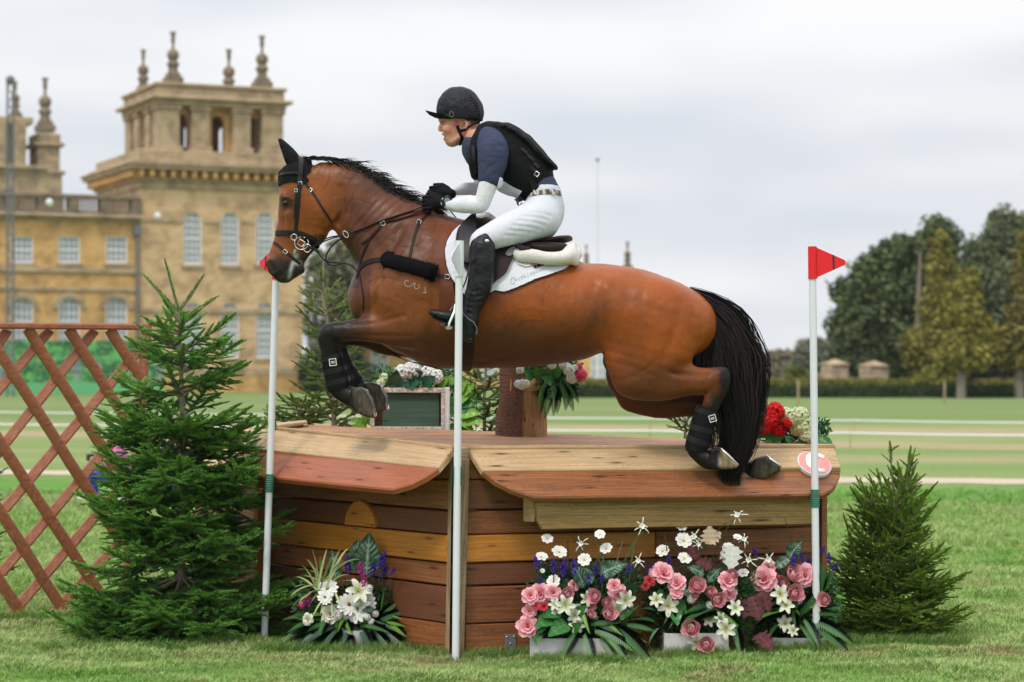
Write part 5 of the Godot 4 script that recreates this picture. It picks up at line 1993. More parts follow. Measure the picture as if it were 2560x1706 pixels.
	for k in 1900:
		var s := rng.randf() * (crest.size() - 1.01)
		var j := int(s)
		var a: Vector2 = crest[j]
		var b: Vector2 = crest[j + 1]
		var q := a.lerp(b, s - j)
		var dir := (b - a).normalized()
		var up := Vector2(dir.y, -dir.x)
		var wild := smoothstep(1.6, 3.5, s)
		var z := rng.randf_range(-0.022, 0.028)
		var len := lerpf(14.0, rng.randf_range(28.0, 58.0), wild)
		var lift := rng.randf_range(-0.42, 0.1) if rng.randf() < 0.72 else rng.randf_range(0.1, 0.62) * (0.35 + 0.65 * wild)
		lift += 0.12 * sin(s * 9.0)
		var v := dir + up * lift
		mane.col = Color(0.012, 0.011, 0.0115) * rng.randf_range(0.6, 2.0)
		var pts := PackedVector3Array()
		for i in 6:
			var g := i / 5.0
			var pp := q + up * (2.0 - 4.0 * float(z > 0.02)) + v * len * g + up * len * 0.1 * sin(g * PI) * signf(lift) - up * len * 0.14 * g * g * (1.0 - wild * 0.4)
			var zz := z + (0.03 if lift < 0.0 else 0.0) * g * signf(z + 0.012) + 0.012 * sin(s * 20.0 + g * 3.0)
			pts.append(H(pp.x, pp.y, zz))
		hair(mane, pts, 0.0042)
	wpart(t, "mane", mane, M.hair)
	# tail
	var ctl := [[1718, 728, 9, 0.03], [1758, 762, 28, 0.045], [1800, 808, 50, 0.06], [1820, 852, 62, 0.075], [1830, 902, 72, 0.085], [1838, 952, 70, 0.09], [1850, 1010, 56, 0.085], [1850, 1060, 48, 0.08], [1843, 1108, 40, 0.07], [1834, 1150, 33, 0.06], [1827, 1185, 28, 0.05], [1826, 1216, 24, 0.045]]
	var fine := []
	for k in ctl.size() - 1:
		for j in 2:
			var st := []
			for i in 4:
				st.append(cubic_interpolate(ctl[k][i], ctl[k + 1][i], ctl[maxi(k - 1, 0)][i], ctl[mini(k + 2, ctl.size() - 1)][i], j / 2.0))
			fine.append(st)
	fine.append(ctl[ctl.size() - 1])
	ctl = fine
	var tail := MB.new()
	var core := PackedVector3Array()
	var crad := PackedFloat32Array()
	for k in ctl.size() - 1:
		core.append(H(ctl[k][0], ctl[k][1], -0.005))
		crad.append(float(ctl[k][2]) * HS * (0.78 if k < 15 else 0.4))
	tail.col = Color(0.008, 0.0075, 0.008)
	tail.tube(core, crad, 12, 0.5, Vector3(1, 0, 0.1))
	tail.tube(PackedVector3Array([H(1775, 820, -0.02), H(1748, 872, -0.02), H(1738, 905, -0.02), H(1775, 925, -0.02)]), PackedFloat32Array([0.04, 0.055, 0.045, 0.05]), 10)
	for k in 3600:
		var uu := rng.randf_range(-1.0, 1.0)
		var vv := rng.randf_range(-1.0, 1.0) * sqrt(1.0 - uu * uu)
		var n0 := rng.randi() % 8 if k % 3 == 0 else 0
		var n1 := ctl.size() - 1 - (rng.randi() % 6 if k % 2 == 0 else rng.randi() % 13)
		if n1 - n0 < 6:
			n1 = n0 + 6
		tail.col = Color(0.009, 0.008, 0.009) * rng.randf_range(0.4, 1.8) if k % 7 else Color(0.03, 0.019, 0.013) * rng.randf_range(0.5, 1.4)
		var pts := PackedVector3Array()
		var ph := rng.randf() * TAU
		var stray := 1.0 + (rng.randf() * 0.35 if k % 11 == 0 else 0.0)
		for i in range(n0, n1 + 1):
			var c: Array = ctl[i]
			var cn: Array = ctl[mini(i + 1, ctl.size() - 1)]
			var cp: Array = ctl[maxi(i - 1, 0)]
			var d := (Vector2(cn[0], cn[1]) - Vector2(cp[0], cp[1])).normalized()
			var perp := Vector2(-d.y, d.x)
			var w: float = c[2]
			var clump := noise.get_noise_3d(uu * 3.0, vv * 3.0, i * 0.14) * 0.34
			var p := Vector2(c[0], c[1]) - perp * w * (uu * stray + clump + 0.055 * sin(ph + i * 0.5))
			pts.append(H(p.x, p.y, -0.005 + float(c[3]) * vv))
		hair(tail, pts, 0.0045)
	for k in 90:                                          # fly-away hairs
		var s := rng.randf_range(3.0, 14.0)
		var j := int(s)
		var a := Vector2(ctl[j][0], ctl[j][1]).lerp(Vector2(ctl[j + 1][0], ctl[j + 1][1]), s - j)
		var w := lerpf(ctl[j][2], ctl[j + 1][2], s - j)
		var p0 := a + Vector2(w * 0.85, -w * 0.3 * float(j < 8))
		var pts := PackedVector3Array()
		var dv := Vector2(rng.randf_range(8, 34), rng.randf_range(6, 60))
		for i in 5:
			var g := i / 4.0
			pts.append(H(p0.x + dv.x * g - 10.0 * g * g * rng.randf(), p0.y + dv.y * g, rng.randf_range(-0.04, 0.04)))
		tail.col = Color(0.02, 0.018, 0.017)
		hair(tail, pts, 0.002)
	wpart(t, "tail", tail, M.hair)
	# fringe of hair behind the near hind boot
	var fet := MB.new()
	for k in 160:
		var y := rng.randf_range(1040, 1110)
		var x0 := lerpf(1796.0, 1776.0, (y - 1040) / 70.0)
		fet.col = Color(0.02, 0.017, 0.014) * rng.randf_range(0.6, 2.0)
		var pts := PackedVector3Array()
		for i in 4:
			pts.append(H(x0 + i * rng.randf_range(1.0, 4.0), y + i * rng.randf_range(4.0, 10.0), 0.12 + rng.randf_range(-0.02, 0.03)))
		hair(fet, pts, 0.003)
	wpart(t, "feather", fet, M.hair)
	# shoes
	for sh in [[[Vector2(913, 971), Vector2(931, 999), Vector2(939, 1040)], 0.14], [[Vector2(951, 961), Vector2(969, 992), Vector2(970, 1024)], -0.13], [[Vector2(1800, 1118), Vector2(1824, 1140), Vector2(1846, 1163)], 0.125], [[Vector2(1914, 1138), Vector2(1934, 1150), Vector2(1953, 1167)], -0.14]]:
		var mb := MB.new()
		var q: Array = sh[0]
		var mid := H((q[0].x + q[2].x) / 2, (q[0].y + q[2].y) / 2, sh[1])
		var ax := H(q[2].x, q[2].y, sh[1]) - H(q[0].x, q[0].y, sh[1])
		var pts := PackedVector3Array()
		var rad := PackedFloat32Array()
		for k in 17:
			var a := PI * 0.18 + k / 16.0 * PI * 1.64
			pts.append(mid - ax * 0.5 * cos(a) * -1.0 * -1.0 + hlat * sin(a) * 0.052)
			rad.append(0.006)
		mb.tube(pts, rad, 6)
		wpart(t, "horseshoe", mb, M.metal)
	# boots on the legs
	leg_boot(t, [[825, 884, 0.157, 23], [828, 896, 0.155, 26], [834, 920, 0.15, 27], [842, 948, 0.146, 30], [846, 964, 0.143, 31], [850, 972, 0.142, 27]], Vector2(836, 906), -0.12, 18.0)
	leg_boot(t, [[846, 876, -0.15, 22], [852, 900, -0.148, 24], [866, 930, -0.14, 25], [884, 958, -0.135, 27], [892, 968, -0.133, 24]], Vector2.ZERO, 0.0, 0.0)
	leg_boot(t, [[1770, 1020, 0.132, 25], [1766, 1032, 0.131, 29], [1757, 1066, 0.128, 29], [1748, 1098, 0.126, 30], [1742, 1114, 0.125, 29], [1742, 1128, 0.125, 27]], Vector2(1782, 1046), -0.3, 17.0)
	leg_boot(t, [[1841, 1050, -0.14, 25], [1843, 1090, -0.14, 26], [1842, 1140, -0.14, 28]], Vector2.ZERO, 0.0, 0.0)

func leg_boot(t: Node3D, list: Array, badge: Vector2, turn: float, size: float) -> void:
	var mb := MB.new()
	var pts := PackedVector3Array()
	var rad := PackedFloat32Array()
	var n := 18
	for k in n + 1:
		var s := k / float(n) * (list.size() - 1)
		var j := mini(int(s), list.size() - 2)
		var a: Array = list[j]
		var b: Array = list[j + 1]
		var g := s - j
		pts.append(H(lerpf(a[0], b[0], g), lerpf(a[1], b[1], g), lerpf(a[2], b[2], g)))
		rad.append(lerpf(a[3], b[3], g) * HS * (1.0 + 0.02 * sin(k * 2.1)))
	mb.tube(pts, rad, 22, 0.86, Vector3(1, 0, 0.1))
	var boot := wpart(t, "leg_boot", mb, M.black_cloth)
	for f in [0.22, 0.45, 0.7]:
		var sb := MB.new()
		var k := int(f * n)
		var u := (pts[k + 2] - pts[k]).normalized()
		sb.tube(PackedVector3Array([pts[k] - u * 0.014, pts[k] - u * 0.011, pts[k] + u * 0.011, pts[k] + u * 0.014]), PackedFloat32Array([rad[k] + 0.001, rad[k] + 0.004, rad[k] + 0.004, rad[k] + 0.001]), 22, 0.87, Vector3(1, 0, 0.1))
		wpart(boot, "strap", sb, M.leather)
	if size > 0.0:
		var bb := MB.new()
		var k := int(0.3 * n)
		var c := H(badge.x, badge.y, float(list[1][2])) + hlat * (rad[k] * 0.86 - 0.001)
		var x := Transform3D(Basis(Vector3(0.995, 0, 0.1), Vector3.UP, hlat), c)
		x = x.rotated_local(Vector3(0, 0, 1), -turn)
		var w := size * HS
		for q in [[0.0, 0.46, 1.0, 0.09], [0.0, -0.46, 1.0, 0.09], [0.46, 0.0, 0.09, 0.83], [-0.46, 0.0, 0.09, 0.83], [0.0, 0.1, 0.55, 0.09], [0.0, -0.1, 0.55, 0.09]]:
			bb.box(x.translated_local(Vector3(q[0] * w, q[1] * w, 0.003)), Vector3(q[2] * w, q[3] * w, 0.006))
		wpart(boot, "badge", bb, M.white_paint)

func hair(mb: MB, pts: PackedVector3Array, w: float) -> void:
	var m := pts.size()
	var side := Vector3(rng.randf_range(-1, 1), rng.randf_range(-1, 1), rng.randf_range(-0.5, 0.5)).normalized()
	var l := PackedVector3Array()
	var r := PackedVector3Array()
	for k in m:
		var t := (pts[mini(k + 1, m - 1)] - pts[maxi(k - 1, 0)]).normalized()
		var s := (side - t * side.dot(t)).normalized() * w * 0.5 * (1.0 - 0.85 * pow(float(k) / (m - 1), 2.0))
		l.append(pts[k] - s)
		r.append(pts[k] + s)
	mb.strip(l, r)

func surf(f: Field, px: float, py: float, off: float) -> Vector3:        # the near surface of a body on a sight line, INF where there is none
	var eye := Vector3(0, EYE, 0)
	var dir := (P(px, py, 12.0) - eye).normalized()
	var from := eye + dir * 11.3
	var h := f.hit(from, dir, 2.2)
	if h == Vector3.INF:
		return h
	return h + f.grad(h) * off

# ---------------------------------------------------------------- things laid over a body
func densify(poly: Array, step: float, closed: bool) -> PackedVector2Array:
	var r := PackedVector2Array()
	var m := poly.size()
	for k in (m if closed else m - 1):
		var a: Vector2 = poly[k]
		var b: Vector2 = poly[(k + 1) % m]
		var n := maxi(1, int(a.distance_to(b) / step))
		for j in n:
			r.append(a.lerp(b, float(j) / n))
	if not closed:
		r.append(poly[m - 1])
	return r

func smooth_line(poly: Array, closed: bool, sub := 4) -> Array:
	var r := []
	var m := poly.size()
	for k in (m if closed else m - 1):
		var a: Vector2 = poly[posmod(k - 1, m) if closed else maxi(k - 1, 0)]
		var b: Vector2 = poly[k]
		var c: Vector2 = poly[(k + 1) % m]
		var d: Vector2 = poly[(k + 2) % m if closed else mini(k + 2, m - 1)]
		for j in sub:
			r.append(b.cubic_interpolate(c, a, d, float(j) / sub))
	if not closed:
		r.append(poly[m - 1])
	return r

func drape(f: Field, outline: Array, step: float, off: float, thick: float) -> MB:       # a sheet that lies on a body; its outline is given in photograph pixels
	var edge := densify(outline, step, true)
	var pts := edge.duplicate()
	var lo := Vector2(9e9, 9e9)
	var hi := -lo
	for q in edge:
		lo = lo.min(q)
		hi = hi.max(q)
	var row := 0
	var y := lo.y + step * 0.5
	while y < hi.y:
		var x := lo.x + step * (0.5 if row % 2 == 0 else 0.0)
		while x < hi.x:
			var q := Vector2(x, y)
			if Geometry2D.is_point_in_polygon(q, edge):
				var near := 9e9
				for e in edge:
					near = minf(near, e.distance_squared_to(q))
				if near > step * step * 0.25:
					pts.append(q)
			x += step
		y += step * 0.87
		row += 1
	var tri := Geometry2D.triangulate_delaunay(pts)
	var mb := MB.new()
	var found := []
	var missing := []
	for k in pts.size():
		var h := surf(f, pts[k].x, pts[k].y, off)
		found.append(h)
		if h == Vector3.INF:
			missing.append(k)
	for k: int in missing:                     # over the rim of the body: carry on from the nearest point that lies on it
		var best := 9e9
		var dep := 12.3
		for j in pts.size():
			if found[j] != Vector3.INF and not missing.has(j):
				var dd := pts[j].distance_squared_to(pts[k])
				if dd < best:
					best = dd
					dep = -found[j].z
		found[k] = P(pts[k].x, pts[k].y, dep + sqrt(best) * HS * 0.6)
	for k in pts.size():
		var g := f.grad(found[k])
		mb.put(found[k], g if g.length() > 0.5 else hlat, (pts[k] - lo) / 100.0)
	for k in range(0, tri.size(), 3):
		var a := pts[tri[k]]
		var b := pts[tri[k + 1]]
		var c := pts[tri[k + 2]]
		if not Geometry2D.is_point_in_polygon((a + b + c) / 3.0, edge):
			continue
		if (b - a).cross(c - a) > 0.0:
			mb.tri_i(tri[k], tri[k + 2], tri[k + 1])
		else:
			mb.tri_i(tri[k], tri[k + 1], tri[k + 2])
	for k in edge.size():                       # the rim
		var k2 := (k + 1) % edge.size()
		var a: Vector3 = mb.v[k]
		var b: Vector3 = mb.v[k2]
		mb.quad(a, b, b - mb.n[k2] * thick, a - mb.n[k] * thick)
	return mb

func strap(mb: MB, pts: PackedVector3Array, nrm: PackedVector3Array, w: float, th: float) -> void:
	var prof := [Vector2(-0.5, 0.0), Vector2(-0.42, 1.0), Vector2(0.42, 1.0), Vector2(0.5, 0.0)]
	for j in 3:
		var l := PackedVector3Array()
		var r := PackedVector3Array()
		for k in pts.size():
			var t := (pts[mini(k + 1, pts.size() - 1)] - pts[maxi(k - 1, 0)]).normalized()
			var s := nrm[k].cross(t).normalized()
			l.append(pts[k] + s * prof[j].x * w + nrm[k] * prof[j].y * th)
			r.append(pts[k] + s * prof[j + 1].x * w + nrm[k] * prof[j + 1].y * th)
		mb.strip(r, l)

func strap_on(f: Field, line: Array, w: float, th := 0.004, off := 0.001) -> MB:
	var mb := MB.new()
	var pts := PackedVector3Array()
	var nrm := PackedVector3Array()
	for q in densify(smooth_line(line, false), 5.0, false):
		var h := surf(f, q.x, q.y, off)
		if h == Vector3.INF:
			if pts.is_empty():
				continue
			h = P(q.x, q.y, -pts[pts.size() - 1].z + 0.012)
		pts.append(h)
		var g := f.grad(h)
		nrm.append(g if g.length() > 0.5 else hlat)
	for k in range(1, nrm.size() - 1):
		nrm[k] = (nrm[k - 1] + nrm[k] * 2.0 + nrm[k + 1]).normalized()
	if pts.size() > 1:
		strap(mb, pts, nrm, w, th)
	return mb

func cord(list: Array, r: float, flat := 1.0) -> MB:             # a free line: [x, y, z] with a round section
	var mb := MB.new()
	var q := []
	for s: Array in list:
		q.append(H(s[0], s[1], s[2]))
	var pts := PackedVector3Array()
	var rad := PackedFloat32Array()
	for k in q.size() - 1:
		for j in 6:
			var a: Vector3 = q[maxi(k - 1, 0)]
			var d: Vector3 = q[mini(k + 2, q.size() - 1)]
			pts.append((q[k] as Vector3).cubic_interpolate(q[k + 1], a, d, j / 6.0))
			rad.append(r)
	pts.append(q[q.size() - 1])
	rad.append(r)
	mb.tube(pts, rad, 7, flat, hlat if flat != 1.0 else Vector3.ZERO)
	return mb

func buckle(par: Node, f: Field, px: float, py: float, w: float, h: float, turn: float, off := 0.006) -> void:
	var c := surf(f, px, py, off)
	if c == Vector3.INF:
		return
	ring(par, "buckle", Transform3D(Basis(Vector3(0.995, 0, 0.1), Vector3.UP, hlat).rotated(hlat, turn), c), w, h, 0.0026, 4)

func ring(par: Node, called: String, x: Transform3D, w: float, h: float, r: float, sides: int) -> MeshInstance3D:
	var mb := MB.new()
	var pts := PackedVector3Array()
	var rad := PackedFloat32Array()
	var n := 28 if sides > 4 else 4
	for k in n + 1:
		var a := TAU * k / n + (PI / 4 if n == 4 else 0.0)
		var m := sqrt(2.0) if n == 4 else 1.0
		pts.append(x * Vector3(cos(a) * w * m, sin(a) * h * m, 0))
		rad.append(r)
	mb.tube(pts, rad, 6, 1.0, x.basis.z)
	return wpart(par, called, mb, M.metal)

func tack() -> void:
	var f := horse_field
	var hz: Node3D = null
	for c in get_children():
		if c.name == "horse":
			hz = c
	# bridle with its straps, rings and fly bonnet
	var bonnet := drape(f, [Vector2(696, 430), Vector2(694, 450), Vector2(695, 466), Vector2(708, 460), Vector2(728, 455), Vector2(748, 458), Vector2(766, 462), Vector2(772, 452), Vector2(764, 440), Vector2(776, 430), Vector2(780, 410), Vector2(778, 392), Vector2(760, 396), Vector2(745, 402), Vector2(722, 412), Vector2(706, 420)], 5.0, 0.006, 0.008)
	var bn := wpart(hz, "fly_bonnet", bonnet, M.black_cloth)
	for s in [1.0, -1.0]:
		var e := Field.new(H(680, 430, 0.05 * s) - Vector3(0.02, 0.03, 0.07), H(765, 335, 0.05 * s) + Vector3(0.02, 0.03, 0.07), 0.004)
		e.lat = hlat
		var dx := 0.0 if s > 0.0 else 5.0
		e.tube(secs([[736 + dx, 420, 0.05 * s, 15, 0.026], [727 + dx, 396, 0.055 * s, 17, 0.026], [714 + dx, 374, 0.055 * s, 12, 0.02], [702 + dx, 356, 0.05 * s, 6, 0.011], [696 + dx, 347, 0.048 * s, 1.5, 0.004]]), 0.005)
		e.tube(secs([[716 + dx, 398, 0.07 * s + 0.01, 3.5, 0.01], [708 + dx, 376, 0.066 * s + 0.01, 3, 0.008]]), 0.0)
		var em := MB.new()
		e.net(em, func(_p: Vector3, _n: Vector3) -> Color: return Color.WHITE)
		wpart(bn, "ear_cover", em, M.black_cloth)
	var bridle := wpart(hz, "bridle", strap_on(f, [Vector2(752, 394), Vector2(751, 415), Vector2(750, 440), Vector2(749, 465)], 0.03, 0.006, 0.008), M.leather)
	wpart(bridle, "browband", strap_on(f, [Vector2(697, 440), Vector2(715, 434), Vector2(735, 432), Vector2(752, 434)], 0.018, 0.006, 0.008), M.leather)
	wpart(bridle, "cheek_strap", strap_on(f, [Vector2(749, 455), Vector2(746, 500), Vector2(742, 545), Vector2(738, 582)], 0.022, 0.005), M.leather)
	wpart(bridle, "cheek_strap", strap_on(f, [Vector2(742, 470), Vector2(740, 510), Vector2(737, 545)], 0.015, 0.005, 0.004), M.leather)
	wpart(bridle, "throat_strap", strap_on(f, [Vector2(755, 450), Vector2(770, 468), Vector2(788, 492), Vector2(808, 524), Vector2(829, 556)], 0.013), M.leather)
	wpart(bridle, "noseband", strap_on(f, [Vector2(684, 584), Vector2(700, 583), Vector2(725, 583), Vector2(750, 585), Vector2(768, 592), Vector2(790, 604)], 0.031, 0.007), M.leather)
	wpart(bridle, "flash_strap", strap_on(f, [Vector2(679, 604), Vector2(692, 612), Vector2(710, 627), Vector2(730, 644), Vector2(750, 660)], 0.016, 0.005), M.leather)
	wpart(bridle, "nose_pad", strap_on(f, [Vector2(681, 590), Vector2(680, 600), Vector2(680, 608)], 0.02, 0.008), M.leather)
	wpart(bridle, "curb_strap", strap_on(f, [Vector2(762, 596), Vector2(778, 606), Vector2(792, 618)], 0.03, 0.012), M.black_fleece)
	buckle(bridle, f, 751, 460, 0.009, 0.008, 0.0, 0.012)
	buckle(bridle, f, 741, 477, 0.008, 0.008, 0.0, 0.012)
	buckle(bridle, f, 776, 476, 0.008, 0.008, -0.7)
	buckle(bridle, f, 713, 630, 0.012, 0.008, -0.7)
	var base := Basis(Vector3(0.995, 0, 0.1), Vector3.UP, hlat)
	var bit := surf(f, 754, 607, 0.012)
	ring(bridle, "bit_ring", Transform3D(base, bit), 0.0385, 0.0355, 0.0032, 20)
	var b2 := surf(f, 736, 593, 0.012)
	ring(bridle, "bit_ring", Transform3D(base, b2), 0.0165, 0.0165, 0.0026, 20)
	ring(bridle, "bit_ring", Transform3D(base, H(768, 621, -bit.z * 0.0 + 0.085)), 0.02, 0.022, 0.0028, 20)
	ring(bridle, "bit_buckle", Transform3D(base.rotated(hlat, -0.55), bit + hlat * 0.01), 0.017, 0.015, 0.0026, 4)
	var mp := MB.new()
	mp.tube(PackedVector3Array([surf(f, 741, 622, 0.012), surf(f, 736, 634, 0.004)]), PackedFloat32Array([0.012, 0.009]), 8)
	wpart(bridle, "mouthpiece", mp, M.metal)
	# reins from the bit to the hand
	var along := func(x: float, y: float, z: float) -> Array:
		var h := surf(f, x, y, 0.012)
		if h != Vector3.INF:
			var mine := (h - H(x, y, 0)).dot(hlat)
			z = maxf(z, mine)
		return [x, y, z]
	var r1 := []
	for q in [[772, 620, 0.09], [800, 608, 0.095], [830, 596, 0.1], [860, 588, 0.1], [890, 578, 0.1], [920, 566, 0.1], [950, 553, 0.1], [985, 541, 0.1], [1020, 530, 0.1], [1050, 519, 0.1], [1072, 512, 0.09]]:
		r1.append(along.call(q[0], q[1], q[2]))
	wpart(bridle, "rein", cord(r1, 0.0085, 0.45), M.leather)
	var r2 := []
	for q in [[960, 556, 0.1], [990, 549, 0.1], [1025, 539, 0.1], [1060, 526, 0.1], [1075, 520, 0.09]]:
		r2.append(along.call(q[0], q[1], q[2]))
	wpart(bridle, "rein", cord(r2, 0.0065, 0.5), M.brown_leather)
	wpart(bridle, "rein", cord([[778, 622, -0.07], [805, 602, -0.06], [830, 592, -0.06], [862, 588, -0.08]], 0.0075, 0.5), M.leather)
	wpart(bridle, "rein_loop", cord([[790, 622, 0.07], [797, 634, 0.075], [808, 648, 0.07], [825, 656, 0.06], [850, 657, 0.05], [874, 662, 0.07], [888, 674, 0.1], [896, 686, 0.12]], 0.0075, 0.6), M.leather)
	wpart(bridle, "rein_loop", cord([[868, 592, 0.1], [845, 602, 0.09], [826, 620, 0.08], [815, 640, 0.07], [817, 656, 0.065], [830, 664, 0.06], [848, 661, 0.055], [862, 657, 0.05]], 0.0085, 0.5), M.leather)
	wpart(bridle, "rein_stop", cord([[772, 618, 0.09], [785, 622, 0.085], [797, 632, 0.08]], 0.014, 0.6), M.leather)
	ring(bridle, "martingale_ring", Transform3D(base.rotated(hlat, 0.6), H(864, 586, 0.11)), 0.012, 0.02, 0.0026, 20)
	# breastplate
	var bp := wpart(hz, "breastplate", strap_on(f, [Vector2(894, 694), Vector2(900, 672), Vector2(916, 658), Vector2(940, 651), Vector2(968, 650)], 0.032, 0.005), M.brown_leather)
	wpart(bp, "martingale_strap", strap_on(f, [Vector2(896, 690), Vector2(902, 655), Vector2(914, 620), Vector2(932, 590), Vector2(958, 560)], 0.014), M.brown_leather)
	wpart(bp, "martingale_strap", strap_on(f, [Vector2(905, 610), Vector2(925, 596), Vector2(942, 578), Vector2(958, 558)], 0.014, 0.004, 0.004), M.brown_leather)
	wpart(bp, "withers_strap", strap_on(f, [Vector2(1076, 530), Vector2(1060, 545), Vector2(1046, 562), Vector2(1034, 600), Vector2(1024, 645)], 0.017), M.brown_leather)
	wpart(bp, "girth_strap", strap_on(f, [Vector2(1092, 688), Vector2(1115, 693), Vector2(1138, 699)], 0.02), M.leather)
	wpart(bp, "chest_strap", strap_on(f, [Vector2(900, 690), Vector2(905, 720), Vector2(909, 750), Vector2(908, 775)], 0.009), M.leather)
	wpart(bp, "belly_strap", strap_on(f, [Vector2(968, 870), Vector2(990, 888), Vector2(1016, 901), Vector2(1060, 912), Vector2(1100, 922), Vector2(1132, 930)], 0.013), M.leather)
	buckle(bp, f, 958, 560, 0.011, 0.011, 0.5, 0.008)
	buckle(bp, f, 1047, 557, 0.011, 0.011, 1.1, 0.008)
	buckle(bp, f, 1119, 693, 0.012, 0.011, -0.2, 0.008)
	var sl := MB.new()
	var pts := PackedVector3Array()
	var rad := PackedFloat32Array()
	for k in 13:
		var g := k / 12.0
		var x := lerpf(963, 1092, g)
		var y := lerpf(650, 684, g)
		pts.append(surf(f, x, y, 0.012))
		rad.append(0.042 * (0.86 if k == 0 or k == 12 else 1.0 + 0.03 * sin(k * 2.0)))
	sl.tube(pts, rad, 18, 0.8, Vector3(0.25, 0.96, 0))
	for k in 1500:
		var g := rng.randf()
		var c := pts[0].lerp(pts[12], g)
		var a := rng.randf_range(-0.6, PI + 0.6)
		var dir := (Vector3(0.25, 0.96, 0) * cos(a) + hlat * sin(a)).normalized()
		sl.col = Color(0.6, 0.6, 0.6)
		hair(sl, PackedVector3Array([c + dir * 0.036, c + dir * 0.044, c + dir * 0.049 + Vector3(rng.randf_range(-0.01, 0.01), rng.randf_range(-0.01, 0.01), 0)]), 0.004)
	wpart(bp, "fleece_sleeve", sl, M.black_fleece)
	# freeze brand on the shoulder
	var brand := MB.new()
	for ln in [[Vector2(1022, 703), Vector2(1015, 702), Vector2(1011, 708), Vector2(1015, 715), Vector2(1024, 717), Vector2(1032, 711), Vector2(1038, 708), Vector2(1036, 715), Vector2(1037, 721), Vector2(1044, 722), Vector2(1049, 717), Vector2(1044, 712)], [Vector2(1062, 718), Vector2(1063, 732), Vector2(1058, 732), Vector2(1067, 731)]]:
		brand.add(strap_on(f, ln, 0.0045, 0.0012, 0.0), Transform3D.IDENTITY)
	wpart(hz, "freeze_brand", brand, mat(Color(0.33, 0.29, 0.26), 0.8))
	# quilted cloth under the saddle
	var outline := smooth_line([Vector2(1156, 566), Vector2(1135, 580), Vector2(1120, 600), Vector2(1113, 626), Vector2(1115, 655), Vector2(1122, 680), Vector2(1138, 708), Vector2(1165, 740), Vector2(1195, 755), Vector2(1211, 751), Vector2(1222, 738), Vector2(1237, 727), Vector2(1262, 730), Vector2(1300, 717), Vector2(1340, 700), Vector2(1385, 686), Vector2(1416, 674), Vector2(1430, 660), Vector2(1428, 648), Vector2(1385, 622), Vector2(1300, 590), Vector2(1220, 562)], true, 3)
	var cloth := drape(f, outline, 5.5, 0.014, 0.012)
	for k in cloth.v.size():                         # quilting: diamonds stitched into the padding
		var q := cloth.u[k] * 100.0
		var a := sin((q.x + q.y * 1.3) * PI / 15.0)
		var b := sin((q.x - q.y * 1.3) * PI / 15.0)
		cloth.v[k] += cloth.n[k] * 0.0035 * (absf(a) * absf(b))
		cloth.n[k] = (cloth.n[k] + Vector3(cos((q.x + q.y * 1.3) * PI / 15.0) * signf(a), cos((q.x + q.y * 1.3) * PI / 15.0) * signf(a), 0) * -0.1 + Vector3(cos((q.x - q.y * 1.3) * PI / 15.0) * signf(b), -cos((q.x - q.y * 1.3) * PI / 15.0) * signf(b), 0) * -0.1).normalized()
	var pad := thing("saddle_cloth", "white quilted saddle cloth with dark piping and small flag badge", "saddle cloth", H(1280, 680, 0))
	wpart(pad, "quilting", cloth, M.pad_cloth)
	var pipe := []
	for q in outline:
		pipe.append(q)
	pipe.append(outline[0])
	var pm := MB.new()
	var pp := PackedVector3Array()
	var pr := PackedFloat32Array()
	for q in densify(outline, 6.0, true):
		var h := surf(f, q.x, q.y, 0.011)
		if h != Vector3.INF and (q.y > 566.0 and not (q.x > 1225.0 and q.y < 640.0 and q.x < 1400.0)):
			pp.append(h)
			pr.append(0.0045)
	pm.tube(pp, pr, 6)
	wpart(pad, "piping", pm, mat(Color(0.05, 0.012, 0.022), 0.7))
	var flag := drape(f, [Vector2(1325.5, 664.5), Vector2(1350, 660), Vector2(1360, 669.5), Vector2(1335.5, 675.5)], 3.0, 0.021, 0.002)
	var fo := Vector2(1325.5, 660)
	for k in flag.v.size():
		var q := flag.u[k] * 100.0 + fo - Vector2(1325.5, 664.5)
		var bx := (q.x * 11.0 - q.y * 10.0) / (24.5 * 11.0 + 4.5 * 10.0)
		var by := (24.5 * q.y + 4.5 * q.x) / (24.5 * 11.0 + 4.5 * 10.0)
		flag.u[k] = Vector2(clampf(bx, 0.01, 0.99), clampf(by, 0.01, 0.99))
	var fm := mat(Color(1, 1, 1), 0.7)
	fm.albedo_texture = flag_picture()
	wpart(pad, "flag_badge", flag, fm)
	var nt := drape(f, [Vector2(1282, 652), Vector2(1300, 654), Vector2(1312, 660), Vector2(1327, 671), Vector2(1312, 672.5), Vector2(1297, 667)], 4.0, 0.024, 0.003)
	var tagn := wpart(pad, "label_tab", nt, M.fleece)
	var frame := MB.new()
	for ln in [[Vector2(1290, 655), Vector2(1308, 657.5)], [Vector2(1308, 657.5), Vector2(1319, 667)], [Vector2(1297, 658), Vector2(1306, 666)], [Vector2(1302, 659), Vector2(1311, 667)], [Vector2(1292, 657), Vector2(1300, 664)]]:
		frame.add(strap_on(f, ln, 0.0035, 0.001, 0.0275), Transform3D.IDENTITY)
	wpart(tagn, "print", frame, M.lead)
	var word := MB.new()                              # pale embroidered lettering along the edge
	for k in 15:
		var q := Vector2(1282.0, 704.0).lerp(Vector2(1386.0, 667.0), k / 14.0)
		var s := 7.5 if k == 0 else 4.6
		var sh := [[Vector2(0.8, -0.8), Vector2(0, -1), Vector2(-0.6, 0), Vector2(0, 1), Vector2(0.8, 0.7)], [Vector2(-0.5, 0), Vector2(0, -0.6), Vector2(0.5, 0), Vector2(0, 0.7), Vector2(-0.5, 0)], [Vector2(-0.4, 0.7), Vector2(-0.4, -0.6), Vector2(0.4, 0.7), Vector2(0.4, -0.6)], [Vector2(-0.1, -1), Vector2(0.0, 0.7), Vector2(0.4, 0.6)]]
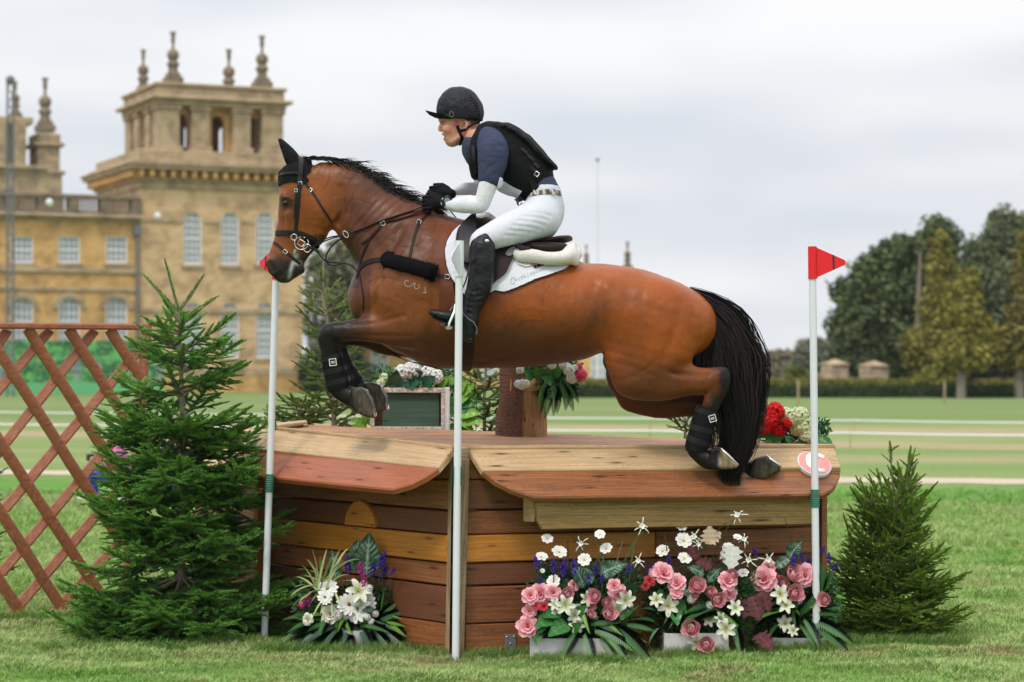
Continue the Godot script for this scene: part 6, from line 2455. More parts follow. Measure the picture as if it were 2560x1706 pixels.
		var pl := []
		for v: Vector2 in sh[0 if k == 0 else 1 + k % 3]:
			pl.append(q + v * s)
		word.add(strap_on(f, pl, 0.003, 0.0008, 0.0195), Transform3D.IDENTITY)
	wpart(pad, "embroidery", word, mat(Color(0.52, 0.54, 0.58), 0.8))
	# fleece pad and saddle
	var ff := Field.new(H(1120, 720, -0.36), H(1460, 515, 0.36), 0.007)
	ff.lat = hlat
	var seat_pad := func(z: float) -> Array: return secs([[1282, 628, z * 0.8, 10, 0.03], [1300, 640, z, 15, 0.035], [1330, 640, z, 17, 0.04], [1365, 646, z, 16, 0.04], [1400, 646, z * 0.9, 17, 0.045], [1420, 640, z * 0.75, 18, 0.05], [1430, 626, z * 0.45, 10, 0.05]])
	ff.tube(seat_pad.call(0.27), 0.02)
	ff.tube(seat_pad.call(-0.27), 0.02)
	ff.tube(secs([[1429, 640, 0.2, 16, 0.06], [1428, 634, 0, 18, 0.06], [1429, 640, -0.2, 16, 0.06]]), 0.02)
	ff.tube(secs([[1190, 552, 0.06, 12, 0.06], [1211, 545, 0, 14, 0.05], [1230, 552, -0.06, 12, 0.06]]), 0.02)
	var fb := MB.new()
	ff.net(fb, func(_p: Vector3, _n: Vector3) -> Color: return Color.WHITE)
	var half := thing("fleece_pad", "cream fleece half pad showing below the back of the saddle", "saddle pad", H(1360, 650, 0))
	wpart(half, "fleece", fb, M.fleece)
	var sad := thing("saddle", "dark brown leather jumping saddle on the bay horse's back", "saddle", H(1280, 620, 0))
	var sf := Field.new(H(1130, 720, -0.36), H(1450, 530, 0.36), 0.006)
	sf.lat = hlat
	sf.tube(secs([[1190, 566, 0, 12, 0.07], [1220, 572, 0, 16, 0.09], [1270, 598, 0, 14, 0.13], [1320, 608, 0, 9, 0.17], [1370, 605, 0, 9, 0.19], [1405, 599, 0, 9, 0.17], [1424, 596, 0, 7, 0.12]]), 0.01)
	var sm := MB.new()
	sf.net(sm, func(_p: Vector3, _n: Vector3) -> Color: return Color.WHITE)
	wpart(sad, "seat", sm, M.brown_leather)
	for s in [1.0, -1.0]:
		var pf := Field.new(H(1300, 660, 0.2 * s - 0.12), H(1430, 595, 0.2 * s + 0.12), 0.006)
		pf.lat = hlat
		pf.tube(secs([[1318, 612, 0.2 * s, 7, 0.03], [1350, 619, 0.21 * s, 13, 0.05], [1385, 621, 0.2 * s, 15, 0.055], [1404, 620, 0.18 * s, 13, 0.05]]), 0.01)
		var pb := MB.new()
		pf.net(pb, func(_p: Vector3, _n: Vector3) -> Color: return Color.WHITE)
		wpart(sad, "panel", pb, M.brown_leather)
	var flap := drape(f, smooth_line([Vector2(1186, 556), Vector2(1160, 572), Vector2(1143, 590), Vector2(1141, 620), Vector2(1150, 650), Vector2(1168, 680), Vector2(1200, 712), Vector2(1225, 714), Vector2(1245, 704), Vector2(1266, 684), Vector2(1279, 655), Vector2(1290, 630), Vector2(1320, 606), Vector2(1280, 590), Vector2(1230, 568)], true, 3), 6.0, 0.042, 0.018)
	var fl := wpart(sad, "flap", flap, M.brown_leather)
	var kb := drape(f, smooth_line([Vector2(1182, 560), Vector2(1158, 578), Vector2(1148, 600), Vector2(1150, 640), Vector2(1166, 665), Vector2(1180, 660), Vector2(1186, 620), Vector2(1190, 580)], true, 3), 5.0, 0.066, 0.026)
	wpart(fl, "knee_block", kb, M.leather)
	var pocket := drape(f, smooth_line([Vector2(1286, 632), Vector2(1272, 636), Vector2(1263, 645), Vector2(1266, 651), Vector2(1276, 651)], true, 3), 4.0, 0.05, 0.005)
	wpart(fl, "patch", pocket, M.lead)
	wpart(sad, "girth_tab", strap_on(f, [Vector2(1288, 634), Vector2(1300, 643), Vector2(1318, 645)], 0.03, 0.006, 0.075), M.brown_leather)
	buckle(sad, f, 1283, 618, 0.014, 0.008, 0.0, 0.085)
	wpart(sad, "girth", strap_on(f, [Vector2(1150, 700), Vector2(1160, 760), Vector2(1166, 820), Vector2(1165, 880), Vector2(1160, 922)], 0.085, 0.008, 0.004), M.brown_leather)
	wpart(sad, "stirrup_leather", cord([[1176, 660, 0.33], [1165, 700, 0.37], [1152, 730, 0.385], [1138, 760, 0.39]], 0.011, 0.35), M.brown_leather)
	var st := MB.new()
	var c0 := H(1138, 762, 0.39)
	var c1 := H(1108, 812, 0.33)
	var c2 := H(1122, 820, 0.44)
	st.tube(PackedVector3Array([c0, H(1128, 776, 0.36), H(1112, 803, 0.325), c1]), PackedFloat32Array([0.008, 0.009, 0.009, 0.008]), 8)
	st.tube(PackedVector3Array([c0, H(1136, 780, 0.42), H(1124, 808, 0.445), c2]), PackedFloat32Array([0.008, 0.009, 0.009, 0.008]), 8)
	st.tube(PackedVector3Array([c1, H(1118, 818, 0.385), c2]), PackedFloat32Array([0.02, 0.022, 0.02]), 8, 0.5, Vector3(1, 0, 0))
	wpart(sad, "stirrup", st, M.metal)

func flag_picture() -> ImageTexture:
	var im := Image.create(64, 32, false, Image.FORMAT_RGB8)
	im.fill(Color(0.03, 0.04, 0.2))
	var white := Color(0.95, 0.95, 0.97)
	var red := Color(0.85, 0.05, 0.12)
	for y in 16:
		for x in 32:
			var a := absf(x / 32.0 - y / 16.0)
			var b := absf(1.0 - x / 32.0 - y / 16.0)
			if minf(a, b) < 0.16:
				im.set_pixel(x, y, white)
			if minf(a, b) < 0.06:
				im.set_pixel(x, y, red)
			if absf(x - 15.5) < 4.5 or absf(y - 7.5) < 3.5:
				im.set_pixel(x, y, white)
			if absf(x - 15.5) < 2.6 or absf(y - 7.5) < 2.1:
				im.set_pixel(x, y, red)
	for s in [Vector3(16, 24, 3.6), Vector3(48, 5, 2.3), Vector3(42, 13, 2.3), Vector3(55, 11, 2.3), Vector3(51, 18, 1.4), Vector3(48, 27, 2.3)]:
		for y in 32:
			for x in 64:
				var q := Vector2(x - s.x, y - s.y)
				var r: float = s.z * (0.72 + 0.28 * cos(q.angle() * 7.0))
				if q.length() < r:
					im.set_pixel(x, y, white)
	return ImageTexture.create_from_image(im)

# ---------------------------------------------------------------- the rider
func body_field(x0: float, y0: float, x1: float, y1: float, z0: float, z1: float, cell: float) -> Field:
	var a := H(x0, y1, 0)
	var b := H(x1, y0, 0)
	var f := Field.new(Vector3(a.x, a.y, minf(a.z, b.z) + z0), Vector3(b.x, b.y, maxf(a.z, b.z) + z1), cell)
	f.lat = hlat
	return f

func plain(_p: Vector3, _n: Vector3) -> Color:
	return Color.WHITE

func skin_color(p: Vector3, _nn: Vector3) -> Color:
	var bx := 1280.0 + p.x / 12.3 * FOCAL
	var by := HORIZON - (p.y - EYE) / 12.3 * FOCAL
	var n := noise.get_noise_3dv(p * 30.0)
	var c := Color(0.62, 0.325, 0.225).lerp(Color(0.54, 0.24, 0.155), clampf(0.4 + n * 0.8, 0.0, 1.0))
	var z := absf((p - H(bx, by, 0)).dot(hlat))
	c = c.lerp(Color(0.56, 0.17, 0.12), 0.6 * exp(-(pow((bx - 1128.0) / 12.0, 2) + pow((by - 322.0) / 9.0, 2))))
	c = c.lerp(Color(0.5, 0.13, 0.11), 0.85 * exp(-(pow((bx - 1108.0) / 5.0, 2) + pow((by - 337.0) / 2.6, 2))) * float(z < 0.03))
	c = c.lerp(Color(0.5, 0.13, 0.11), 0.85 * exp(-(pow((bx - 1111.0) / 5.0, 2) + pow((by - 347.0) / 2.8, 2))) * float(z < 0.03))
	c = c.lerp(Color(0.04, 0.01, 0.01), exp(-(pow((bx - 1112.0) / 5.5, 2) + pow((by - 341.8) / 2.2, 2))) * float(z < 0.028))
	c = c.lerp(Color(0.12, 0.06, 0.035), 0.7 * exp(-(pow((bx - 1106.0) / 8.0, 2) + pow((by - 303.0) / 2.0, 2))))
	if bx > 1176.0 and by < 326.0 and by > 290.0 or (bx > 1164.0 and by < 303.0 and by > 285.0):
		c = c.lerp(Color(0.05, 0.028, 0.017), 0.8)
	if by > 345.0 and bx < 1160.0 and bx > 1140.0:
		c = c * 0.9
	return c

func rider() -> void:
	var t := thing("rider", "rider in navy shirt, black vest and white breeches leaning over the horse's neck", "person", H(1355, 600, 0))
	# the body: torso and limbs on a coarse grid, head and neck on a fine one, in one mesh
	var body := MB.new()
	var bf := body_field(1060, 300, 1430, 880, -0.5, 0.5, 0.012)
	bf.tube(secs([[1196, 342, 0, 30, 0.07], [1206, 356, 0, 46, 0.16], [1250, 390, 0, 58, 0.16], [1302, 432, 0, 52, 0.14], [1352, 482, 0, 36, 0.13], [1358, 525, 0, 44, 0.15], [1350, 555, 0, 44, 0.15]]), 0.03)
	for s in [1.0, -1.0]:
		var sx := 0.0 if s > 0.0 else -8.0
		bf.tube(secs([[1225, 352, 0.17 * s, 28, 0.055], [1229, 400, 0.215 * s, 24, 0.05], [1222, 450, 0.23 * s, 20, 0.043], [1205, 505, 0.235 * s, 16, 0.036]] if s > 0.0 else [[1220, 358, -0.17, 28, 0.055], [1218, 400, -0.22, 22, 0.048], [1210, 440, -0.24, 18, 0.04], [1198, 468, -0.24, 14, 0.034]]), 0.02)
		bf.tube(secs([[1203, 511, 0.235, 16, 0.037], [1170, 511, 0.2, 17, 0.037], [1134, 512, 0.15, 12, 0.028], [1108, 508, 0.115, 10, 0.026]] if s > 0.0 else [[1198, 468, -0.24, 13, 0.034], [1160, 472, -0.18, 12, 0.034], [1132, 479, -0.12, 9, 0.027], [1112, 484, -0.09, 9, 0.025]]), 0.015)
		bf.tube(secs([[1348, 548, 0.13 * s, 40, 0.085], [1278, 573, 0.25 * s, 34, 0.07], [1208, 602, 0.325 * s, 24, 0.052]]), 0.03)
		bf.tube(secs([[1206, 610, 0.335 * s, 23, 0.05], [1204, 665, 0.35 * s, 25, 0.052], [1195, 720, 0.365 * s, 20, 0.042], [1178, 785, 0.375 * s, 14, 0.032]]), 0.02)
		bf.tube(secs([[1172, 825, 0.375 * s, 12, 0.03], [1160, 803, 0.378 * s, 15, 0.032], [1120, 792, 0.385 * s, 11, 0.036], [1088, 785, 0.39 * s, 7, 0.034]]), 0.015)
	bf.net(body, skin_color)
	var hf := body_field(1085, 240, 1225, 385, -0.14, 0.14, 0.0034)
	hf.tube(secs([[1146, 262, 0, 50, 0.07], [1147, 285, 0, 49, 0.073], [1146, 303, 0, 45, 0.07], [1141, 320, 0, 38, 0.064], [1136, 335, 0, 30, 0.054], [1132, 347, 0, 21, 0.044], [1127, 355, 0, 12, 0.03]]), 0.01, 4)
	hf.tube(secs([[1164, 322, 0, 26, 0.058], [1176, 342, 0, 27, 0.056], [1194, 364, 0, 31, 0.064]]), 0.02)
	hf.blob(H(1121, 354, 0), 6.5 * HS, 0.017, 0.012)
	hf.tube(secs([[1105, 305, 0, 3.5, 0.009], [1101, 315, 0, 4, 0.0105], [1099, 322.5, 0, 4.6, 0.013], [1101, 325.5, 0, 4.2, 0.015]]), 0.006)
	hf.tube(secs([[1104, 299, 0.03, 5, 0.012], [1102, 300, 0, 5, 0.014], [1104, 299, -0.03, 5, 0.012]]), 0.012)
	hf.tube(secs([[1109, 336, 0.02, 2.6, 0.006], [1107, 335.5, 0, 2.9, 0.008], [1109, 336, -0.02, 2.6, 0.006]]), 0.006)
	hf.tube(secs([[1113, 347, 0.018, 2.8, 0.006], [1111, 347.5, 0, 3.0, 0.008], [1113, 347, -0.018, 2.8, 0.006]]), 0.006)
	hf.groove(line3([[1113, 341.5, 0.026], [1109, 341.5, 0.012], [1108, 341.5, -0.012], [1113, 341.5, -0.026]]), 0.008, 0.0055)
	for s in [1.0, -1.0]:
		hf.blob(H(1119, 322, 0.045 * s), 9 * HS, 0.018, 0.025)
		hf.groove(line3([[1106, 309, 0.022 * s], [1112, 310, 0.04 * s]]), 0.009, 0.01)
		hf.blob(H(1109.5, 309.5, 0.031 * s), 4.4 * HS, 0.009, 0.004)
		hf.tube(secs([[1163, 328, 0.056 * s, 5, 0.012], [1148, 344, 0.05 * s, 5, 0.012], [1132, 355, 0.03 * s, 5, 0.012]]), 0.02)
		hf.tube(secs([[1162, 303, 0.074 * s, 5, 0.006], [1167, 309, 0.081 * s, 4, 0.006], [1165, 317, 0.079 * s, 4, 0.006], [1159, 324, 0.073 * s, 3.6, 0.006]]), 0.004)
		hf.tube(secs([[1156, 304, 0.072 * s, 3, 0.005], [1156, 312, 0.073 * s, 3, 0.005]]), 0.003)
		hf.groove(line3([[1160, 308, 0.078 * s], [1160, 316, 0.077 * s]]), 0.007, 0.006)
	rider_field = hf
	hf.net(body, skin_color)
	wpart(t, "body", body, M.skin)
	for s in [1.0, -1.0]:
		var e := MB.new()
		e.ball(Transform3D(Basis.IDENTITY, H(1106.5, 309.5, 0.034 * s)).scaled_local(Vector3(0.0055, 0.0045, 0.006)), 6, 8)
		wpart(t, "eye", e, M.eye)
	# shirt
	var sf := body_field(1120, 300, 1430, 520, -0.36, 0.36, 0.0075)
	sf.tube(secs([[1196, 366, 0, 30, 0.075], [1204, 370, 0, 50, 0.17], [1244, 392, 0, 68, 0.175], [1300, 434, 0, 60, 0.155], [1352, 470, 0, 42, 0.148], [1366, 488, 0, 34, 0.15]]), 0.03)
	sf.tube(secs([[1222, 348, 0.14, 34, 0.07], [1232, 375, 0.205, 39, 0.072], [1231, 405, 0.22, 37, 0.07], [1227, 432, 0.228, 31, 0.064], [1226, 446, 0.23, 29.5, 0.062]]), 0.03)
	sf.tube(secs([[1215, 352, -0.14, 34, 0.07], [1216, 380, -0.21, 36, 0.07], [1210, 415, -0.235, 30, 0.062], [1206, 436, -0.24, 27, 0.06]]), 0.03)
	sf.groove(line3([[1206, 352, 0.27], [1236, 352, 0.27], [1262, 372, 0.26], [1274, 400, 0.25]]), 0.005, 0.006)
	sf.groove(line3([[1262, 385, 0.28], [1235, 412, 0.3], [1205, 436, 0.29]]), 0.005, 0.012)
	sf.groove(line3([[1266, 410, 0.28], [1240, 430, 0.3]]), 0.005, 0.01)
	sf.groove(line3([[1198, 400, 0.28], [1222, 425, 0.3]]), 0.004, 0.01)
	sf.ripple(noise, Vector3.ONE * 14.0, 0.003)

	var sm := MB.new()
	sf.net(sm, plain)
	wpart(t, "shirt", sm, M.navy_cloth)
	var collar := MB.new()
	collar.add(strap_on(hf, [Vector2(1168, 362), Vector2(1174, 370), Vector2(1180, 376)], 0.03, 0.006, 0.002), Transform3D.IDENTITY)
	wpart(t, "collar", collar, M.sleeve)
	# base layer sleeves
	var wf := body_field(1085, 430, 1265, 545, -0.34, 0.34, 0.006)
	wf.tube(secs([[1227, 436, 0.23, 26, 0.054], [1224, 452, 0.232, 25, 0.052], [1214, 482, 0.235, 21.5, 0.047], [1204, 508, 0.232, 20.5, 0.044], [1194, 513, 0.226, 21, 0.044], [1176, 511, 0.205, 23, 0.044], [1152, 513, 0.175, 19.5, 0.04], [1132, 513, 0.148, 15.5, 0.033], [1112, 508, 0.12, 12.5, 0.03], [1100, 506, 0.108, 11.5, 0.029]]), 0.0, 4)
	wf.tube(secs([[1206, 436, -0.24, 22, 0.05], [1204, 455, -0.24, 20, 0.046], [1194, 472, -0.235, 17, 0.042], [1165, 472, -0.19, 16, 0.042], [1140, 477, -0.135, 11.5, 0.033], [1132, 479, -0.12, 10, 0.03]]), 0.0, 4)
	for k in 6:
		var x := 1196.0 - k * 13.0
		wf.groove(line3([[x, 490, 0.27], [x - 7, 515, 0.28 - k * 0.012], [x - 2, 532, 0.25 - k * 0.01]]), 0.003, 0.006)
	wf.ripple(noise, Vector3(22, 22, 22), 0.002)
	var wm := MB.new()
	wf.net(wm, plain)
	wpart(t, "sleeves", wm, M.sleeve)
	# body protector
	var vf := body_field(1160, 295, 1405, 520, -0.3, 0.3, 0.007)
	vf.tube(secs([[1216, 336, 0, 26, 0.11], [1230, 354, 0, 50, 0.185], [1262, 386, 0, 74, 0.192], [1300, 420, 0, 72, 0.185], [1326, 446, 0, 58, 0.17], [1336, 458, 0, 46, 0.16]]), 0.02)
	vf.tube(secs([[1270, 322, 0, 13, 0.15], [1316, 352, 0, 12, 0.17], [1352, 388, 0, 11, 0.16], [1386, 417, 0, 7, 0.12]]), 0.02)
	vf.pad = 0.03
	vf.seg(H(1228, 352, 0.31), H(1234, 400, 0.31), 37 * HS, 40 * HS, 0.17, 0.17)
	vf.cut(0.008)
	for s in [1.0, -1.0]:
		vf.tube(secs([[1240, 318, 0.1 * s, 13, 0.06], [1212, 322, 0.1 * s, 15, 0.05], [1196, 345, 0.135 * s, 15, 0.05], [1187, 376, 0.165 * s, 14, 0.05], [1184, 408, 0.175 * s, 13, 0.045], [1188, 438, 0.165 * s, 11, 0.04]]), 0.02)
	vf.groove(line3([[1300, 372, 0.2], [1335, 408, 0.19], [1352, 440, 0.16]]), 0.008, 0.008)
	vf.groove(line3([[1262, 405, 0.22], [1290, 398, 0.21], [1312, 418, 0.2], [1345, 448, 0.17]]), 0.006, 0.007)
	vf.groove(line3([[1240, 312, 0.13], [1262, 326, 0.15]]), 0.005, 0.006)
	vf.groove(line3([[1290, 325, 0.12], [1340, 372, 0.16], [1368, 405, 0.13]]), 0.006, 0.007)
	vf.ripple(noise, Vector3.ONE * 12.0, 0.004)
	var vm := MB.new()
	vf.net(vm, plain)
	var vest := wpart(t, "body_protector", vm, M.black_cloth)
	for q in [[1302, 372, 1318, 384], [1318, 388, 1334, 402], [1334, 408, 1346, 420], [1326, 418, 1344, 434], [1325, 452, 1346, 470], [1330, 462, 1344, 478]]:
		wpart(vest, "webbing", strap_on(vf, [Vector2(q[0], q[1]), Vector2(q[2], q[3])], 0.022, 0.006, 0.001), M.leather)
	buckle(vest, vf, 1340, 436, 0.011, 0.011, -0.6, 0.01)
	wpart(vest, "zip", strap_on(vf, [Vector2(1183, 365), Vector2(1186, 400), Vector2(1192, 434)], 0.02, 0.007, 0.001), M.leather)
	var bib := MB.new()
	bib = drape(sf, [Vector2(1247, 444), Vector2(1262, 452), Vector2(1285, 466), Vector2(1306, 476), Vector2(1296, 490), Vector2(1272, 484), Vector2(1252, 475), Vector2(1241, 466)], 5.0, 0.014, 0.006)
	wpart(t, "number_bib", bib, M.sleeve)
	var cord_m := MB.new()
	cord_m.add(strap_on(sf, [Vector2(1272, 488), Vector2(1290, 496), Vector2(1310, 488)], 0.03, 0.006, 0.016), Transform3D.IDENTITY)
	cord_m.tube(PackedVector3Array([H(1292, 496, 0.12), H(1294, 508, 0.13), H(1297, 516, 0.13), H(1306, 508, 0.13)]), PackedFloat32Array([0.006, 0.007, 0.006, 0.006]), 6)
	wpart(t, "bib_straps", cord_m, M.navy_cloth)
	# breeches
	var pf := body_field(1160, 465, 1430, 645, -0.45, 0.45, 0.007)
	pf.tube(secs([[1364, 481, 0, 38, 0.158], [1362, 505, 0, 46, 0.168], [1360, 530, 0, 51, 0.175], [1352, 556, 0, 46, 0.165]]), 0.02)
	for s in [1.0, -1.0]:
		pf.tube(secs([[1352, 543, 0.12 * s, 54, 0.105], [1320, 556, 0.185 * s, 47, 0.1], [1275, 572, 0.25 * s, 41, 0.085], [1232, 590, 0.305 * s, 33, 0.07], [1203, 604, 0.33 * s, 28, 0.06], [1204, 630, 0.338 * s, 27, 0.057]]), 0.03)
	pf.groove(line3([[1186, 612, 0.4], [1240, 572, 0.38], [1290, 542, 0.34], [1330, 515, 0.24]]), 0.0035, 0.005)
	for k in 6:
		var o := k * 11.0
		pf.groove(line3([[1262 + o, 588 - o * 1.1, 0.35 - k * 0.012], [1300 + o, 592 - o * 1.1, 0.31 - k * 0.012], [1335 + o * 0.8, 600 - o * 1.1, 0.26 - k * 0.01]]), 0.004, 0.009)
	pf.groove(line3([[1340, 505, 0.18], [1362, 515, 0.19], [1378, 522, 0.18]]), 0.003, 0.005)
	pf.groove(line3([[1386, 498, 0.16], [1398, 522, 0.14], [1410, 534, 0.1]]), 0.004, 0.006)
	pf.ripple(noise, Vector3.ONE * 8.0, 0.0016)
	var pm := MB.new()
	pf.net(pm, plain)
	wpart(t, "breeches", pm, M.breeches)
	var belt := strap_on(pf, [Vector2(1327, 488), Vector2(1345, 483), Vector2(1365, 480), Vector2(1385, 480), Vector2(1401, 484)], 0.03, 0.004, 0.002)
	for k in belt.v.size():
		var bxp := belt.v[k].x * 90.0
		belt.c[k] = Color(0.62, 0.6, 0.55) if int(floor(bxp)) % 3 == 0 else Color(0.085, 0.06, 0.045)
	var bn := wpart(t, "belt", belt, mat(Color(1, 1, 1), 0.6))
	for x in [1338.0, 1380.0]:
		wpart(bn, "belt_loop", strap_on(pf, [Vector2(x - 2, 474), Vector2(x + 2, 489)], 0.01, 0.007, 0.002), M.breeches)
	# tall boots
	for s in [1.0, -1.0]:
		var of := body_field(1060, 580, 1250, 868, 0.2 if s > 0.0 else -0.55, 0.55 if s > 0.0 else -0.2, 0.006)
		of.tube(secs([[1213, 597, 0.345 * s, 17, 0.05], [1206, 618, 0.35 * s, 30.5, 0.066], [1205, 645, 0.355 * s, 32.5, 0.067], [1204, 680, 0.36 * s, 32, 0.064], [1199, 712, 0.368 * s, 30, 0.058], [1188, 745, 0.374 * s, 27, 0.05], [1178, 775, 0.378 * s, 21, 0.044], [1175, 800, 0.38 * s, 20, 0.042], [1173, 828, 0.38 * s, 18, 0.042], [1171, 845, 0.38 * s, 12, 0.038]]), 0.0, 4)
		of.tube(secs([[1174, 806, 0.38 * s, 24, 0.042], [1145, 799, 0.384 * s, 20, 0.044], [1112, 791, 0.388 * s, 14, 0.048], [1088, 784, 0.39 * s, 11, 0.043], [1079, 782, 0.39 * s, 7, 0.03]]), 0.015)
		for k in 5:
			of.groove(line3([[1166, 722 + k * 15, 0.42 * s], [1185, 730 + k * 14, 0.43 * s], [1203, 724 + k * 15, 0.41 * s]]), 0.0045, 0.008)
		of.groove(line3([[1180, 700, 0.42 * s], [1192, 740, 0.42 * s], [1196, 780, 0.42 * s]]), 0.004, 0.007)
		of.groove(line3([[1178, 622, 0.4 * s], [1200, 598, 0.41 * s], [1222, 600, 0.41 * s], [1234, 628, 0.41 * s], [1233, 690, 0.4 * s]]), -0.003, 0.005)
		of.ripple(noise, Vector3.ONE * 13.0, 0.004)
		var om := MB.new()
		of.net(om, plain)
		var boot := wpart(t, "boot", om, M.boot_leather)
		var sole := MB.new()
		sole.tube(PackedVector3Array([H(1082, 794, 0.39 * s), H(1105, 804, 0.388 * s), H(1132, 814, 0.384 * s)]), PackedFloat32Array([0.035, 0.045, 0.04]), 12, 0.16, hlat)
		sole.tube(PackedVector3Array([H(1158, 843, 0.38 * s), H(1170, 850, 0.38 * s), H(1182, 849, 0.38 * s)]), PackedFloat32Array([0.03, 0.037, 0.032]), 12, 0.45, hlat)
		wpart(boot, "sole", sole, M.leather)
		var spur := MB.new()
		spur.tube(PackedVector3Array([H(1157, 782, 0.43 * s), H(1170, 797, 0.432 * s), H(1184, 806, 0.43 * s), H(1192, 820, 0.415 * s), H(1191, 836, 0.4 * s)]), PackedFloat32Array([0.002, 0.003, 0.0035, 0.003, 0.005]), 7)
		wpart(boot, "spur", spur, M.lead)
		wpart(boot, "spur_strap", strap_on(of, [Vector2(1152, 772), Vector2(1166, 784), Vector2(1182, 800), Vector2(1192, 806)], 0.016, 0.004), M.leather) if s > 0.0 else null
		if s > 0.0:
			var badge := MB.new()
			var bp := surf(of, 1217, 603, 0.002)
			badge.ball(Transform3D(Basis.IDENTITY, bp).scaled_local(Vector3(0.0125, 0.009, 0.004)), 6, 14)
			wpart(boot, "badge", badge, M.metal)
	# gloved hands
	for s in [1.0, -1.0]:
		var gx := 0.0 if s > 0.0 else 18.0
		var gy := 0.0 if s > 0.0 else -24.0
		var zz := 0.1 if s > 0.0 else -0.075
		var gf := body_field(1045 + gx * 0.5, 455, 1150, 545, zz - 0.09, zz + 0.09, 0.0035)
		gf.tube(secs([[1110 + gx, 509 + gy, zz + 0.015, 12.5, 0.031], [1098 + gx, 507 + gy, zz + 0.012, 15, 0.031], [1084 + gx, 506 + gy, zz + 0.01, 19.5, 0.029], [1075 + gx, 506 + gy, zz + 0.008, 19, 0.025]]), 0.008)
		for k in 4:
			var y := 491.0 + gy + k * 9.6
			var len: float = [0.92, 1.0, 0.97, 0.8][k]
			gf.tube(secs([[1080 + gx, y, zz + 0.022, 4.6, 0.0105], [1066 + gx - 2.5 * len, y + 1.5, zz + 0.014, 4.6, 0.0102], [1060 + gx - 2 * len, y + 3.0, zz - 0.012, 4.4, 0.0098], [1067 + gx, y + 4.0, zz - 0.036 * len, 4.1, 0.0092], [1079 + gx, y + 3.5, zz - 0.042 * len, 3.8, 0.0086]]), 0.004)
		gf.tube(secs([[1103 + gx, 496 + gy, zz + 0.014, 6, 0.014], [1090 + gx, 487 + gy, zz + 0.006, 5.2, 0.012], [1078 + gx, 484 + gy, zz - 0.004, 4.8, 0.011], [1068 + gx, 485 + gy, zz - 0.012, 4.0, 0.009]]), 0.006)
		gf.ripple(noise, Vector3.ONE * 30.0, 0.002)
		var gm := MB.new()
		gf.net(gm, plain)
		wpart(t, "glove", gm, M.black_cloth)
	# watch on the near wrist
	var wb := MB.new()
	wb.tube(PackedVector3Array([H(1113, 500, 0.12), H(1122, 515, 0.13)]), PackedFloat32Array([0.034, 0.036]), 18, 1.0, Vector3.ZERO, false)
	var watch := wpart(t, "watch", wb, M.leather)
	var wx := Transform3D(Basis(Vector3(1, 0, 0), Vector3(0, 0.9, 0.43).normalized(), Vector3(0, -0.43, 0.9).normalized()).rotated(Vector3.UP, -0.35), H(1118, 502, 0.166))
	var ring2 := PackedVector2Array()
	for k in 24:
		ring2.append(Vector2(cos(TAU * k / 24.0), sin(TAU * k / 24.0)))
	var wc := MB.new()
	var r2 := PackedVector2Array()
	var r3 := PackedVector2Array()
	for q in ring2:
		r2.append(q * 0.026)
		r3.append(q * 0.018)
	wc.plate(r2, wx, 0.014, 0.003)
	wpart(watch, "case", wc, M.leather)
	var wd := MB.new()
	wd.plate(r3, wx.translated_local(Vector3(0, 0, 0.001)), 0.002)
	wpart(watch, "dial", wd, M.watch_face)
	# helmet
	var kf := body_field(1060, 210, 1220, 320, -0.14, 0.14, 0.004)
	kf.tube(secs([[1140, 274, 0, 54, 0.1], [1150, 274, 0, 54, 0.1]]), 0.0, 2)
	kf.blob(H(1149, 277, 0), 56 * HS, 0.108, 0.03)
	kf.blob(H(1168, 286, 0), 38 * HS, 0.09, 0.04)
	kf.clip(H(1145, 300, 0), Vector3(-0.05, -1, 0).normalized())
	for k in 9:
		kf.groove(line3([[1172 + k * 2.2, 240 + k * 7, 0.09], [1184 + k * 2, 238 + k * 7, 0.07]]), 0.005, 0.005)
		kf.groove(line3([[1100 + k * 2.0, 262 + k * 3, 0.07 + k * 0.003], [1110 + k * 2.0, 268 + k * 3, 0.085 + k * 0.002]]), 0.003, 0.004)
	for s in [1.0, -1.0]:
		kf.groove(line3([[1140, 224, 0.01 * s], [1130, 240, 0.075 * s], [1121, 262, 0.1 * s], [1116, 290, 0.105 * s]]), 0.004, 0.004)
		kf.groove(line3([[1150, 224, 0.01 * s], [1176, 240, 0.07 * s], [1192, 268, 0.07 * s], [1197, 298, 0.06 * s]]), 0.004, 0.004)
	kf.ripple(noise, Vector3(20, 20, 20), 0.003)
	var km := MB.new()
	kf.net(km, plain)
	var helmet := wpart(t, "helmet", km, M.helmet_cloth)
	var peak := MB.new()
	var n := 17
	for side in 2:
		var l := PackedVector3Array()
		var r := PackedVector3Array()
		var m := PackedVector3Array()
		for k in n:
			var a := deg_to_rad(lerpf(-78.0, 78.0, k / float(n - 1)))
			var th := 1.6 * side
			l.append(H(1145 - 58 * cos(a), 293 + th + 3.0 * sin(absf(a)), 0.1 * sin(a)))
			m.append(H(1145 - (58 + 14 * pow(cos(a), 0.8)) * cos(a), 286 + th + 11.0 * (1.0 - cos(a)), 0.106 * sin(a)))
			r.append(H(1145 - (58 + 24 * pow(cos(a), 0.8)) * cos(a), 275.5 + th + 24.0 * (1.0 - cos(a)), 0.108 * sin(a)))
		if side == 0:
			peak.strip(l, m)
			peak.strip(m, r)
		else:
			peak.strip(m, l)
			peak.strip(r, m)
	wpart(helmet, "peak", peak, M.black_cloth)
	var btn := MB.new()
	btn.ball(Transform3D(Basis.IDENTITY, H(1143, 223, 0)).scaled_local(Vector3(0.011, 0.007, 0.011)), 6, 10)
	wpart(helmet, "button", btn, M.black_cloth)
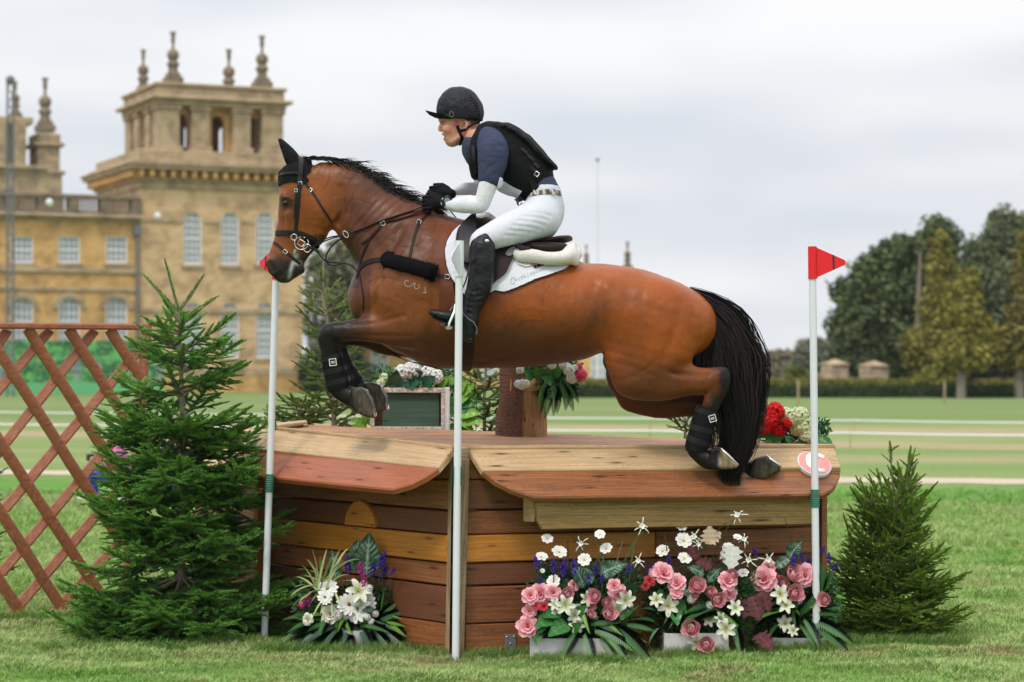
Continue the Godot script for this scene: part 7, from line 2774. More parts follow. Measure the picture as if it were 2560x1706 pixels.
	ring(helmet, "emblem", Transform3D(Basis(Vector3(0.995, 0, 0.1), Vector3(0, 1, 0), hlat), surf(kf, 1129, 286, 0.002)), 0.011, 0.015, 0.002, 20).material_override = M.lead
	wpart(helmet, "chin_strap", strap_on(hf, [Vector2(1141, 306), Vector2(1145, 320), Vector2(1151, 334), Vector2(1155, 346), Vector2(1152, 358), Vector2(1146, 362)], 0.017, 0.004, 0.003), M.black_cloth)
	wpart(helmet, "nape_strap", strap_on(hf, [Vector2(1151, 328), Vector2(1166, 322), Vector2(1182, 314), Vector2(1198, 306)], 0.016, 0.004, 0.003), M.black_cloth)
	wpart(helmet, "strap_tab", strap_on(hf, [Vector2(1141, 303), Vector2(1142, 314)], 0.019, 0.007, 0.003), M.pink)
	# riding crop in the far hand
	var crop := thing("riding_crop", "short black riding crop held in the rider's far hand", "riding crop", H(1074, 478, -0.06))
	var cm := MB.new()
	cm.tube(PackedVector3Array([H(1070, 476, -0.055), H(1072, 478, -0.055), H(1082, 487, -0.06)]), PackedFloat32Array([0.008, 0.012, 0.01]), 10)
	wpart(crop, "handle", cm, M.leather)
	var cs := MB.new()
	cs.tube(PackedVector3Array([H(1082, 487, -0.06), H(1120, 520, -0.2), H(1160, 570, -0.34)]), PackedFloat32Array([0.006, 0.004, 0.003]), 6)
	wpart(crop, "shaft", cs, M.leather)

# ---------------------------------------------------------------- conifers
var shoot_cache := {}

func shoot(len: float, needle: float, sd: int, flat: bool) -> ArrayMesh:       # a twig along +y set with needles
	var key := "%f %f %d %s" % [len, needle, sd, flat]
	if shoot_cache.has(key):
		return shoot_cache[key]
	var r := RandomNumberGenerator.new()
	r.seed = sd
	var mb := MB.new()
	mb.col = Color(0.9, 0.55, 0.5)
	mb.tube(PackedVector3Array([Vector3.ZERO, Vector3(0, len * 0.5, 0.002), Vector3(0, len, 0)]), PackedFloat32Array([0.0028, 0.0022, 0.001]), 5)
	var n := int(len * 950.0)
	for k in n:
		var f := (k + r.randf()) / n
		var a := k * 2.39996 + r.randf_range(-0.3, 0.3)
		var side := Vector3(cos(a), 0, sin(a))
		if flat and side.z < -0.25:
			side.z *= -0.5
			side = side.normalized()
		var tilt := lerpf(0.95, 0.35, pow(f, 3.0)) * r.randf_range(0.8, 1.15)
		var dir := (Vector3.UP * cos(tilt) + side * sin(tilt)).normalized()
		var p := Vector3(0, len * f, 0)
		var w := dir.cross(Vector3(r.randf_range(-1, 1), r.randf_range(-1, 1), r.randf_range(-1, 1))).normalized() * 0.0019
		var l := needle * r.randf_range(0.75, 1.1) * (1.0 - 0.35 * f * f)
		var g := r.randf()
		mb.col = Color(1, 1, 1) * r.randf_range(0.65, 1.3)
		if g < 0.16:
			mb.col = Color(2.0, 1.75, 2.6)
		mb.quad(p - w, p + dir * l * 0.5 - w * 1.2, p + dir * l, p + dir * l * 0.5 + w * 1.2)
	shoot_cache[key] = mb.mesh()
	return shoot_cache[key]

func basis_along(y: Vector3, up: Vector3) -> Basis:
	var x := y.cross(up)
	if x.length() < 0.05:
		x = y.cross(Vector3.RIGHT)
	x = x.normalized()
	return Basis(x, y, x.cross(y).normalized())

func conifer(label: String, group: String, trunk: Array, whorls: Array, d: float, trunk_r: float, dark: Color, tip: Color, needle: float, dense: float, extra: Array = []) -> void:
	# trunk: pixel points from the foot up; whorls: [y, branches, length in metres, rise in degrees]
	var foot := P(trunk[0].x, trunk[0].y, d)
	foot.y = 0.0 if trunk[0].y > 1300.0 else foot.y
	var t := thing("conifer", label, "conifer", foot, group)
	var tp := PackedVector3Array()
	var tr := PackedFloat32Array()
	for k in trunk.size():
		tp.append(P(trunk[k].x, trunk[k].y, d))
		tr.append(lerpf(trunk_r, 0.006, pow(k / float(trunk.size() - 1), 0.8)))
	if foot.y == 0.0:
		tp[0].y = -0.03
	var tb := MB.new()
	tb.tube(tp, tr, 9)
	wpart(t, "trunk", tb, M.twig)
	var lens := [0.06, 0.09, 0.12, 0.16]
	var xs := [[], [], [], []]
	var cs := [PackedColorArray(), PackedColorArray(), PackedColorArray(), PackedColorArray()]
	var put := func(p: Vector3, dir: Vector3, l: float, bright: float) -> void:
		var j := 0
		while j < 3 and lens[j] < l - 0.012:
			j += 1
		if p.y + dir.y * l < 0.015 and foot.y == 0.0:
			p.y = 0.015 + maxf(0.0, -dir.y * l) * 0.7
		var b := basis_along(dir.normalized(), Vector3.UP)
		xs[j].append(Transform3D(b.scaled(Vector3.ONE * clampf(l / lens[j], 0.7, 1.2)), p - foot))
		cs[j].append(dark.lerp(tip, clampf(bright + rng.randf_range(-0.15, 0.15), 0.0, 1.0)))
	var tiers := []
	for k in whorls.size():
		tiers.append(whorls[k])
		if k + 1 < whorls.size() and dense > 1.3 and whorls[k][0] > 1020.0:
			var a: Array = whorls[k]
			var b: Array = whorls[k + 1]
			tiers.append([(a[0] + b[0]) * 0.5, int(a[1] * 0.6), (a[2] + b[2]) * 0.39, (a[3] + b[3]) * 0.5 + 14.0])
	for w: Array in tiers:
		var at := Vector3.ZERO
		for k in tp.size() - 1:
			var y: float = P(0, w[0], d).y
			if (tp[k].y <= y and tp[k + 1].y >= y) or k == tp.size() - 2:
				at = tp[k].lerp(tp[k + 1], clampf((y - tp[k].y) / maxf(tp[k + 1].y - tp[k].y, 0.001), 0.0, 1.0))
				break
		var a0 := rng.randf() * TAU
		for b in int(w[1]):
			var az := a0 + TAU * b / float(w[1]) + rng.randf_range(-0.35, 0.35)
			var L: float = w[2] * rng.randf_range(0.72, 1.08)
			var el := deg_to_rad(float(w[3]) + rng.randf_range(-13, 13))
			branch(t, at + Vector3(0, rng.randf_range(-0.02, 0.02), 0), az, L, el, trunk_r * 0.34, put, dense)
	for e: Array in extra:                              # single leading shoots: from, to in pixels
		var a := P(e[0], e[1], d)
		var b := P(e[2], e[3], d + e[4])
		var dir := b - a
		var n := int(ceil(dir.length() / 0.1))
		var sb := MB.new()
		sb.tube(PackedVector3Array([a, a.lerp(b, 0.5) - Vector3(0, 0.012, 0), b]), PackedFloat32Array([0.006, 0.005, 0.003]), 6)
		wpart(t, "branch", sb, M.twig)
		for k in n:
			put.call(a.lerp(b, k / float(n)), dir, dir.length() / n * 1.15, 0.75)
	for j in 4:
		if xs[j].size():
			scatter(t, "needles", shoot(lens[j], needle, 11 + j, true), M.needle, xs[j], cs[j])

func branch(t: Node3D, at: Vector3, az: float, L: float, el: float, r: float, put: Callable, dense: float) -> void:
	var out := Vector3(cos(az), 0, sin(az))
	var pts := PackedVector3Array()
	var rad := PackedFloat32Array()
	var n := 7
	var sag := 0.16 if el < 0.15 else 0.0
	for k in n + 1:
		var s := k / float(n)
		var y := tan(el) * s * L - sag * sin(s * PI * 0.85) * L * 0.8 + 0.1 * L * s * s * s
		pts.append(at + out * s * L * cos(el) + Vector3(0, y, 0))
		rad.append(lerpf(r, 0.0025, s))
	var mb := MB.new()
	mb.tube(pts, rad, 6)
	wpart(t, "branch", mb, M.twig)
	var step := 0.058 / dense
	var s := 0.16
	var flip := 1.0
	while s < 1.0:
		var q := s * n
		var j := mini(int(q), n - 1)
		var p := pts[j].lerp(pts[j + 1], q - j)
		var dir := (pts[j + 1] - pts[j]).normalized()
		if s > 0.3:
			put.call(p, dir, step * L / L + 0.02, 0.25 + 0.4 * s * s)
		var side := dir.cross(Vector3.UP).normalized() * flip
		var len := clampf((1.0 - s) * L * 0.62 + 0.055, 0.06, 0.34) * rng.randf_range(0.75, 1.15)
		var tw := (dir * 0.66 + side * 0.72 + Vector3(0, rng.randf_range(-0.34, 0.3), 0)).normalized()
		var m := maxi(1, int(round(len / 0.1)))
		for k in m:
			var pp := p + tw * len * k / m + Vector3(0, -0.02 * k * k * 0.2, 0)
			var last := k == m - 1
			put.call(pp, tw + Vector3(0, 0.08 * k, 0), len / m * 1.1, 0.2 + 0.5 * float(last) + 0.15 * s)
			if m > 1 and k > 0:
				for sg in [1.0, -1.0]:
					put.call(pp, (tw * 0.7 + tw.cross(Vector3.UP).normalized() * 0.7 * sg + Vector3(0, rng.randf_range(-0.4, 0.4), 0)).normalized(), 0.075, 0.35 + rng.randf() * 0.3)
		s += step / L * 0.75
		flip = -flip
	put.call(pts[n - 1], pts[n] - pts[n - 1], 0.1, 0.8)

func conifers() -> void:
	conifer("large dark green fir with upright leader, standing before the lattice panel", "firs set round the jump", [Vector2(457, 1603), Vector2(452, 1400), Vector2(453, 1200), Vector2(455, 1000), Vector2(450, 880), Vector2(446, 778)],
		[[808, 3, 0.1, 30], [838, 4, 0.16, 26], [878, 5, 0.32, 20], [925, 6, 0.38, 14], [985, 6, 0.42, 14], [1050, 8, 0.53, 8], [1105, 8, 0.57, 6], [1160, 9, 0.6, 3], [1225, 9, 0.61, 2], [1300, 9, 0.62, 0], [1370, 9, 0.64, -2], [1440, 9, 0.68, -4], [1505, 9, 0.76, -5], [1560, 9, 0.8, -3]],
		12.9, 0.032, Color(0.038, 0.13, 0.04), Color(0.2, 0.44, 0.07), 0.025, 1.5, [[446, 780, 412, 655, 0.0], [446, 780, 358, 688, 0.05], [450, 776, 507, 693, -0.04], [452, 800, 540, 745, 0.05]])
	conifer("small bushy yellow green spruce standing on the grass right of the jump", "firs set round the jump", [Vector2(2235, 1600), Vector2(2228, 1450), Vector2(2225, 1350), Vector2(2250, 1265), Vector2(2278, 1190)],
		[[1228, 4, 0.1, 48], [1275, 4, 0.16, 44], [1330, 7, 0.29, 40], [1365, 8, 0.33, 36], [1405, 8, 0.36, 32], [1445, 9, 0.38, 28], [1485, 9, 0.4, 22], [1520, 11, 0.4, 15], [1555, 11, 0.42, 10], [1580, 11, 0.42, 7]],
		12.95, 0.02, Color(0.045, 0.125, 0.022), Color(0.24, 0.38, 0.05), 0.018, 1.5, [[2275, 1200, 2290, 1166, 0.0], [2262, 1235, 2245, 1180, 0.0], [2268, 1220, 2310, 1190, 0.02], [2190, 1330, 2160, 1250, 0.0], [2140, 1390, 2110, 1290, 0.05]])
	conifer("slender light green spruce behind the fence, its tip bending left of the horse's knee", "firs set round the jump", [Vector2(836, 1070), Vector2(830, 980), Vector2(822, 880), Vector2(818, 800), Vector2(806, 740), Vector2(808, 655)],
		[[735, 3, 0.12, 30], [790, 5, 0.2, 22], [850, 5, 0.2, 22], [900, 5, 0.22, 18], [955, 5, 0.24, 14], [1010, 6, 0.28, 10], [1050, 6, 0.32, 6]],
		14.5, 0.018, Color(0.08, 0.16, 0.04), Color(0.26, 0.37, 0.085), 0.019, 1.0, [[806, 742, 763, 698, 0.0], [815, 742, 816, 712, 0.0], [838, 800, 878, 730, 0.0]])
	conifer("low light green spruce behind the fence beside the tree stump", "firs set round the jump", [Vector2(1212, 1095), Vector2(1210, 1000), Vector2(1215, 920), Vector2(1218, 870)],
		[[880, 4, 0.12, 30], [920, 5, 0.2, 25], [965, 6, 0.26, 18], [1010, 6, 0.26, 14], [1050, 6, 0.24, 10], [1085, 6, 0.2, 6]],
		14.6, 0.014, Color(0.07, 0.14, 0.04), Color(0.24, 0.34, 0.09), 0.019, 1.2)
	conifer("low fir sprays behind the left end of the fence deck", "firs set round the jump", [Vector2(742, 1085), Vector2(744, 1050), Vector2(748, 1020)],
		[[1030, 5, 0.16, 24], [1048, 6, 0.24, 16], [1065, 7, 0.3, 8]],
		14.7, 0.012, Color(0.07, 0.14, 0.04), Color(0.22, 0.32, 0.08), 0.019, 1.2)
	conifer("tiny spruce tip behind the fence under the horse's hind leg", "firs set round the jump", [Vector2(1712, 1112), Vector2(1714, 1070), Vector2(1720, 1045)],
		[[1055, 4, 0.09, 40], [1080, 5, 0.12, 30]], 14.0, 0.01, Color(0.045, 0.08, 0.025), Color(0.13, 0.19, 0.055), 0.015, 1.0)
	conifer("fir cut by the left edge of the photo, behind the lattice panel", "firs set round the jump", [Vector2(-70, 1540), Vector2(-70, 1300), Vector2(-70, 1120)],
		[[1140, 5, 0.14, 25], [1200, 6, 0.2, 15], [1270, 7, 0.22, 8], [1340, 7, 0.24, 4], [1410, 7, 0.26, 0]], 14.9, 0.02, Color(0.02, 0.065, 0.022), Color(0.07, 0.16, 0.035), 0.02, 0.9)

# ---------------------------------------------------------------- flowers and planters
func petal(mb: MB, ang: float, base: float, len: float, wide: float, rise: float, curl: float, c0: Color, c1: Color, notch := 0.0, z0 := 0.0) -> void:   # a petal that leaves the centre at «rise» and ends at «curl» radians above the face; the face looks along +z
	var rad := Vector3(cos(ang), sin(ang), 0)
	var tan_ := Vector3(-sin(ang), cos(ang), 0)
	var p := rad * base + Vector3(0, 0, z0)
	var rows := 5
	var cols := 3
	var k0 := mb.v.size()
	for r in rows + 1:
		var f := r / float(rows)
		var a := lerpf(rise, curl, f)
		var dir := rad * cos(a) + Vector3(0, 0, 1) * sin(a)
		var nn := Vector3(0, 0, 1) * cos(a) - rad * sin(a)
		if r > 0:
			p += dir * len / rows
		var w := wide * pow(sin(PI * clampf(0.12 + f * 0.8, 0, 1)), 0.75) * (0.35 + 0.65 * smoothstep(0.0, 0.35, f))
		for c in cols + 1:
			var g := c / float(cols) * 2.0 - 1.0
			mb.col = c0.lerp(c1, f)
			var q := p + tan_ * g * w + nn * g * g * w * 0.35
			if r == rows:
				q -= dir * notch * (1.0 - absf(g))
			mb.put(q, (nn - tan_ * g * 0.5).normalized(), Vector2(g, f))
	for r in rows:
		for c in cols:
			var k := k0 + r * (cols + 1) + c
			mb.tri_i(k, k + cols + 2, k + 1)
			mb.tri_i(k, k + cols + 1, k + cols + 2)

var bloom_cache := {}
func bloom(kind: String) -> ArrayMesh:              # of radius 1, looking along +z
	if bloom_cache.has(kind):
		return bloom_cache[kind]
	var mb := MB.new()
	var r := RandomNumberGenerator.new()
	r.seed = hash(kind)
	if kind.begins_with("rose") or kind.begins_with("bud"):
		var c0 := Color(0.86, 0.17, 0.24)
		var c1 := Color(0.9, 0.5, 0.56)
		if kind.ends_with("white"):
			c0 = Color(0.7, 0.66, 0.35)
			c1 = Color(0.85, 0.84, 0.76)
		elif kind.begins_with("bud"):
			c0 = Color(0.55, 0.02, 0.04)
			c1 = Color(0.75, 0.1, 0.14)
		for layer in 4:
			var n: int = [3, 4, 5, 6][layer]
			for k in n:
				petal(mb, TAU * (k + layer * 0.37) / n + r.randf_range(-0.15, 0.15), 0.04 + 0.05 * layer, [0.42, 0.58, 0.8, 0.98][layer] * r.randf_range(0.92, 1.08), [0.3, 0.4, 0.5, 0.56][layer], [1.45, 1.15, 0.75, 0.35][layer], [1.7, 0.9, 0.35, -0.25][layer] + r.randf_range(-0.15, 0.15), c0.lerp(c1, layer * 0.15), c1 * r.randf_range(0.9, 1.1), 0.05, 0.1 - layer * 0.04)
		mb.col = Color(0.75, 0.35, 0.05)
		mb.ball(Transform3D(Basis.IDENTITY, Vector3(0, 0, 0.18)).scaled_local(Vector3(0.09, 0.09, 0.1)), 5, 7)
	elif kind.begins_with("peony"):
		var c0 := Color(0.68, 0.22, 0.28)
		var c1 := Color(0.87, 0.5, 0.53)
		for layer in 5:
			var n := 5 + layer
			for k in n:
				petal(mb, TAU * (k + layer * 0.43) / n + r.randf_range(-0.2, 0.2), 0.05 + 0.09 * layer, 0.55 + layer * 0.13, 0.34 + layer * 0.05, 1.35 - layer * 0.22 + r.randf_range(-0.15, 0.15), 2.5 - layer * 0.3 + r.randf_range(-0.35, 0.35), c0, c1 * r.randf_range(0.85, 1.12), 0.04, -0.05 * layer)
	elif kind == "lily":
		for k in 6:
			petal(mb, TAU * k / 6.0 + r.randf_range(-0.1, 0.1), 0.05, 1.05, 0.27, 0.95, -0.35, Color(0.62, 0.68, 0.4), Color(0.84, 0.83, 0.77), 0.0, 0.03 * (k % 2))
		for k in 5:
			mb.col = Color(0.6, 0.5, 0.15)
			var a := TAU * k / 5.0
			mb.tube(PackedVector3Array([Vector3.ZERO, Vector3(cos(a) * 0.14, sin(a) * 0.14, 0.5)]), PackedFloat32Array([0.02, 0.035]), 5)
	elif kind == "cosmos" or kind == "daisy":
		var n := 7 if kind == "cosmos" else 13
		for k in n:
			petal(mb, TAU * k / n + r.randf_range(-0.08, 0.08), 0.1, 0.92 * r.randf_range(0.92, 1.06), 0.42 if kind == "cosmos" else 0.24, 0.3, 0.1 if kind == "cosmos" else -0.25, Color(0.8, 0.8, 0.74), Color(0.86, 0.86, 0.85), 0.1 if kind == "cosmos" else 0.0, 0.015 * (k % 2))
		mb.col = Color(0.62, 0.38, 0.03) if kind == "cosmos" else Color(0.2, 0.08, 0.02)
		mb.ball(Transform3D(Basis.IDENTITY, Vector3(0, 0, 0.06)).scaled_local(Vector3(0.17, 0.17, 0.1)), 5, 9)
	elif kind == "spider":
		for k in 6:
			petal(mb, TAU * k / 6.0 + r.randf_range(-0.2, 0.2), 0.05, 1.25, 0.055, 1.1, -1.5 + r.randf_range(-0.7, 0.7), Color(0.6, 0.66, 0.5), Color(0.84, 0.84, 0.8))
		for k in 4:
			petal(mb, TAU * k / 4.0, 0.02, 0.45, 0.2, 1.2, 0.5, Color(0.75, 0.78, 0.66), Color(0.84, 0.84, 0.8))
	elif kind.begins_with("cluster"):                  # a head of many four-petalled florets
		var c := Color(0.8, 0.81, 0.78)
		if kind.ends_with("red"):
			c = Color(0.62, 0.008, 0.014)
		elif kind.ends_with("lime"):
			c = Color(0.66, 0.74, 0.46)
		elif kind.ends_with("pink"):
			c = Color(0.78, 0.09, 0.2)
		for k in 34:
			var f := MB.new()
			for j in 4:
				petal(f, TAU * j / 4.0, 0.02, 0.34, 0.17, 0.35, 0.0, c * 0.85, c * r.randf_range(0.9, 1.15))
			f.col = Color(0.6, 0.62, 0.2)
			f.ball(Transform3D(Basis.IDENTITY, Vector3(0, 0, 0.03)).scaled_local(Vector3.ONE * 0.035), 4, 5)
			var y := 1.0 - 1.5 * (k + 0.5) / 34.0
			var a := k * 2.39996
			var nn := Vector3(cos(a) * sqrt(1.0 - y * y), sin(a) * sqrt(1.0 - y * y), y)
			mb.col = Color.WHITE
			mb.add(f, Transform3D(facing(nn, a), nn * r.randf_range(0.82, 0.95)))
		mb.col = c * 0.6
		mb.ball(Transform3D(Basis.IDENTITY, Vector3.ZERO).scaled_local(Vector3.ONE * 0.72), 7, 9)
	elif kind.begins_with("spike"):                    # a flower spike along +y, two units tall
		var c := Color(0.06, 0.026, 0.28) if kind.ends_with("blue") else Color(0.38, 0.025, 0.22)
		for k in 46:
			var y := r.randf()
			var a := k * 2.39996
			mb.col = c * r.randf_range(0.6, 1.5)
			var w := 0.34 * sin(PI * clampf(y * 0.85 + 0.12, 0, 1))
			mb.ball(Transform3D(Basis.from_euler(Vector3(r.randf(), a, r.randf())), Vector3(cos(a) * w, y * 2.0, sin(a) * w)).scaled_local(Vector3(0.13, 0.17, 0.1)), 4, 6)
	bloom_cache[kind] = mb.mesh()
	return bloom_cache[kind]

func facing(nn: Vector3, roll := 0.0) -> Basis:
	var z := nn.normalized()
	var x := Vector3.UP.cross(z)
	if x.length() < 0.05:
		x = Vector3.RIGHT
	x = x.normalized()
	return Basis(x, z.cross(x), z).rotated(z, roll)

func leaf_mesh(kind: String) -> ArrayMesh:            # along +y, one unit long, looking along +z
	if bloom_cache.has(kind):
		return bloom_cache[kind]
	var mb := MB.new()
	if kind.begins_with("fern"):
		var dark := Color(0.012, 0.085, 0.03)
		var edge := Color(0.13, 0.36, 0.03)
		if kind.ends_with("lime"):
			dark = Color(0.09, 0.27, 0.02)
			edge = Color(0.27, 0.46, 0.05)
		elif kind.ends_with("grey"):
			dark = Color(0.03, 0.085, 0.05)
			edge = Color(0.09, 0.17, 0.1)
		var n := 22
		var spine := PackedVector3Array()
		var rad := PackedFloat32Array()
		for k in n + 1:
			var f := k / float(n)
			spine.append(Vector3(0, f * (1.0 - 0.1 * f), 0.16 * sin(f * PI * 0.9) - 0.34 * f * f))
			rad.append(lerpf(0.009, 0.002, f))
		mb.col = dark * 1.4
		mb.tube(spine, rad, 5)
		for k in range(2, n + 1):
			var f := k / float(n)
			var w := 0.17 * pow(sin(PI * clampf(f * 0.86 + 0.12, 0, 1)), 0.8)
			var t := (spine[mini(k + 1, n)] - spine[k - 1]).normalized()
			for sg in [1.0, -1.0]:
				var out := (Vector3(sg, 0, 0) * 0.93 + t * 0.4 - Vector3(0, 0, 0.12)).normalized()
				var side := t * 0.021
				var a := spine[k]
				mb.col = dark
				var q0 := mb.put(a - side * 0.7, Vector3(0, 0.1, 1))
				var q1 := mb.put(a + side * 0.7, Vector3(0, 0.1, 1))
				mb.col = dark.lerp(edge, 0.25)
				var q2 := mb.put(a + out * w * 0.6 - side + Vector3(0, 0, 0.008), Vector3(sg * 0.2, -0.2, 1).normalized())
				var q3 := mb.put(a + out * w * 0.6 + side + Vector3(0, 0, 0.008), Vector3(sg * 0.2, 0.2, 1).normalized())
				mb.col = edge
				var q4 := mb.put(a + out * w - Vector3(0, 0, 0.01), Vector3(sg * 0.4, 0, 1).normalized())
				mb.tri_i(q0, q2, q3)
				mb.tri_i(q0, q3, q1)
				mb.tri_i(q2, q4, q3)
	else:
		var c := Color(0.015, 0.06, 0.026)
		var vein := Color(0.3, 0.42, 0.34)
		var bright := 1.0
		if kind.ends_with("green"):
			c = Color(0.03, 0.16, 0.035)
			vein = Color(0.08, 0.26, 0.06)
		elif kind.ends_with("lime"):
			c = Color(0.16, 0.38, 0.035)
			vein = Color(0.3, 0.52, 0.12)
		elif kind.ends_with("pale"):
			c = Color(0.52, 0.4, 0.32)
			vein = Color(0.62, 0.48, 0.24)
		elif kind.ends_with("silver"):
			c = Color(0.5, 0.53, 0.5)
			vein = Color(0.64, 0.62, 0.45)
		elif kind.ends_with("wine"):
			c = Color(0.09, 0.025, 0.03)
			vein = Color(0.18, 0.06, 0.06)
		elif kind.ends_with("teal"):
			c = Color(0.02, 0.1, 0.055)
			vein = Color(0.06, 0.16, 0.1)
		var lobed := kind.ends_with("pale") or kind.ends_with("silver") or kind.ends_with("wine")
		var rows := 26
		var cols := 12
		for r in rows + 1:
			var f := r / float(rows)
			var w := 0.33 * pow(sin(PI * pow(f, 0.78)), 0.85)
			if lobed:
				w = 0.5 * pow(sin(PI * pow(f, 0.7)), 0.6) * (0.8 + 0.2 * cos(f * TAU * 4.0))
			for q in cols + 1:
				var g := q / float(cols) * 2.0 - 1.0
				var branch_v := absf(fmod(f * 8.0 - absf(g) * 2.1 + 40.0, 1.0) - 0.5)
				var v := smoothstep(0.16, 0.04, branch_v) * smoothstep(1.0, 0.7, absf(g)) + smoothstep(0.13, 0.04, absf(g))
				mb.col = c.lerp(vein, clampf(v, 0.0, 1.0) * 0.85)
				mb.put(Vector3(g * w, f, 0.12 * absf(g) * w * 2.0 + 0.13 * sin(f * PI) - 0.2 * f * f + 0.012 * sin(f * 26.0 - absf(g) * 6.0)), Vector3(-g * 0.35, 0.15 * cos(f * 26.0), 1).normalized(), Vector2(g, f))
		for r in rows:
			for q in cols:
				var k := r * (cols + 1) + q
				mb.tri_i(k, k + 1, k + cols + 2)
				mb.tri_i(k, k + cols + 2, k + cols + 1)
	bloom_cache[kind] = mb.mesh()
	return bloom_cache[kind]

var kinds := {"r": ["rose", "rose"], "b": ["bud", "rosebud"], "p": ["peony", "peony"], "w": ["rose_white", "white_rose"], "l": ["lily", "lily"], "c": ["cosmos", "cosmos_flower"], "d": ["daisy", "daisy"], "s": ["spider", "spider_lily"], "h": ["cluster", "flower_cluster"], "hr": ["cluster_red", "flower_cluster"], "hl": ["cluster_lime", "flower_cluster"], "hp": ["cluster_pink", "flower_cluster"]}

func blooms(t: Node3D, list: Array, d: float) -> void:      # [kind, x, y, radius in pixels]
	for q: Array in list:
		var dep := d - rng.randf_range(0.0, 0.09)
		var s := 1.12 * float(q[3]) * dep / FOCAL
		var nn := Vector3(rng.randf_range(-0.45, 0.45), rng.randf_range(-0.1, 0.55), 1.0)
		if q[0] == "c":
			nn = Vector3(rng.randf_range(-0.4, 0.4), rng.randf_range(0.5, 1.6), 1.0)
		var x := Transform3D(facing(nn, rng.randf() * TAU).scaled(Vector3.ONE * s), P(q[1], q[2], dep))
		part(t, kinds[q[0]][1], bloom(kinds[q[0]][0]), M.petal, t.global_transform.affine_inverse() * x)

func spikes(t: Node3D, list: Array, d: float, kind := "spike_blue") -> void:      # [x, y of the foot, length in pixels, lean]
	for q: Array in list:
		var dep := d - rng.randf_range(0.04, 0.14)
		var s := float(q[2]) * dep / FOCAL
		var y := Vector3(q[3], 1.0, rng.randf_range(-0.2, 0.3)).normalized()
		var b := basis_along(y, Vector3.BACK)
		var x := Transform3D(Basis(b.x * s * 0.46, b.y * s * 0.5, b.z * s * 0.46), P(q[0], q[1], dep))
		part(t, "flower_spike", bloom(kind), M.petal, t.global_transform.affine_inverse() * x)
		var st := MB.new()
		st.col = Color(0.04, 0.1, 0.04)
		st.tube(PackedVector3Array([P(q[0], q[1] + 40, dep + 0.02), P(q[0], q[1] + 6, dep)]), PackedFloat32Array([0.003, 0.0025]), 5)
		wpart(t, "stem", st, M.leaf)

func leaves(t: Node3D, kind: String, list: Array, d: float, mat_: Material, called := "leaf") -> void:     # [from x, y, to x, y, depth shift of the tip, width]
	for q: Array in list:
		var a := P(q[0], q[1], d)
		var b := P(q[2], q[3], d - float(q[4]))
		var y := b - a
		var nn := Vector3(rng.randf_range(-0.25, 0.25), 0.45, 1.0)
		var x := y.cross(nn).normalized()
		var z := x.cross(y).normalized()
		var l := y.length()
		var w: float = l * (q[5] if q.size() > 5 else 1.0)
		var X := Transform3D(Basis(x * w, y, z * l), a)
		part(t, called, leaf_mesh(kind), mat_, t.global_transform.affine_inverse() * X)

func blades(t: Node3D, from: Array, tips: Array, d: float, w: float, c0: Color, c1: Color, arch: float) -> void:
	for q: Array in tips:
		var a := P(from[0] + rng.randf_range(-from[2], from[2]), from[1], d + rng.randf_range(-0.04, 0.06))
		var b := P(q[0], q[1], d + rng.randf_range(-0.16, 0.1))
		var top := a.lerp(b, 0.55) + Vector3(0, arch * a.distance_to(b) * (0.6 + absf(q[0] - from[0]) / 120.0), 0)
		var l := PackedVector3Array()
		var r := PackedVector3Array()
		var mb := MB.new()
		mb.col = c0.lerp(c1, rng.randf())
		var side := Vector3(rng.randf_range(0.3, 1), rng.randf_range(-0.3, 0.3), rng.randf_range(-0.6, 0.6)).normalized()
		for k in 11:
			var f := k / 10.0
			var p := a.lerp(top, f).lerp(top.lerp(b, f), f)
			var ww := w * 0.5 * pow(sin(PI * clampf(0.2 + f * 0.8, 0, 1)), 0.6)
			l.append(p - side * ww)
			r.append(p + side * ww)
		mb.strip(l, r)
		wpart(t, "grass_blade", mb, M.leaf)

func planter(label: String, x0: float, x1: float, y0: float, y1: float, d: float, turn: float) -> void:
	var a := P(x0, y1, d)
	var b := P(x1, y1, d)
	var w := b.x - a.x
	var h := P(0, y0, d).y
	var c := Vector3((a.x + b.x) / 2, 0, -d)
	var t := thing("flower_box", label, "planter", c, "white flower boxes before the jump")
	var X := Transform3D(Basis(Vector3.UP, turn), c)
	var dep := 0.2
	for q in [[Vector3(0, h / 2, 0), Vector3(w, h, 0.018)], [Vector3(0, h / 2, -dep), Vector3(w, h, 0.018)], [Vector3(-w / 2 + 0.009, h / 2, -dep / 2), Vector3(0.018, h - 0.004, dep - 0.02)], [Vector3(w / 2 - 0.009, h / 2, -dep / 2), Vector3(0.018, h - 0.004, dep - 0.02)]]:
		var mb := MB.new()
		mb.box(X.translated_local(q[0]), q[1], 0.003)
		wpart(t, "side_board", mb, M.white_box)
	var soil := MB.new()
	soil.box(X.translated_local(Vector3(0, h * 0.7, -dep / 2)), Vector3(w - 0.04, 0.02, dep - 0.04))
	wpart(t, "soil", soil, M.dark)

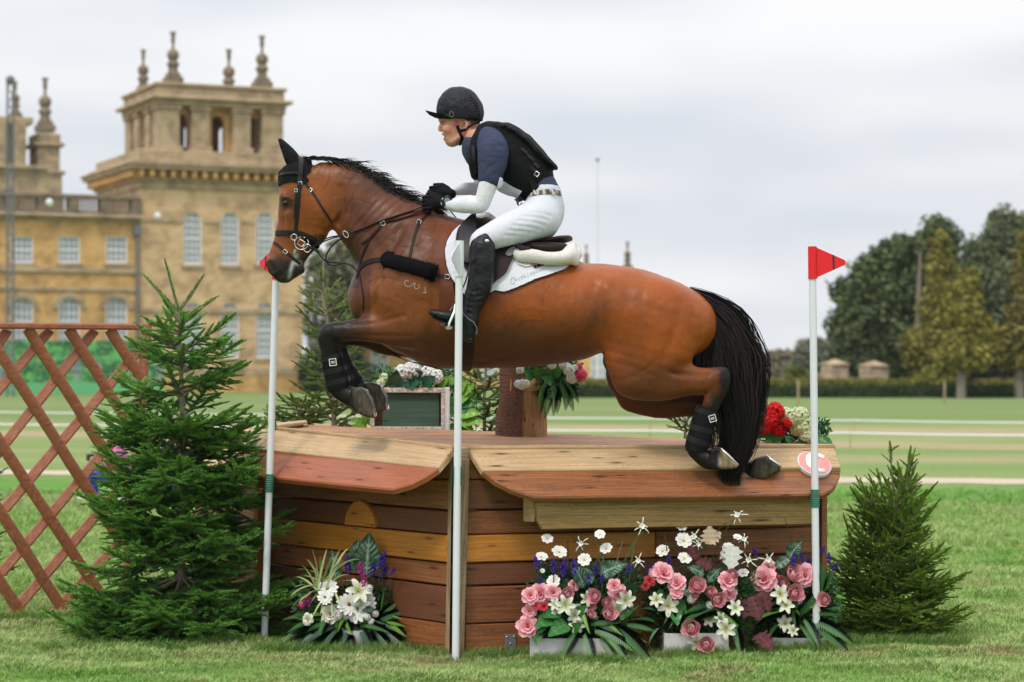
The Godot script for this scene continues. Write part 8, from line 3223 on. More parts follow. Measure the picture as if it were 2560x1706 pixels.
func foliage_mass(t: Node3D, x0: float, y0: float, x1: float, y1: float, d: float, n: int, dark: Color, light: Color, size: float) -> void:     # the crowded small leaves deep inside a bunch
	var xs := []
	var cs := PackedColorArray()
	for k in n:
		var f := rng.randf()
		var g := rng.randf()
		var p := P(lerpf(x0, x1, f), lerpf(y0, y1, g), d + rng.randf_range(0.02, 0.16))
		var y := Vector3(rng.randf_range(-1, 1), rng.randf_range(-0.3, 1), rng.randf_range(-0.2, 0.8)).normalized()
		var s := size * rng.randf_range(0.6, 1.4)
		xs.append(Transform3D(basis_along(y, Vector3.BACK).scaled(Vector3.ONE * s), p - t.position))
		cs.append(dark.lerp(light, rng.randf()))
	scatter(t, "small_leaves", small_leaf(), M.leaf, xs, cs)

var small_leaf_cache: ArrayMesh
func small_leaf() -> ArrayMesh:
	if small_leaf_cache == null:
		var mb := MB.new()
		for k in 5:
			var a := k * 1.2566
			var o := Vector3(cos(a) * 0.4, k * 0.18, sin(a) * 0.4)
			var s := Vector3(-sin(a), 0.1, cos(a)) * 0.22
			var e := Vector3(cos(a) * 0.9, 0.4, sin(a) * 0.9)
			mb.col = Color(1, 1, 1) * (0.8 + 0.1 * k)
			mb.quad(o, o + e * 0.5 - s, o + e, o + e * 0.5 + s)
		small_leaf_cache = mb.mesh()
	return small_leaf_cache

func dressing() -> void:
	# three flower boxes before the right-hand wall
	planter("white flower box nearest the corner post, left of the three", 1325, 1554, 1597, 1664, 11.84, 0.0)
	planter("white flower box in the middle of the three, under pink peonies", 1660, 1822, 1584, 1646, 12.07, 0.04)
	planter("white flower box at the right, half hidden by fern fronds", 1906, 2064, 1596, 1628, 12.3, -0.1)
	var dk := Color(0.012, 0.045, 0.018)
	var lt := Color(0.05, 0.17, 0.04)
	var d := 11.86
	var t := thing("flower_arrangement", "pink roses, white lilies and cosmos spilling from the left white box", "flowers", G(1440, d), "flower arrangements")
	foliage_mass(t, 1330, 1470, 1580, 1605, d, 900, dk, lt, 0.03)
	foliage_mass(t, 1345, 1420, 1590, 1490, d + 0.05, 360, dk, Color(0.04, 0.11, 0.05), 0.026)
	blooms(t, [["r", 1352, 1486, 22], ["r", 1325, 1490, 18], ["r", 1382, 1482, 17], ["r", 1319, 1566, 23], ["r", 1324, 1529, 15], ["r", 1545, 1483, 20], ["r", 1536, 1466, 15], ["r", 1434, 1464, 12], ["b", 1360, 1517, 10], ["b", 1341, 1517, 8], ["b", 1356, 1551, 11], ["p", 1419, 1486, 16], ["p", 1489, 1492, 18], ["p", 1516, 1507, 14], ["p", 1520, 1535, 19], ["p", 1475, 1513, 13],
		["l", 1413, 1513, 24], ["l", 1387, 1512, 15], ["l", 1466, 1498, 18], ["l", 1563, 1501, 24], ["l", 1545, 1525, 24], ["l", 1437, 1540, 18], ["l", 1472, 1536, 18], ["l", 1442, 1563, 19], ["c", 1384, 1456, 17]], d)
	blooms(t, [["c", 1368, 1349, 14], ["c", 1398, 1382, 18], ["c", 1354, 1394, 15], ["c", 1500, 1338, 13], ["c", 1516, 1373, 15], ["c", 1461, 1401, 16], ["c", 1356, 1428, 6], ["s", 1604, 1318, 22], ["s", 1454, 1360, 20], ["s", 1596, 1404, 19]], d + 0.1)
	spikes(t, [[1346, 1424, 34, -0.25], [1384, 1432, 36, 0.0], [1408, 1442, 44, 0.05], [1435, 1438, 40, 0.0], [1489, 1440, 32, 0.1], [1472, 1462, 28, 0.0], [1504, 1458, 24, 0.1], [1530, 1450, 28, 0.15], [1566, 1436, 26, 0.5], [1358, 1464, 24, -0.5]], d + 0.06)
	leaves(t, "broad_dark", [[1500, 1438, 1565, 1407, 0.05, 0.9], [1460, 1470, 1432, 1408, 0.02, 0.9], [1480, 1460, 1455, 1415, 0.0, 0.9]], d, M.gloss_leaf)
	leaves(t, "broad_green", [[1390, 1545, 1340, 1562, 0.08], [1420, 1560, 1375, 1585, 0.1], [1440, 1540, 1462, 1515, 0.05], [1400, 1530, 1362, 1540, 0.08], [1345, 1565, 1342, 1610, 0.05], [1430, 1580, 1450, 1560, 0.06], [1306, 1476, 1318, 1482, 0.0]], d - 0.03, M.gloss_leaf)
	leaves(t, "fern", [[1450, 1578, 1400, 1652, 0.14], [1462, 1580, 1490, 1660, 0.14], [1480, 1572, 1594, 1616, 0.12], [1500, 1575, 1576, 1640, 0.14], [1530, 1560, 1640, 1648, 0.08], [1500, 1590, 1550, 1655, 0.1], [1470, 1560, 1545, 1548, 0.1], [1540, 1556, 1592, 1510, 0.06], [1560, 1580, 1620, 1600, 0.06], [1380, 1565, 1346, 1580, 0.1], [1560, 1560, 1650, 1570, 0.0]], d - 0.02, M.gloss_leaf, "fern_frond")
	var gd := Color(0.03, 0.075, 0.025)
	var gl := Color(0.1, 0.17, 0.06)
	blades(t, [1500, 1500, 90], [[1420, 1345], [1407, 1325], [1455, 1340], [1475, 1330], [1540, 1345], [1560, 1350], [1620, 1325], [1650, 1335], [1440, 1400], [1570, 1400], [1600, 1440], [1380, 1440], [1510, 1340], [1490, 1430], [1590, 1350], [1610, 1420], [1530, 1395], [1470, 1370]], d + 0.1, 0.008, gd, gl, 0.22)
	d = 12.1
	t = thing("flower_arrangement", "dusty pink peonies, white lilies and pale maple leaves in the middle box", "flowers", G(1730, d), "flower arrangements")
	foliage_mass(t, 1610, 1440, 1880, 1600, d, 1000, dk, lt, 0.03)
	blooms(t, [["r", 1659, 1434, 24], ["r", 1640, 1431, 15], ["r", 1693, 1459, 20], ["r", 1692, 1482, 14], ["b", 1614, 1466, 9], ["b", 1624, 1453, 12], ["p", 1742, 1464, 21], ["p", 1774, 1483, 15], ["p", 1793, 1501, 19], ["p", 1730, 1571, 22], ["p", 1766, 1612, 20], ["r", 1818, 1453, 21], ["r", 1824, 1485, 16], ["p", 1832, 1437, 15], ["l", 1670, 1516, 25], ["l", 1642, 1501, 18], ["l", 1739, 1607, 22], ["l", 1837, 1521, 20], ["l", 1816, 1573, 24], ["l", 1774, 1550, 17], ["l", 1800, 1545, 14]], d - 0.04)
	blooms(t, [["c", 1657, 1379, 16], ["c", 1703, 1321, 13], ["c", 1709, 1353, 20], ["c", 1711, 1398, 17], ["c", 1844, 1345, 11], ["c", 1821, 1372, 15], ["c", 1858, 1435, 14], ["s", 1735, 1345, 22], ["s", 1845, 1290, 22], ["s", 1874, 1401, 22], ["s", 1745, 1362, 16], ["s", 1860, 1350, 18]], d + 0.05)
	spikes(t, [[1621, 1434, 24, 0.5], [1672, 1418, 28, 0.1], [1635, 1440, 22, 0.3], [1829, 1434, 26, 0.6]], d + 0.05)
	leaves(t, "lobed_pale", [[1776, 1362, 1774, 1316, 0.0, 1.1], [1770, 1358, 1802, 1330, 0.0, 0.9]], d - 0.02, M.leaf, "maple_leaf")
	leaves(t, "lobed_silver", [[1836, 1366, 1826, 1425, 0.05, 0.9], [1806, 1375, 1836, 1412, 0.0, 1.0]], d - 0.04, M.leaf, "maple_leaf")
	leaves(t, "lobed_wine", [[1740, 1400, 1726, 1360, 0.0, 0.9], [1780, 1420, 1735, 1400, 0.0, 0.8], [1880, 1490, 1900, 1550, 0.05, 0.9], [1870, 1500, 1860, 1545, 0.05, 0.9], [1900, 1480, 1925, 1530, 0.03, 0.9], [1890, 1590, 1930, 1620, 0.1, 0.9], [1800, 1400, 1830, 1375, 0.0, 0.9]], d, M.leaf, "maple_leaf")
	leaves(t, "broad_dark", [[1760, 1440, 1720, 1415, 0.03, 0.9], [1740, 1490, 1715, 1500, 0.05, 1.0], [1770, 1455, 1800, 1420, 0.02, 0.9], [1700, 1480, 1745, 1510, 0.06, 0.9]], d - 0.02, M.gloss_leaf)
	leaves(t, "broad_green", [[1680, 1510, 1695, 1560, 0.08], [1640, 1480, 1662, 1492, 0.05], [1690, 1500, 1715, 1530, 0.06]], d - 0.03, M.gloss_leaf)
	leaves(t, "fern", [[1800, 1525, 1706, 1552, 0.12, 1.2], [1790, 1520, 1710, 1530, 0.1], [1640, 1530, 1600, 1520, 0.02], [1640, 1560, 1585, 1545, 0.05], [1835, 1550, 1858, 1640, 0.1], [1650, 1570, 1620, 1610, 0.05], [1700, 1480, 1640, 1515, 0.0]], d - 0.03, M.gloss_leaf, "fern_frond")
	blades(t, [1700, 1490, 90], [[1640, 1400], [1690, 1350], [1720, 1335], [1840, 1300], [1880, 1330], [1900, 1345], [1770, 1390], [1800, 1400], [1860, 1290], [1640, 1350], [1870, 1380], [1825, 1350], [1720, 1400], [1660, 1330]], d + 0.08, 0.008, gd, gl, 0.2)
	d = 12.32
	t = thing("flower_arrangement", "pink roses and broad fern fronds around the foot of the right flag pole", "flowers", G(1990, d), "flower arrangements")
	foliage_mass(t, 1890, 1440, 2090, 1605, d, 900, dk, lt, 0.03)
	blooms(t, [["r", 1912, 1450, 27], ["r", 1920, 1419, 15], ["b", 1939, 1442, 8], ["p", 1986, 1484, 21], ["r", 2010, 1440, 25], ["p", 1981, 1437, 22], ["p", 1958, 1458, 18], ["p", 2063, 1500, 17], ["l", 1949, 1487, 25], ["l", 1965, 1515, 20], ["l", 1963, 1560, 20], ["l", 1984, 1578, 14], ["s", 1920, 1401, 22], ["l", 2040, 1515, 15]], d - 0.04)
	spikes(t, [[1892, 1392, 24, -0.4], [1983, 1418, 28, 0.0], [2020, 1420, 28, 0.1], [2005, 1405, 24, 0.0], [2050, 1388, 26, 0.6], [2073, 1410, 28, 0.0], [2083, 1428, 24, 0.4], [1990, 1402, 22, -0.3]], d + 0.03)
	leaves(t, "broad_dark", [[1972, 1398, 2004, 1352, 0.03, 1.0], [1940, 1420, 1980, 1390, 0.0, 0.9]], d, M.gloss_leaf)
	leaves(t, "fern", [[1990, 1540, 2064, 1456, 0.06, 1.1], [1985, 1530, 1992, 1480, 0.05], [2010, 1545, 2056, 1612, 0.14], [2020, 1548, 2148, 1600, 0.1, 0.9], [2030, 1560, 2132, 1630, 0.12, 0.9], [2000, 1560, 2048, 1615, 0.14], [1960, 1530, 1904, 1520, 0.1], [2020, 1540, 2110, 1508, 0.05, 0.9], [2040, 1535, 2095, 1530, 0.1], [2050, 1480, 2050, 1395, 0.05, 0.9], [2060, 1480, 2078, 1430, 0.05, 0.9], [1950, 1560, 1920, 1600, 0.1]], d - 0.04, M.gloss_leaf, "fern_frond")
	blades(t, [1980, 1480, 60], [[1900, 1380], [1940, 1390], [1960, 1290], [2030, 1370], [2100, 1400], [2060, 1350], [1920, 1400], [1890, 1345], [2085, 1420]], d + 0.06, 0.007, gd, gl, 0.2)
	# bunch before the left-hand wall
	d = 12.36
	t = thing("flower_arrangement", "white daisies, striped grass and purple lavender before the left plank wall", "flowers", G(860, d), "flower arrangements")
	foliage_mass(t, 745, 1470, 985, 1620, d, 620, dk, Color(0.04, 0.13, 0.04), 0.032)
	leaves(t, "broad_dark", [[915, 1445, 923, 1334, 0.02, 0.95], [885, 1430, 896, 1347, 0.0, 0.8], [838, 1455, 830, 1376, 0.0, 0.7]], d + 0.05, M.gloss_leaf)
	blades(t, [815, 1478, 25], [[728, 1444], [722, 1495], [728, 1520], [778, 1370], [818, 1371], [765, 1398], [852, 1372], [872, 1370], [742, 1425], [750, 1412], [735, 1470], [800, 1390], [790, 1420], [860, 1400], [880, 1440], [905, 1400], [838, 1380], [770, 1520], [800, 1540], [830, 1545], [850, 1520], [840, 1500], [760, 1500], [745, 1510], [780, 1545], [900, 1460], [870, 1455], [735, 1455], [758, 1440], [810, 1480], [790, 1500]], d - 0.08, 0.014, Color(0.25, 0.34, 0.1), Color(0.55, 0.6, 0.33), 0.25)
	spikes(t, [[871, 1434, 44, -0.1], [948, 1420, 42, 0.35], [931, 1440, 36, 0.1], [955, 1444, 34, 0.4], [974, 1438, 24, 0.9]], d + 0.04)
	spikes(t, [[901, 1440, 34, -0.05], [908, 1466, 36, 0.1], [773, 1512, 32, 0.0], [758, 1520, 22, 0.2], [903, 1424, 20, 0.0]], d + 0.02, "spike_magenta")
	blooms(t, [["d", 892, 1523, 32], ["d", 872, 1512, 28], ["d", 915, 1507, 25], ["d", 818, 1472, 24], ["d", 812, 1494, 18], ["l", 895, 1480, 30], ["w", 825, 1537, 19], ["w", 816, 1559, 14], ["w", 770, 1549, 13], ["h", 918, 1543, 8], ["h", 938, 1536, 8], ["h", 928, 1555, 8], ["h", 922, 1472, 9], ["hp", 756, 1513, 8]], d - 0.05)
	leaves(t, "fern_lime", [[868, 1548, 846, 1570, 0.1, 1.3], [862, 1546, 878, 1578, 0.1, 1.2], [975, 1560, 1012, 1582, 0.1, 1.2], [965, 1555, 1010, 1560, 0.08, 1.0], [980, 1540, 1004, 1545, 0.05, 1.0]], d - 0.05, M.gloss_leaf, "fern_frond")
	leaves(t, "fern", [[820, 1560, 701, 1540, 0.06, 0.9], [810, 1570, 683, 1606, 0.1, 0.8], [790, 1560, 745, 1535, 0.1, 1.0], [880, 1490, 915, 1460, 0.06, 0.9], [880, 1500, 905, 1488, 0.06, 0.9], [930, 1560, 1018, 1518, 0.02, 1.0], [940, 1555, 995, 1495, 0.0, 1.0], [950, 1530, 958, 1465, 0.02, 0.6]], d - 0.02, M.gloss_leaf, "fern_frond")
	leaves(t, "fern_grey", [[850, 1565, 762, 1608, 0.14, 1.0], [855, 1570, 800, 1632, 0.16, 1.0], [870, 1575, 886, 1638, 0.16, 1.0], [900, 1570, 930, 1612, 0.16, 1.1], [930, 1570, 994, 1636, 0.12, 1.0], [950, 1570, 1030, 1626, 0.1, 1.0], [960, 1560, 1028, 1590, 0.06, 1.0], [830, 1570, 730, 1625, 0.1, 0.9], [880, 1575, 850, 1634, 0.16, 1.0], [915, 1570, 950, 1636, 0.14, 1.0], [800, 1565, 720, 1580, 0.08, 0.9]], d - 0.04, M.gloss_leaf, "fern_frond")
	var pot := MB.new()
	var pb := G(895, 12.34)
	pot.lathe(PackedVector2Array([Vector2(0.0, 0.0), Vector2(0.07, 0.0), Vector2(0.09, 0.12), Vector2(0.095, 0.125), Vector2(0.08, 0.12), Vector2(0.0, 0.11)]), Transform3D(Basis.IDENTITY, pb), 20)
	var pt := thing("flower_pot", "white pot almost hidden by fern fronds before the left wall", "pot", pb)
	wpart(pt, "pot", pot, M.white_box)
	# the window box on the deck
	d = 13.92
	var wb := thing("window_box", "green shutter in a chipped white frame standing on the fence deck", "window frame", P(1028, 1081, d))
	var fr := func(x0: float, y0: float, x1: float, y1: float, z: float, dep: float, m: Material, called: String) -> MeshInstance3D:
		var mb := MB.new()
		mb.uo = Vector2(rng.randf(), rng.randf())
		var q := []
		for k in 8:
			q.append(P(x0 if (k & 1) == 0 else x1, y1 if (k & 2) == 0 else y0, d) + Vector3(0, 0, z - (0.0 if (k & 4) else dep)))
		mb.hexa(q, 0.003)
		return wpart(wb, called, mb, m)
	fr.call(928, 970, 1113, 982, 0.03, 0.13, M.worn_paint, "frame_rail")
	fr.call(926, 1068, 1113, 1082, 0.03, 0.13, M.worn_paint, "frame_rail")
	fr.call(926, 982, 936, 1068, 0.029, 0.13, M.worn_paint, "frame_stile")
	fr.call(1103, 982, 1113, 1068, 0.029, 0.13, M.worn_paint, "frame_stile")
	fr.call(1113, 969, 1124, 1082, 0.026, 0.12, M.white_box, "frame_side")
	fr.call(955, 984, 1098, 1066, -0.01, 0.02, M.green_board, "shutter")
	fr.call(936, 983, 1103, 1067, -0.07, 0.02, M.dark_wood, "back_board")
	t = thing("flower_arrangement", "white hydrangeas and broad leaves growing over the green shutter box", "flowers", P(1030, 970, 14.0), "flower arrangements")
	foliage_mass(t, 945, 925, 1150, 975, 14.0, 260, Color(0.015, 0.06, 0.025), Color(0.08, 0.24, 0.05), 0.035)
	blooms(t, [["h", 1005, 932, 18], ["h", 1030, 926, 20], ["h", 1028, 945, 16], ["h", 1070, 936, 19], ["h", 1090, 942, 16], ["hl", 960, 946, 12], ["hl", 952, 958, 10]], 14.02)
	leaves(t, "broad_teal", [[985, 972, 992, 930, 0.08, 1.1], [1020, 970, 1050, 952, 0.08, 1.0], [1060, 970, 1082, 942, 0.08, 1.2], [1040, 972, 1010, 958, 0.08, 1.0], [1045, 950, 1035, 922, 0.08, 1.2], [1000, 974, 970, 956, 0.06, 1.0]], 13.95, M.gloss_leaf)
	leaves(t, "broad_lime", [[1100, 972, 1120, 940, 0.06, 0.9], [1130, 965, 1128, 940, 0.0, 1.0], [1145, 985, 1165, 950, 0.04, 0.9], [1150, 990, 1182, 962, 0.04, 0.9], [1140, 1010, 1175, 985, 0.04, 0.9], [1140, 1040, 1200, 1030, 0.04, 0.8], [1150, 1060, 1205, 1048, 0.04, 0.8], [1145, 1040, 1180, 1075, 0.05, 0.9], [1110, 960, 1098, 942, 0.02, 0.9]], 13.98, M.gloss_leaf)
	leaves(t, "broad_green", [[1135, 1000, 1160, 1055, 0.06, 1.2], [1140, 1010, 1190, 1010, 0.05, 0.9], [1150, 1020, 1185, 1040, 0.05, 0.9], [1130, 990, 1145, 1040, 0.06, 1.3], [1150, 1050, 1165, 1085, 0.06, 1.1], [1135, 1060, 1140, 1090, 0.06, 1.2]], 14.0, M.gloss_leaf)
	foliage_mass(t, 1130, 960, 1190, 1085, 14.02, 120, Color(0.03, 0.12, 0.03), Color(0.12, 0.3, 0.05), 0.035)
	leaves(t, "broad_lime", [[915, 1068, 880, 1045, 0.04, 0.9], [920, 1060, 905, 1035, 0.04, 0.9], [925, 1065, 930, 1038, 0.02, 0.9], [918, 1072, 876, 1068, 0.06, 0.8], [922, 1074, 900, 1078, 0.06, 0.8]], 14.05, M.gloss_leaf)
	# stump with its own bunch
	d = 13.3
	var sb := P(1308, 1097, d)
	var st := thing("tree_stump", "split log with bark on its left side standing on the fence deck", "stump", sb)
	var lg := MB.new()
	var n := 24
	var hgt := (1097.0 - 930.0) * d / FOCAL
	var pv := [PackedVector3Array(), PackedVector3Array()]
	for half in 2:
		var mb := MB.new()
		var rows := 8
		var lo_a := PI * 0.52 if half == 0 else -PI * 0.62
		var hi_a := PI * 1.38 if half == 0 else PI * 0.52
		for r in rows + 1:
			var f := r / float(rows)
			for k in n + 1:
				var a := lerpf(lo_a, hi_a, k / float(n))
				var rr := 0.143 + 0.01 * sin(f * 5.0) + noise.get_noise_3d(cos(a) * 2.0, f * 1.5, sin(a) * 2.0 + half * 3.0) * 0.035 - (0.014 if half == 1 else 0.0)
				rr *= lerpf(1.04, 0.9, f)
				var top := hgt + 0.1 * cos(a + 0.2) * -1.0 * f
				var p := sb + Vector3(cos(a) * rr, lerpf(0.0, top, f), -sin(a) * rr * -1.0)
				mb.put(p, Vector3(cos(a), 0, sin(a)), Vector2(f * 0.4, a * 0.16))
		for r in rows:
			for k in n:
				var q := r * (n + 1) + k
				mb.tri_i(q, q + n + 1, q + n + 2)
				mb.tri_i(q, q + n + 2, q + 1)
		wpart(st, "bark" if half == 0 else "split_face", mb, M.bark if half == 0 else M.log)
	lg.lathe(PackedVector2Array([Vector2(0.13, hgt * 0.72), Vector2(0.12, hgt * 0.9), Vector2(0.0, hgt * 0.93)]), Transform3D(Basis.IDENTITY, sb), 20)
	wpart(st, "top", lg, M.log)
	t = thing("flower_arrangement", "dark fronds with white and pink blossom hanging from the tree stump", "flowers", P(1380, 970, 13.2), "flower arrangements")
	foliage_mass(t, 1310, 915, 1440, 990, 13.2, 380, Color(0.01, 0.045, 0.016), Color(0.05, 0.17, 0.04), 0.032)
	leaves(t, "fern", [[1370, 955, 1345, 1035, 0.05, 1.0], [1385, 955, 1400, 1035, 0.05, 1.0], [1400, 950, 1440, 1030, 0.04, 0.9], [1410, 945, 1455, 1010, 0.02, 0.9], [1395, 960, 1380, 1040, 0.06, 0.9], [1360, 960, 1355, 1020, 0.06, 1.0], [1410, 950, 1420, 1035, 0.0, 0.9], [1380, 970, 1360, 1050, 0.06, 0.9]], 13.15, M.gloss_leaf, "fern_frond")
	leaves(t, "broad_green", [[1330, 950, 1310, 925, 0.04], [1320, 945, 1312, 915, 0.03], [1350, 950, 1340, 915, 0.04], [1370, 945, 1375, 910, 0.03], [1390, 945, 1400, 912, 0.03], [1380, 960, 1355, 940, 0.05]], 13.12, M.gloss_leaf)
	blooms(t, [["h", 1305, 962, 11], ["h", 1295, 960, 9], ["h", 1315, 960, 9], ["h", 1422, 925, 13], ["h", 1430, 945, 13], ["h", 1410, 912, 11], ["h", 1380, 912, 10], ["h", 1300, 925, 9], ["hp", 1452, 938, 14], ["hp", 1446, 918, 9], ["hl", 1436, 920, 8]], 13.1)
	# geraniums by the right pole
	d = 12.95
	t = thing("flower_arrangement", "red and greenish white geraniums at the right end of the fence deck", "flowers", P(1980, 1112, d), "flower arrangements")
	foliage_mass(t, 1915, 1060, 2060, 1112, d, 240, Color(0.01, 0.04, 0.016), Color(0.05, 0.15, 0.05), 0.035)
	blooms(t, [["hr", 1937, 1030, 22], ["hr", 1912, 1062, 22], ["hr", 1928, 1050, 18], ["hr", 1948, 1072, 18], ["hr", 1972, 1056, 12], ["hr", 1998, 1048, 11], ["hr", 2028, 1062, 12], ["hl", 1968, 1040, 20], ["hl", 2000, 1038, 20], ["hl", 2010, 1060, 24], ["hl", 1995, 1072, 18], ["hl", 2018, 1085, 18], ["hl", 1985, 1048, 15]], d - 0.05)
	leaves(t, "broad_green", [[1925, 1085, 1892, 1090, 0.05], [1935, 1090, 1915, 1105, 0.06], [1950, 1085, 1940, 1108, 0.06], [1970, 1090, 1975, 1112, 0.06], [2030, 1095, 2070, 1105, 0.03], [2045, 1100, 2088, 1122, 0.0], [1945, 1060, 1940, 1040, 0.0], [2000, 1095, 2010, 1114, 0.06], [1960, 1085, 1930, 1100, 0.05]], d - 0.03, M.gloss_leaf)
	for q in [[1445, 1560, 110, 70, 11.86, 9], [1735, 1550, 110, 70, 12.08, 9], [1985, 1545, 90, 70, 12.3, 7], [862, 1565, 130, 70, 12.34, 16]]:      # looser sprays all through the bunches
		var near: Node3D = null
		for c in get_children():
			if c.name.begins_with("flower_arrangement") and (near == null or (c as Node3D).position.distance_to(G(q[0], q[4])) < near.position.distance_to(G(q[0], q[4]))):
				near = c
		for k in int(q[5]):
			var a := rng.randf() * TAU
			var x0: float = q[0] + cos(a) * q[2] * rng.randf_range(0.2, 0.6)
			var y0: float = q[1] - absf(sin(a)) * q[3] * rng.randf_range(0.1, 0.8)
			var ll := rng.randf_range(45.0, 85.0)
			leaves(near, ["fern", "fern_lime", "fern_grey", "fern"][k % 4], [[x0, y0, x0 + cos(a) * ll, y0 - sin(a) * ll * 0.5 + ll * 0.3, rng.randf_range(0.0, 0.12), 1.0]], q[4] - 0.03, M.gloss_leaf, "fern_frond")
			if k % 2 == 0:
				blooms(near, [["h" if q[0] < 1000 or k % 4 == 0 else "p", x0 + rng.randf_range(-30, 30), y0 - 20, rng.randf_range(7, 13)]], q[4])
	spectators()

func spectators() -> void:
	for q in [[296.0, 1095.0, 1252.0, 26.0, Color(0.02, 0.07, 0.5), Color(0.6, 0.12, 0.4), "crouching spectator in pink top, blue shorts and teal cap behind the lattice", true], [395.0, 1120.0, 1262.0, 25.5, Color(0.02, 0.08, 0.55), Color(0.03, 0.1, 0.6), "seated spectator in a bright blue jacket behind the large fir", false]]:
		var d: float = q[3]
		var o := G(q[0], d)
		var f := Field.new(o + Vector3(-0.55, -0.02, -0.4), o + Vector3(0.55, 1.0, 0.4), 0.02)
		var s := func(list: Array) -> Array:
			var r := []
			for e: Array in list:
				r.append([o + Vector3(e[0], e[1], e[2]), float(e[3]), float(e[4])])
			return r
		f.tube(s.call([[0.06, 0.2, 0, 0.13, 0.16], [0.04, 0.38, 0, 0.12, 0.15], [-0.02, 0.55, 0, 0.12, 0.17], [-0.02, 0.63, 0, 0.05, 0.08]]), 0.03)
		f.blob(o + Vector3(-0.03, 0.75, 0), 0.095, 0.08, 0.03)
		for z in [0.16, -0.16]:
			f.tube(s.call([[0.05, 0.2, z * 0.6, 0.09, 0.08], [-0.28, 0.36, z, 0.065, 0.06], [-0.32, 0.2, z, 0.05, 0.05], [-0.3, 0.06, z, 0.04, 0.04], [-0.42, 0.05, z, 0.035, 0.04]]), 0.03)
			f.tube(s.call([[-0.02, 0.56, z * 1.1, 0.055, 0.05], [-0.12, 0.4, z * 1.4, 0.045, 0.04], [-0.28, 0.5, z * 0.7, 0.035, 0.035]]), 0.02)
		var body := MB.new()
		var low: Color = q[4]
		var top: Color = q[5]
		f.net(body, func(p: Vector3, _n: Vector3) -> Color:
			var l := p - o
			if l.y > 0.64:
				return Color(0.55, 0.32, 0.23)
			if l.x < -0.2 and l.y > 0.42:
				return Color(0.55, 0.32, 0.23)
			if l.y < 0.1 and l.x < -0.2:
				return Color(0.6, 0.6, 0.6)
			return low if l.y < 0.36 else top)
		var t := thing("spectator", q[6], "person", o)
		wpart(t, "body", body, mat(Color(1, 1, 1), 0.8))
		var cap := MB.new()
		cap.ball(Transform3D(Basis.IDENTITY, o + Vector3(-0.02, 0.79, 0)).scaled_local(Vector3(0.105, 0.075, 0.09)), 8, 12)
		cap.box(Transform3D(Basis.IDENTITY, o + Vector3(-0.14, 0.775, 0)), Vector3(0.09, 0.012, 0.12), 0.004)
		wpart(t, "cap", cap, mat(Color(0.01, 0.35, 0.42) if q[7] else Color(0.02, 0.03, 0.2), 0.7))
		var cm := MB.new()
		cm.box(Transform3D(Basis.IDENTITY, o + Vector3(-0.32, 0.52, 0)), Vector3(0.09, 0.08, 0.13), 0.01)
		wpart(t, "camera" if q[7] else "bag", cm, M.dark)

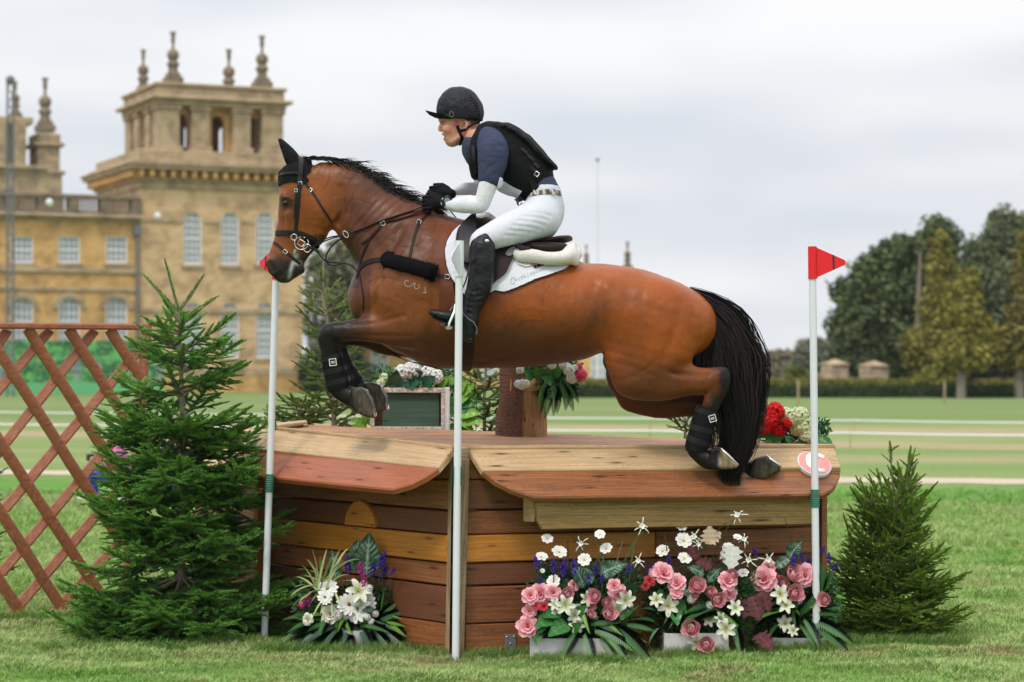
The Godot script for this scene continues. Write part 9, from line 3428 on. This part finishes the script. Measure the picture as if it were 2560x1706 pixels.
# ---------------------------------------------------------------- the lawn near the jump
func lawn() -> void:
	var tufts := []
	for sd in 3:
		var r := RandomNumberGenerator.new()
		r.seed = 100 + sd
		var mb := MB.new()
		for k in 11:
			var a := r.randf() * TAU
			var p := Vector3(cos(a), 0, sin(a)) * r.randf() * 0.022
			var lean := Vector3(cos(a + r.randf()), 0, sin(a + r.randf())) * r.randf_range(0.2, 0.9)
			var h := r.randf_range(0.022, 0.05)
			var w := Vector3(-sin(a), 0, cos(a)) * 0.0017
			mb.col = Color(1, 1, 1) * r.randf_range(0.75, 1.25)
			if r.randf() < 0.14:
				mb.col = Color(1.5, 1.15, 0.95)
			var m := p + (Vector3.UP + lean * 0.4) * h * 0.55
			var e := p + (Vector3.UP * 0.85 + lean) * h
			mb.quad(p - w, p + w, m + w * 0.8, m - w * 0.8)
			mb.tri(m - w * 0.8, m + w * 0.8, e)
		tufts.append(mb.mesh())
	var zones := [[10.6, 12.6, 2300.0, 1.0], [12.6, 15.0, 1200.0, 1.1], [15.0, 19.0, 420.0, 1.35], [19.0, 28.0, 130.0, 1.8]]
	for sd in 3:
		var xs := []
		var cs := PackedColorArray()
		for zn in zones:
			var d0: float = zn[0]
			var d1: float = zn[1]
			var w := d1 * 0.245
			var n := int((d1 - d0) * 2.0 * w * float(zn[2]) / 3.0)
			for k in n:
				var d := lerpf(d0, d1, rng.randf())
				var x := rng.randf_range(-w, w)
				var c := grass_color(x, d)
				var sc: float = zn[3] * rng.randf_range(0.7, 1.3)
				var patch := noise.get_noise_2d(x * 1.2 + 20.0, d * 2.0)
				sc *= 1.0 + patch * 0.9
				if c.r > c.g * 1.05:
					if rng.randf() < 0.6:
						continue
					sc *= 0.7
				xs.append(Transform3D(Basis(Vector3.UP, rng.randf() * TAU).scaled(Vector3.ONE * sc), Vector3(x, 0, -d)))
				cs.append(c * rng.randf_range(1.25, 1.9))
		var g := scatter(self, "lawn_grass", tufts[sd], M.blade, xs, cs)
		g.set_meta("label", ["short pale green lawn grass around the jump", "short lawn grass, fresh green blades among the pale ones", "short lawn grass, longer tufts along the fence"][sd])
		g.set_meta("category", "grass")
	# longer tufts where the mower could not reach
	var xs := []
	var cs := PackedColorArray()
	for ln in [[1122.0, 12.0, 660.0, 13.4, 500], [1163.0, 12.0, 1325.0, 12.1, 200], [1325.0, 11.8, 1554.0, 11.8, 260], [1660.0, 12.03, 1822.0, 12.06, 200], [1900.0, 12.26, 2080.0, 12.3, 260], [480.0, 12.5, 660.0, 12.6, 380], [640.0, 12.3, 1000.0, 12.2, 420], [2060.0, 12.6, 2420.0, 12.6, 420], [-20.0, 13.8, 330.0, 13.9, 420], [100.0, 12.3, 500.0, 12.3, 320]]:
		for k in int(ln[4]):
			var f := rng.randf()
			var d := lerpf(ln[1], ln[3], f) - rng.randf_range(-0.02, 0.12)
			var p := G(lerpf(ln[0], ln[2], f), d)
			xs.append(Transform3D(Basis(Vector3.UP, rng.randf() * TAU).scaled(Vector3(1.1, rng.randf_range(1.2, 2.4), 1.1)), p))
			cs.append(Color(0.12, 0.26, 0.05).lerp(Color(0.27, 0.37, 0.11), rng.randf()))
	var g2 := scatter(self, "long_grass", tufts[0], M.blade, xs, cs)
	g2.set_meta("label", "longer darker grass left standing along the foot of the jump")
	g2.set_meta("category", "grass")
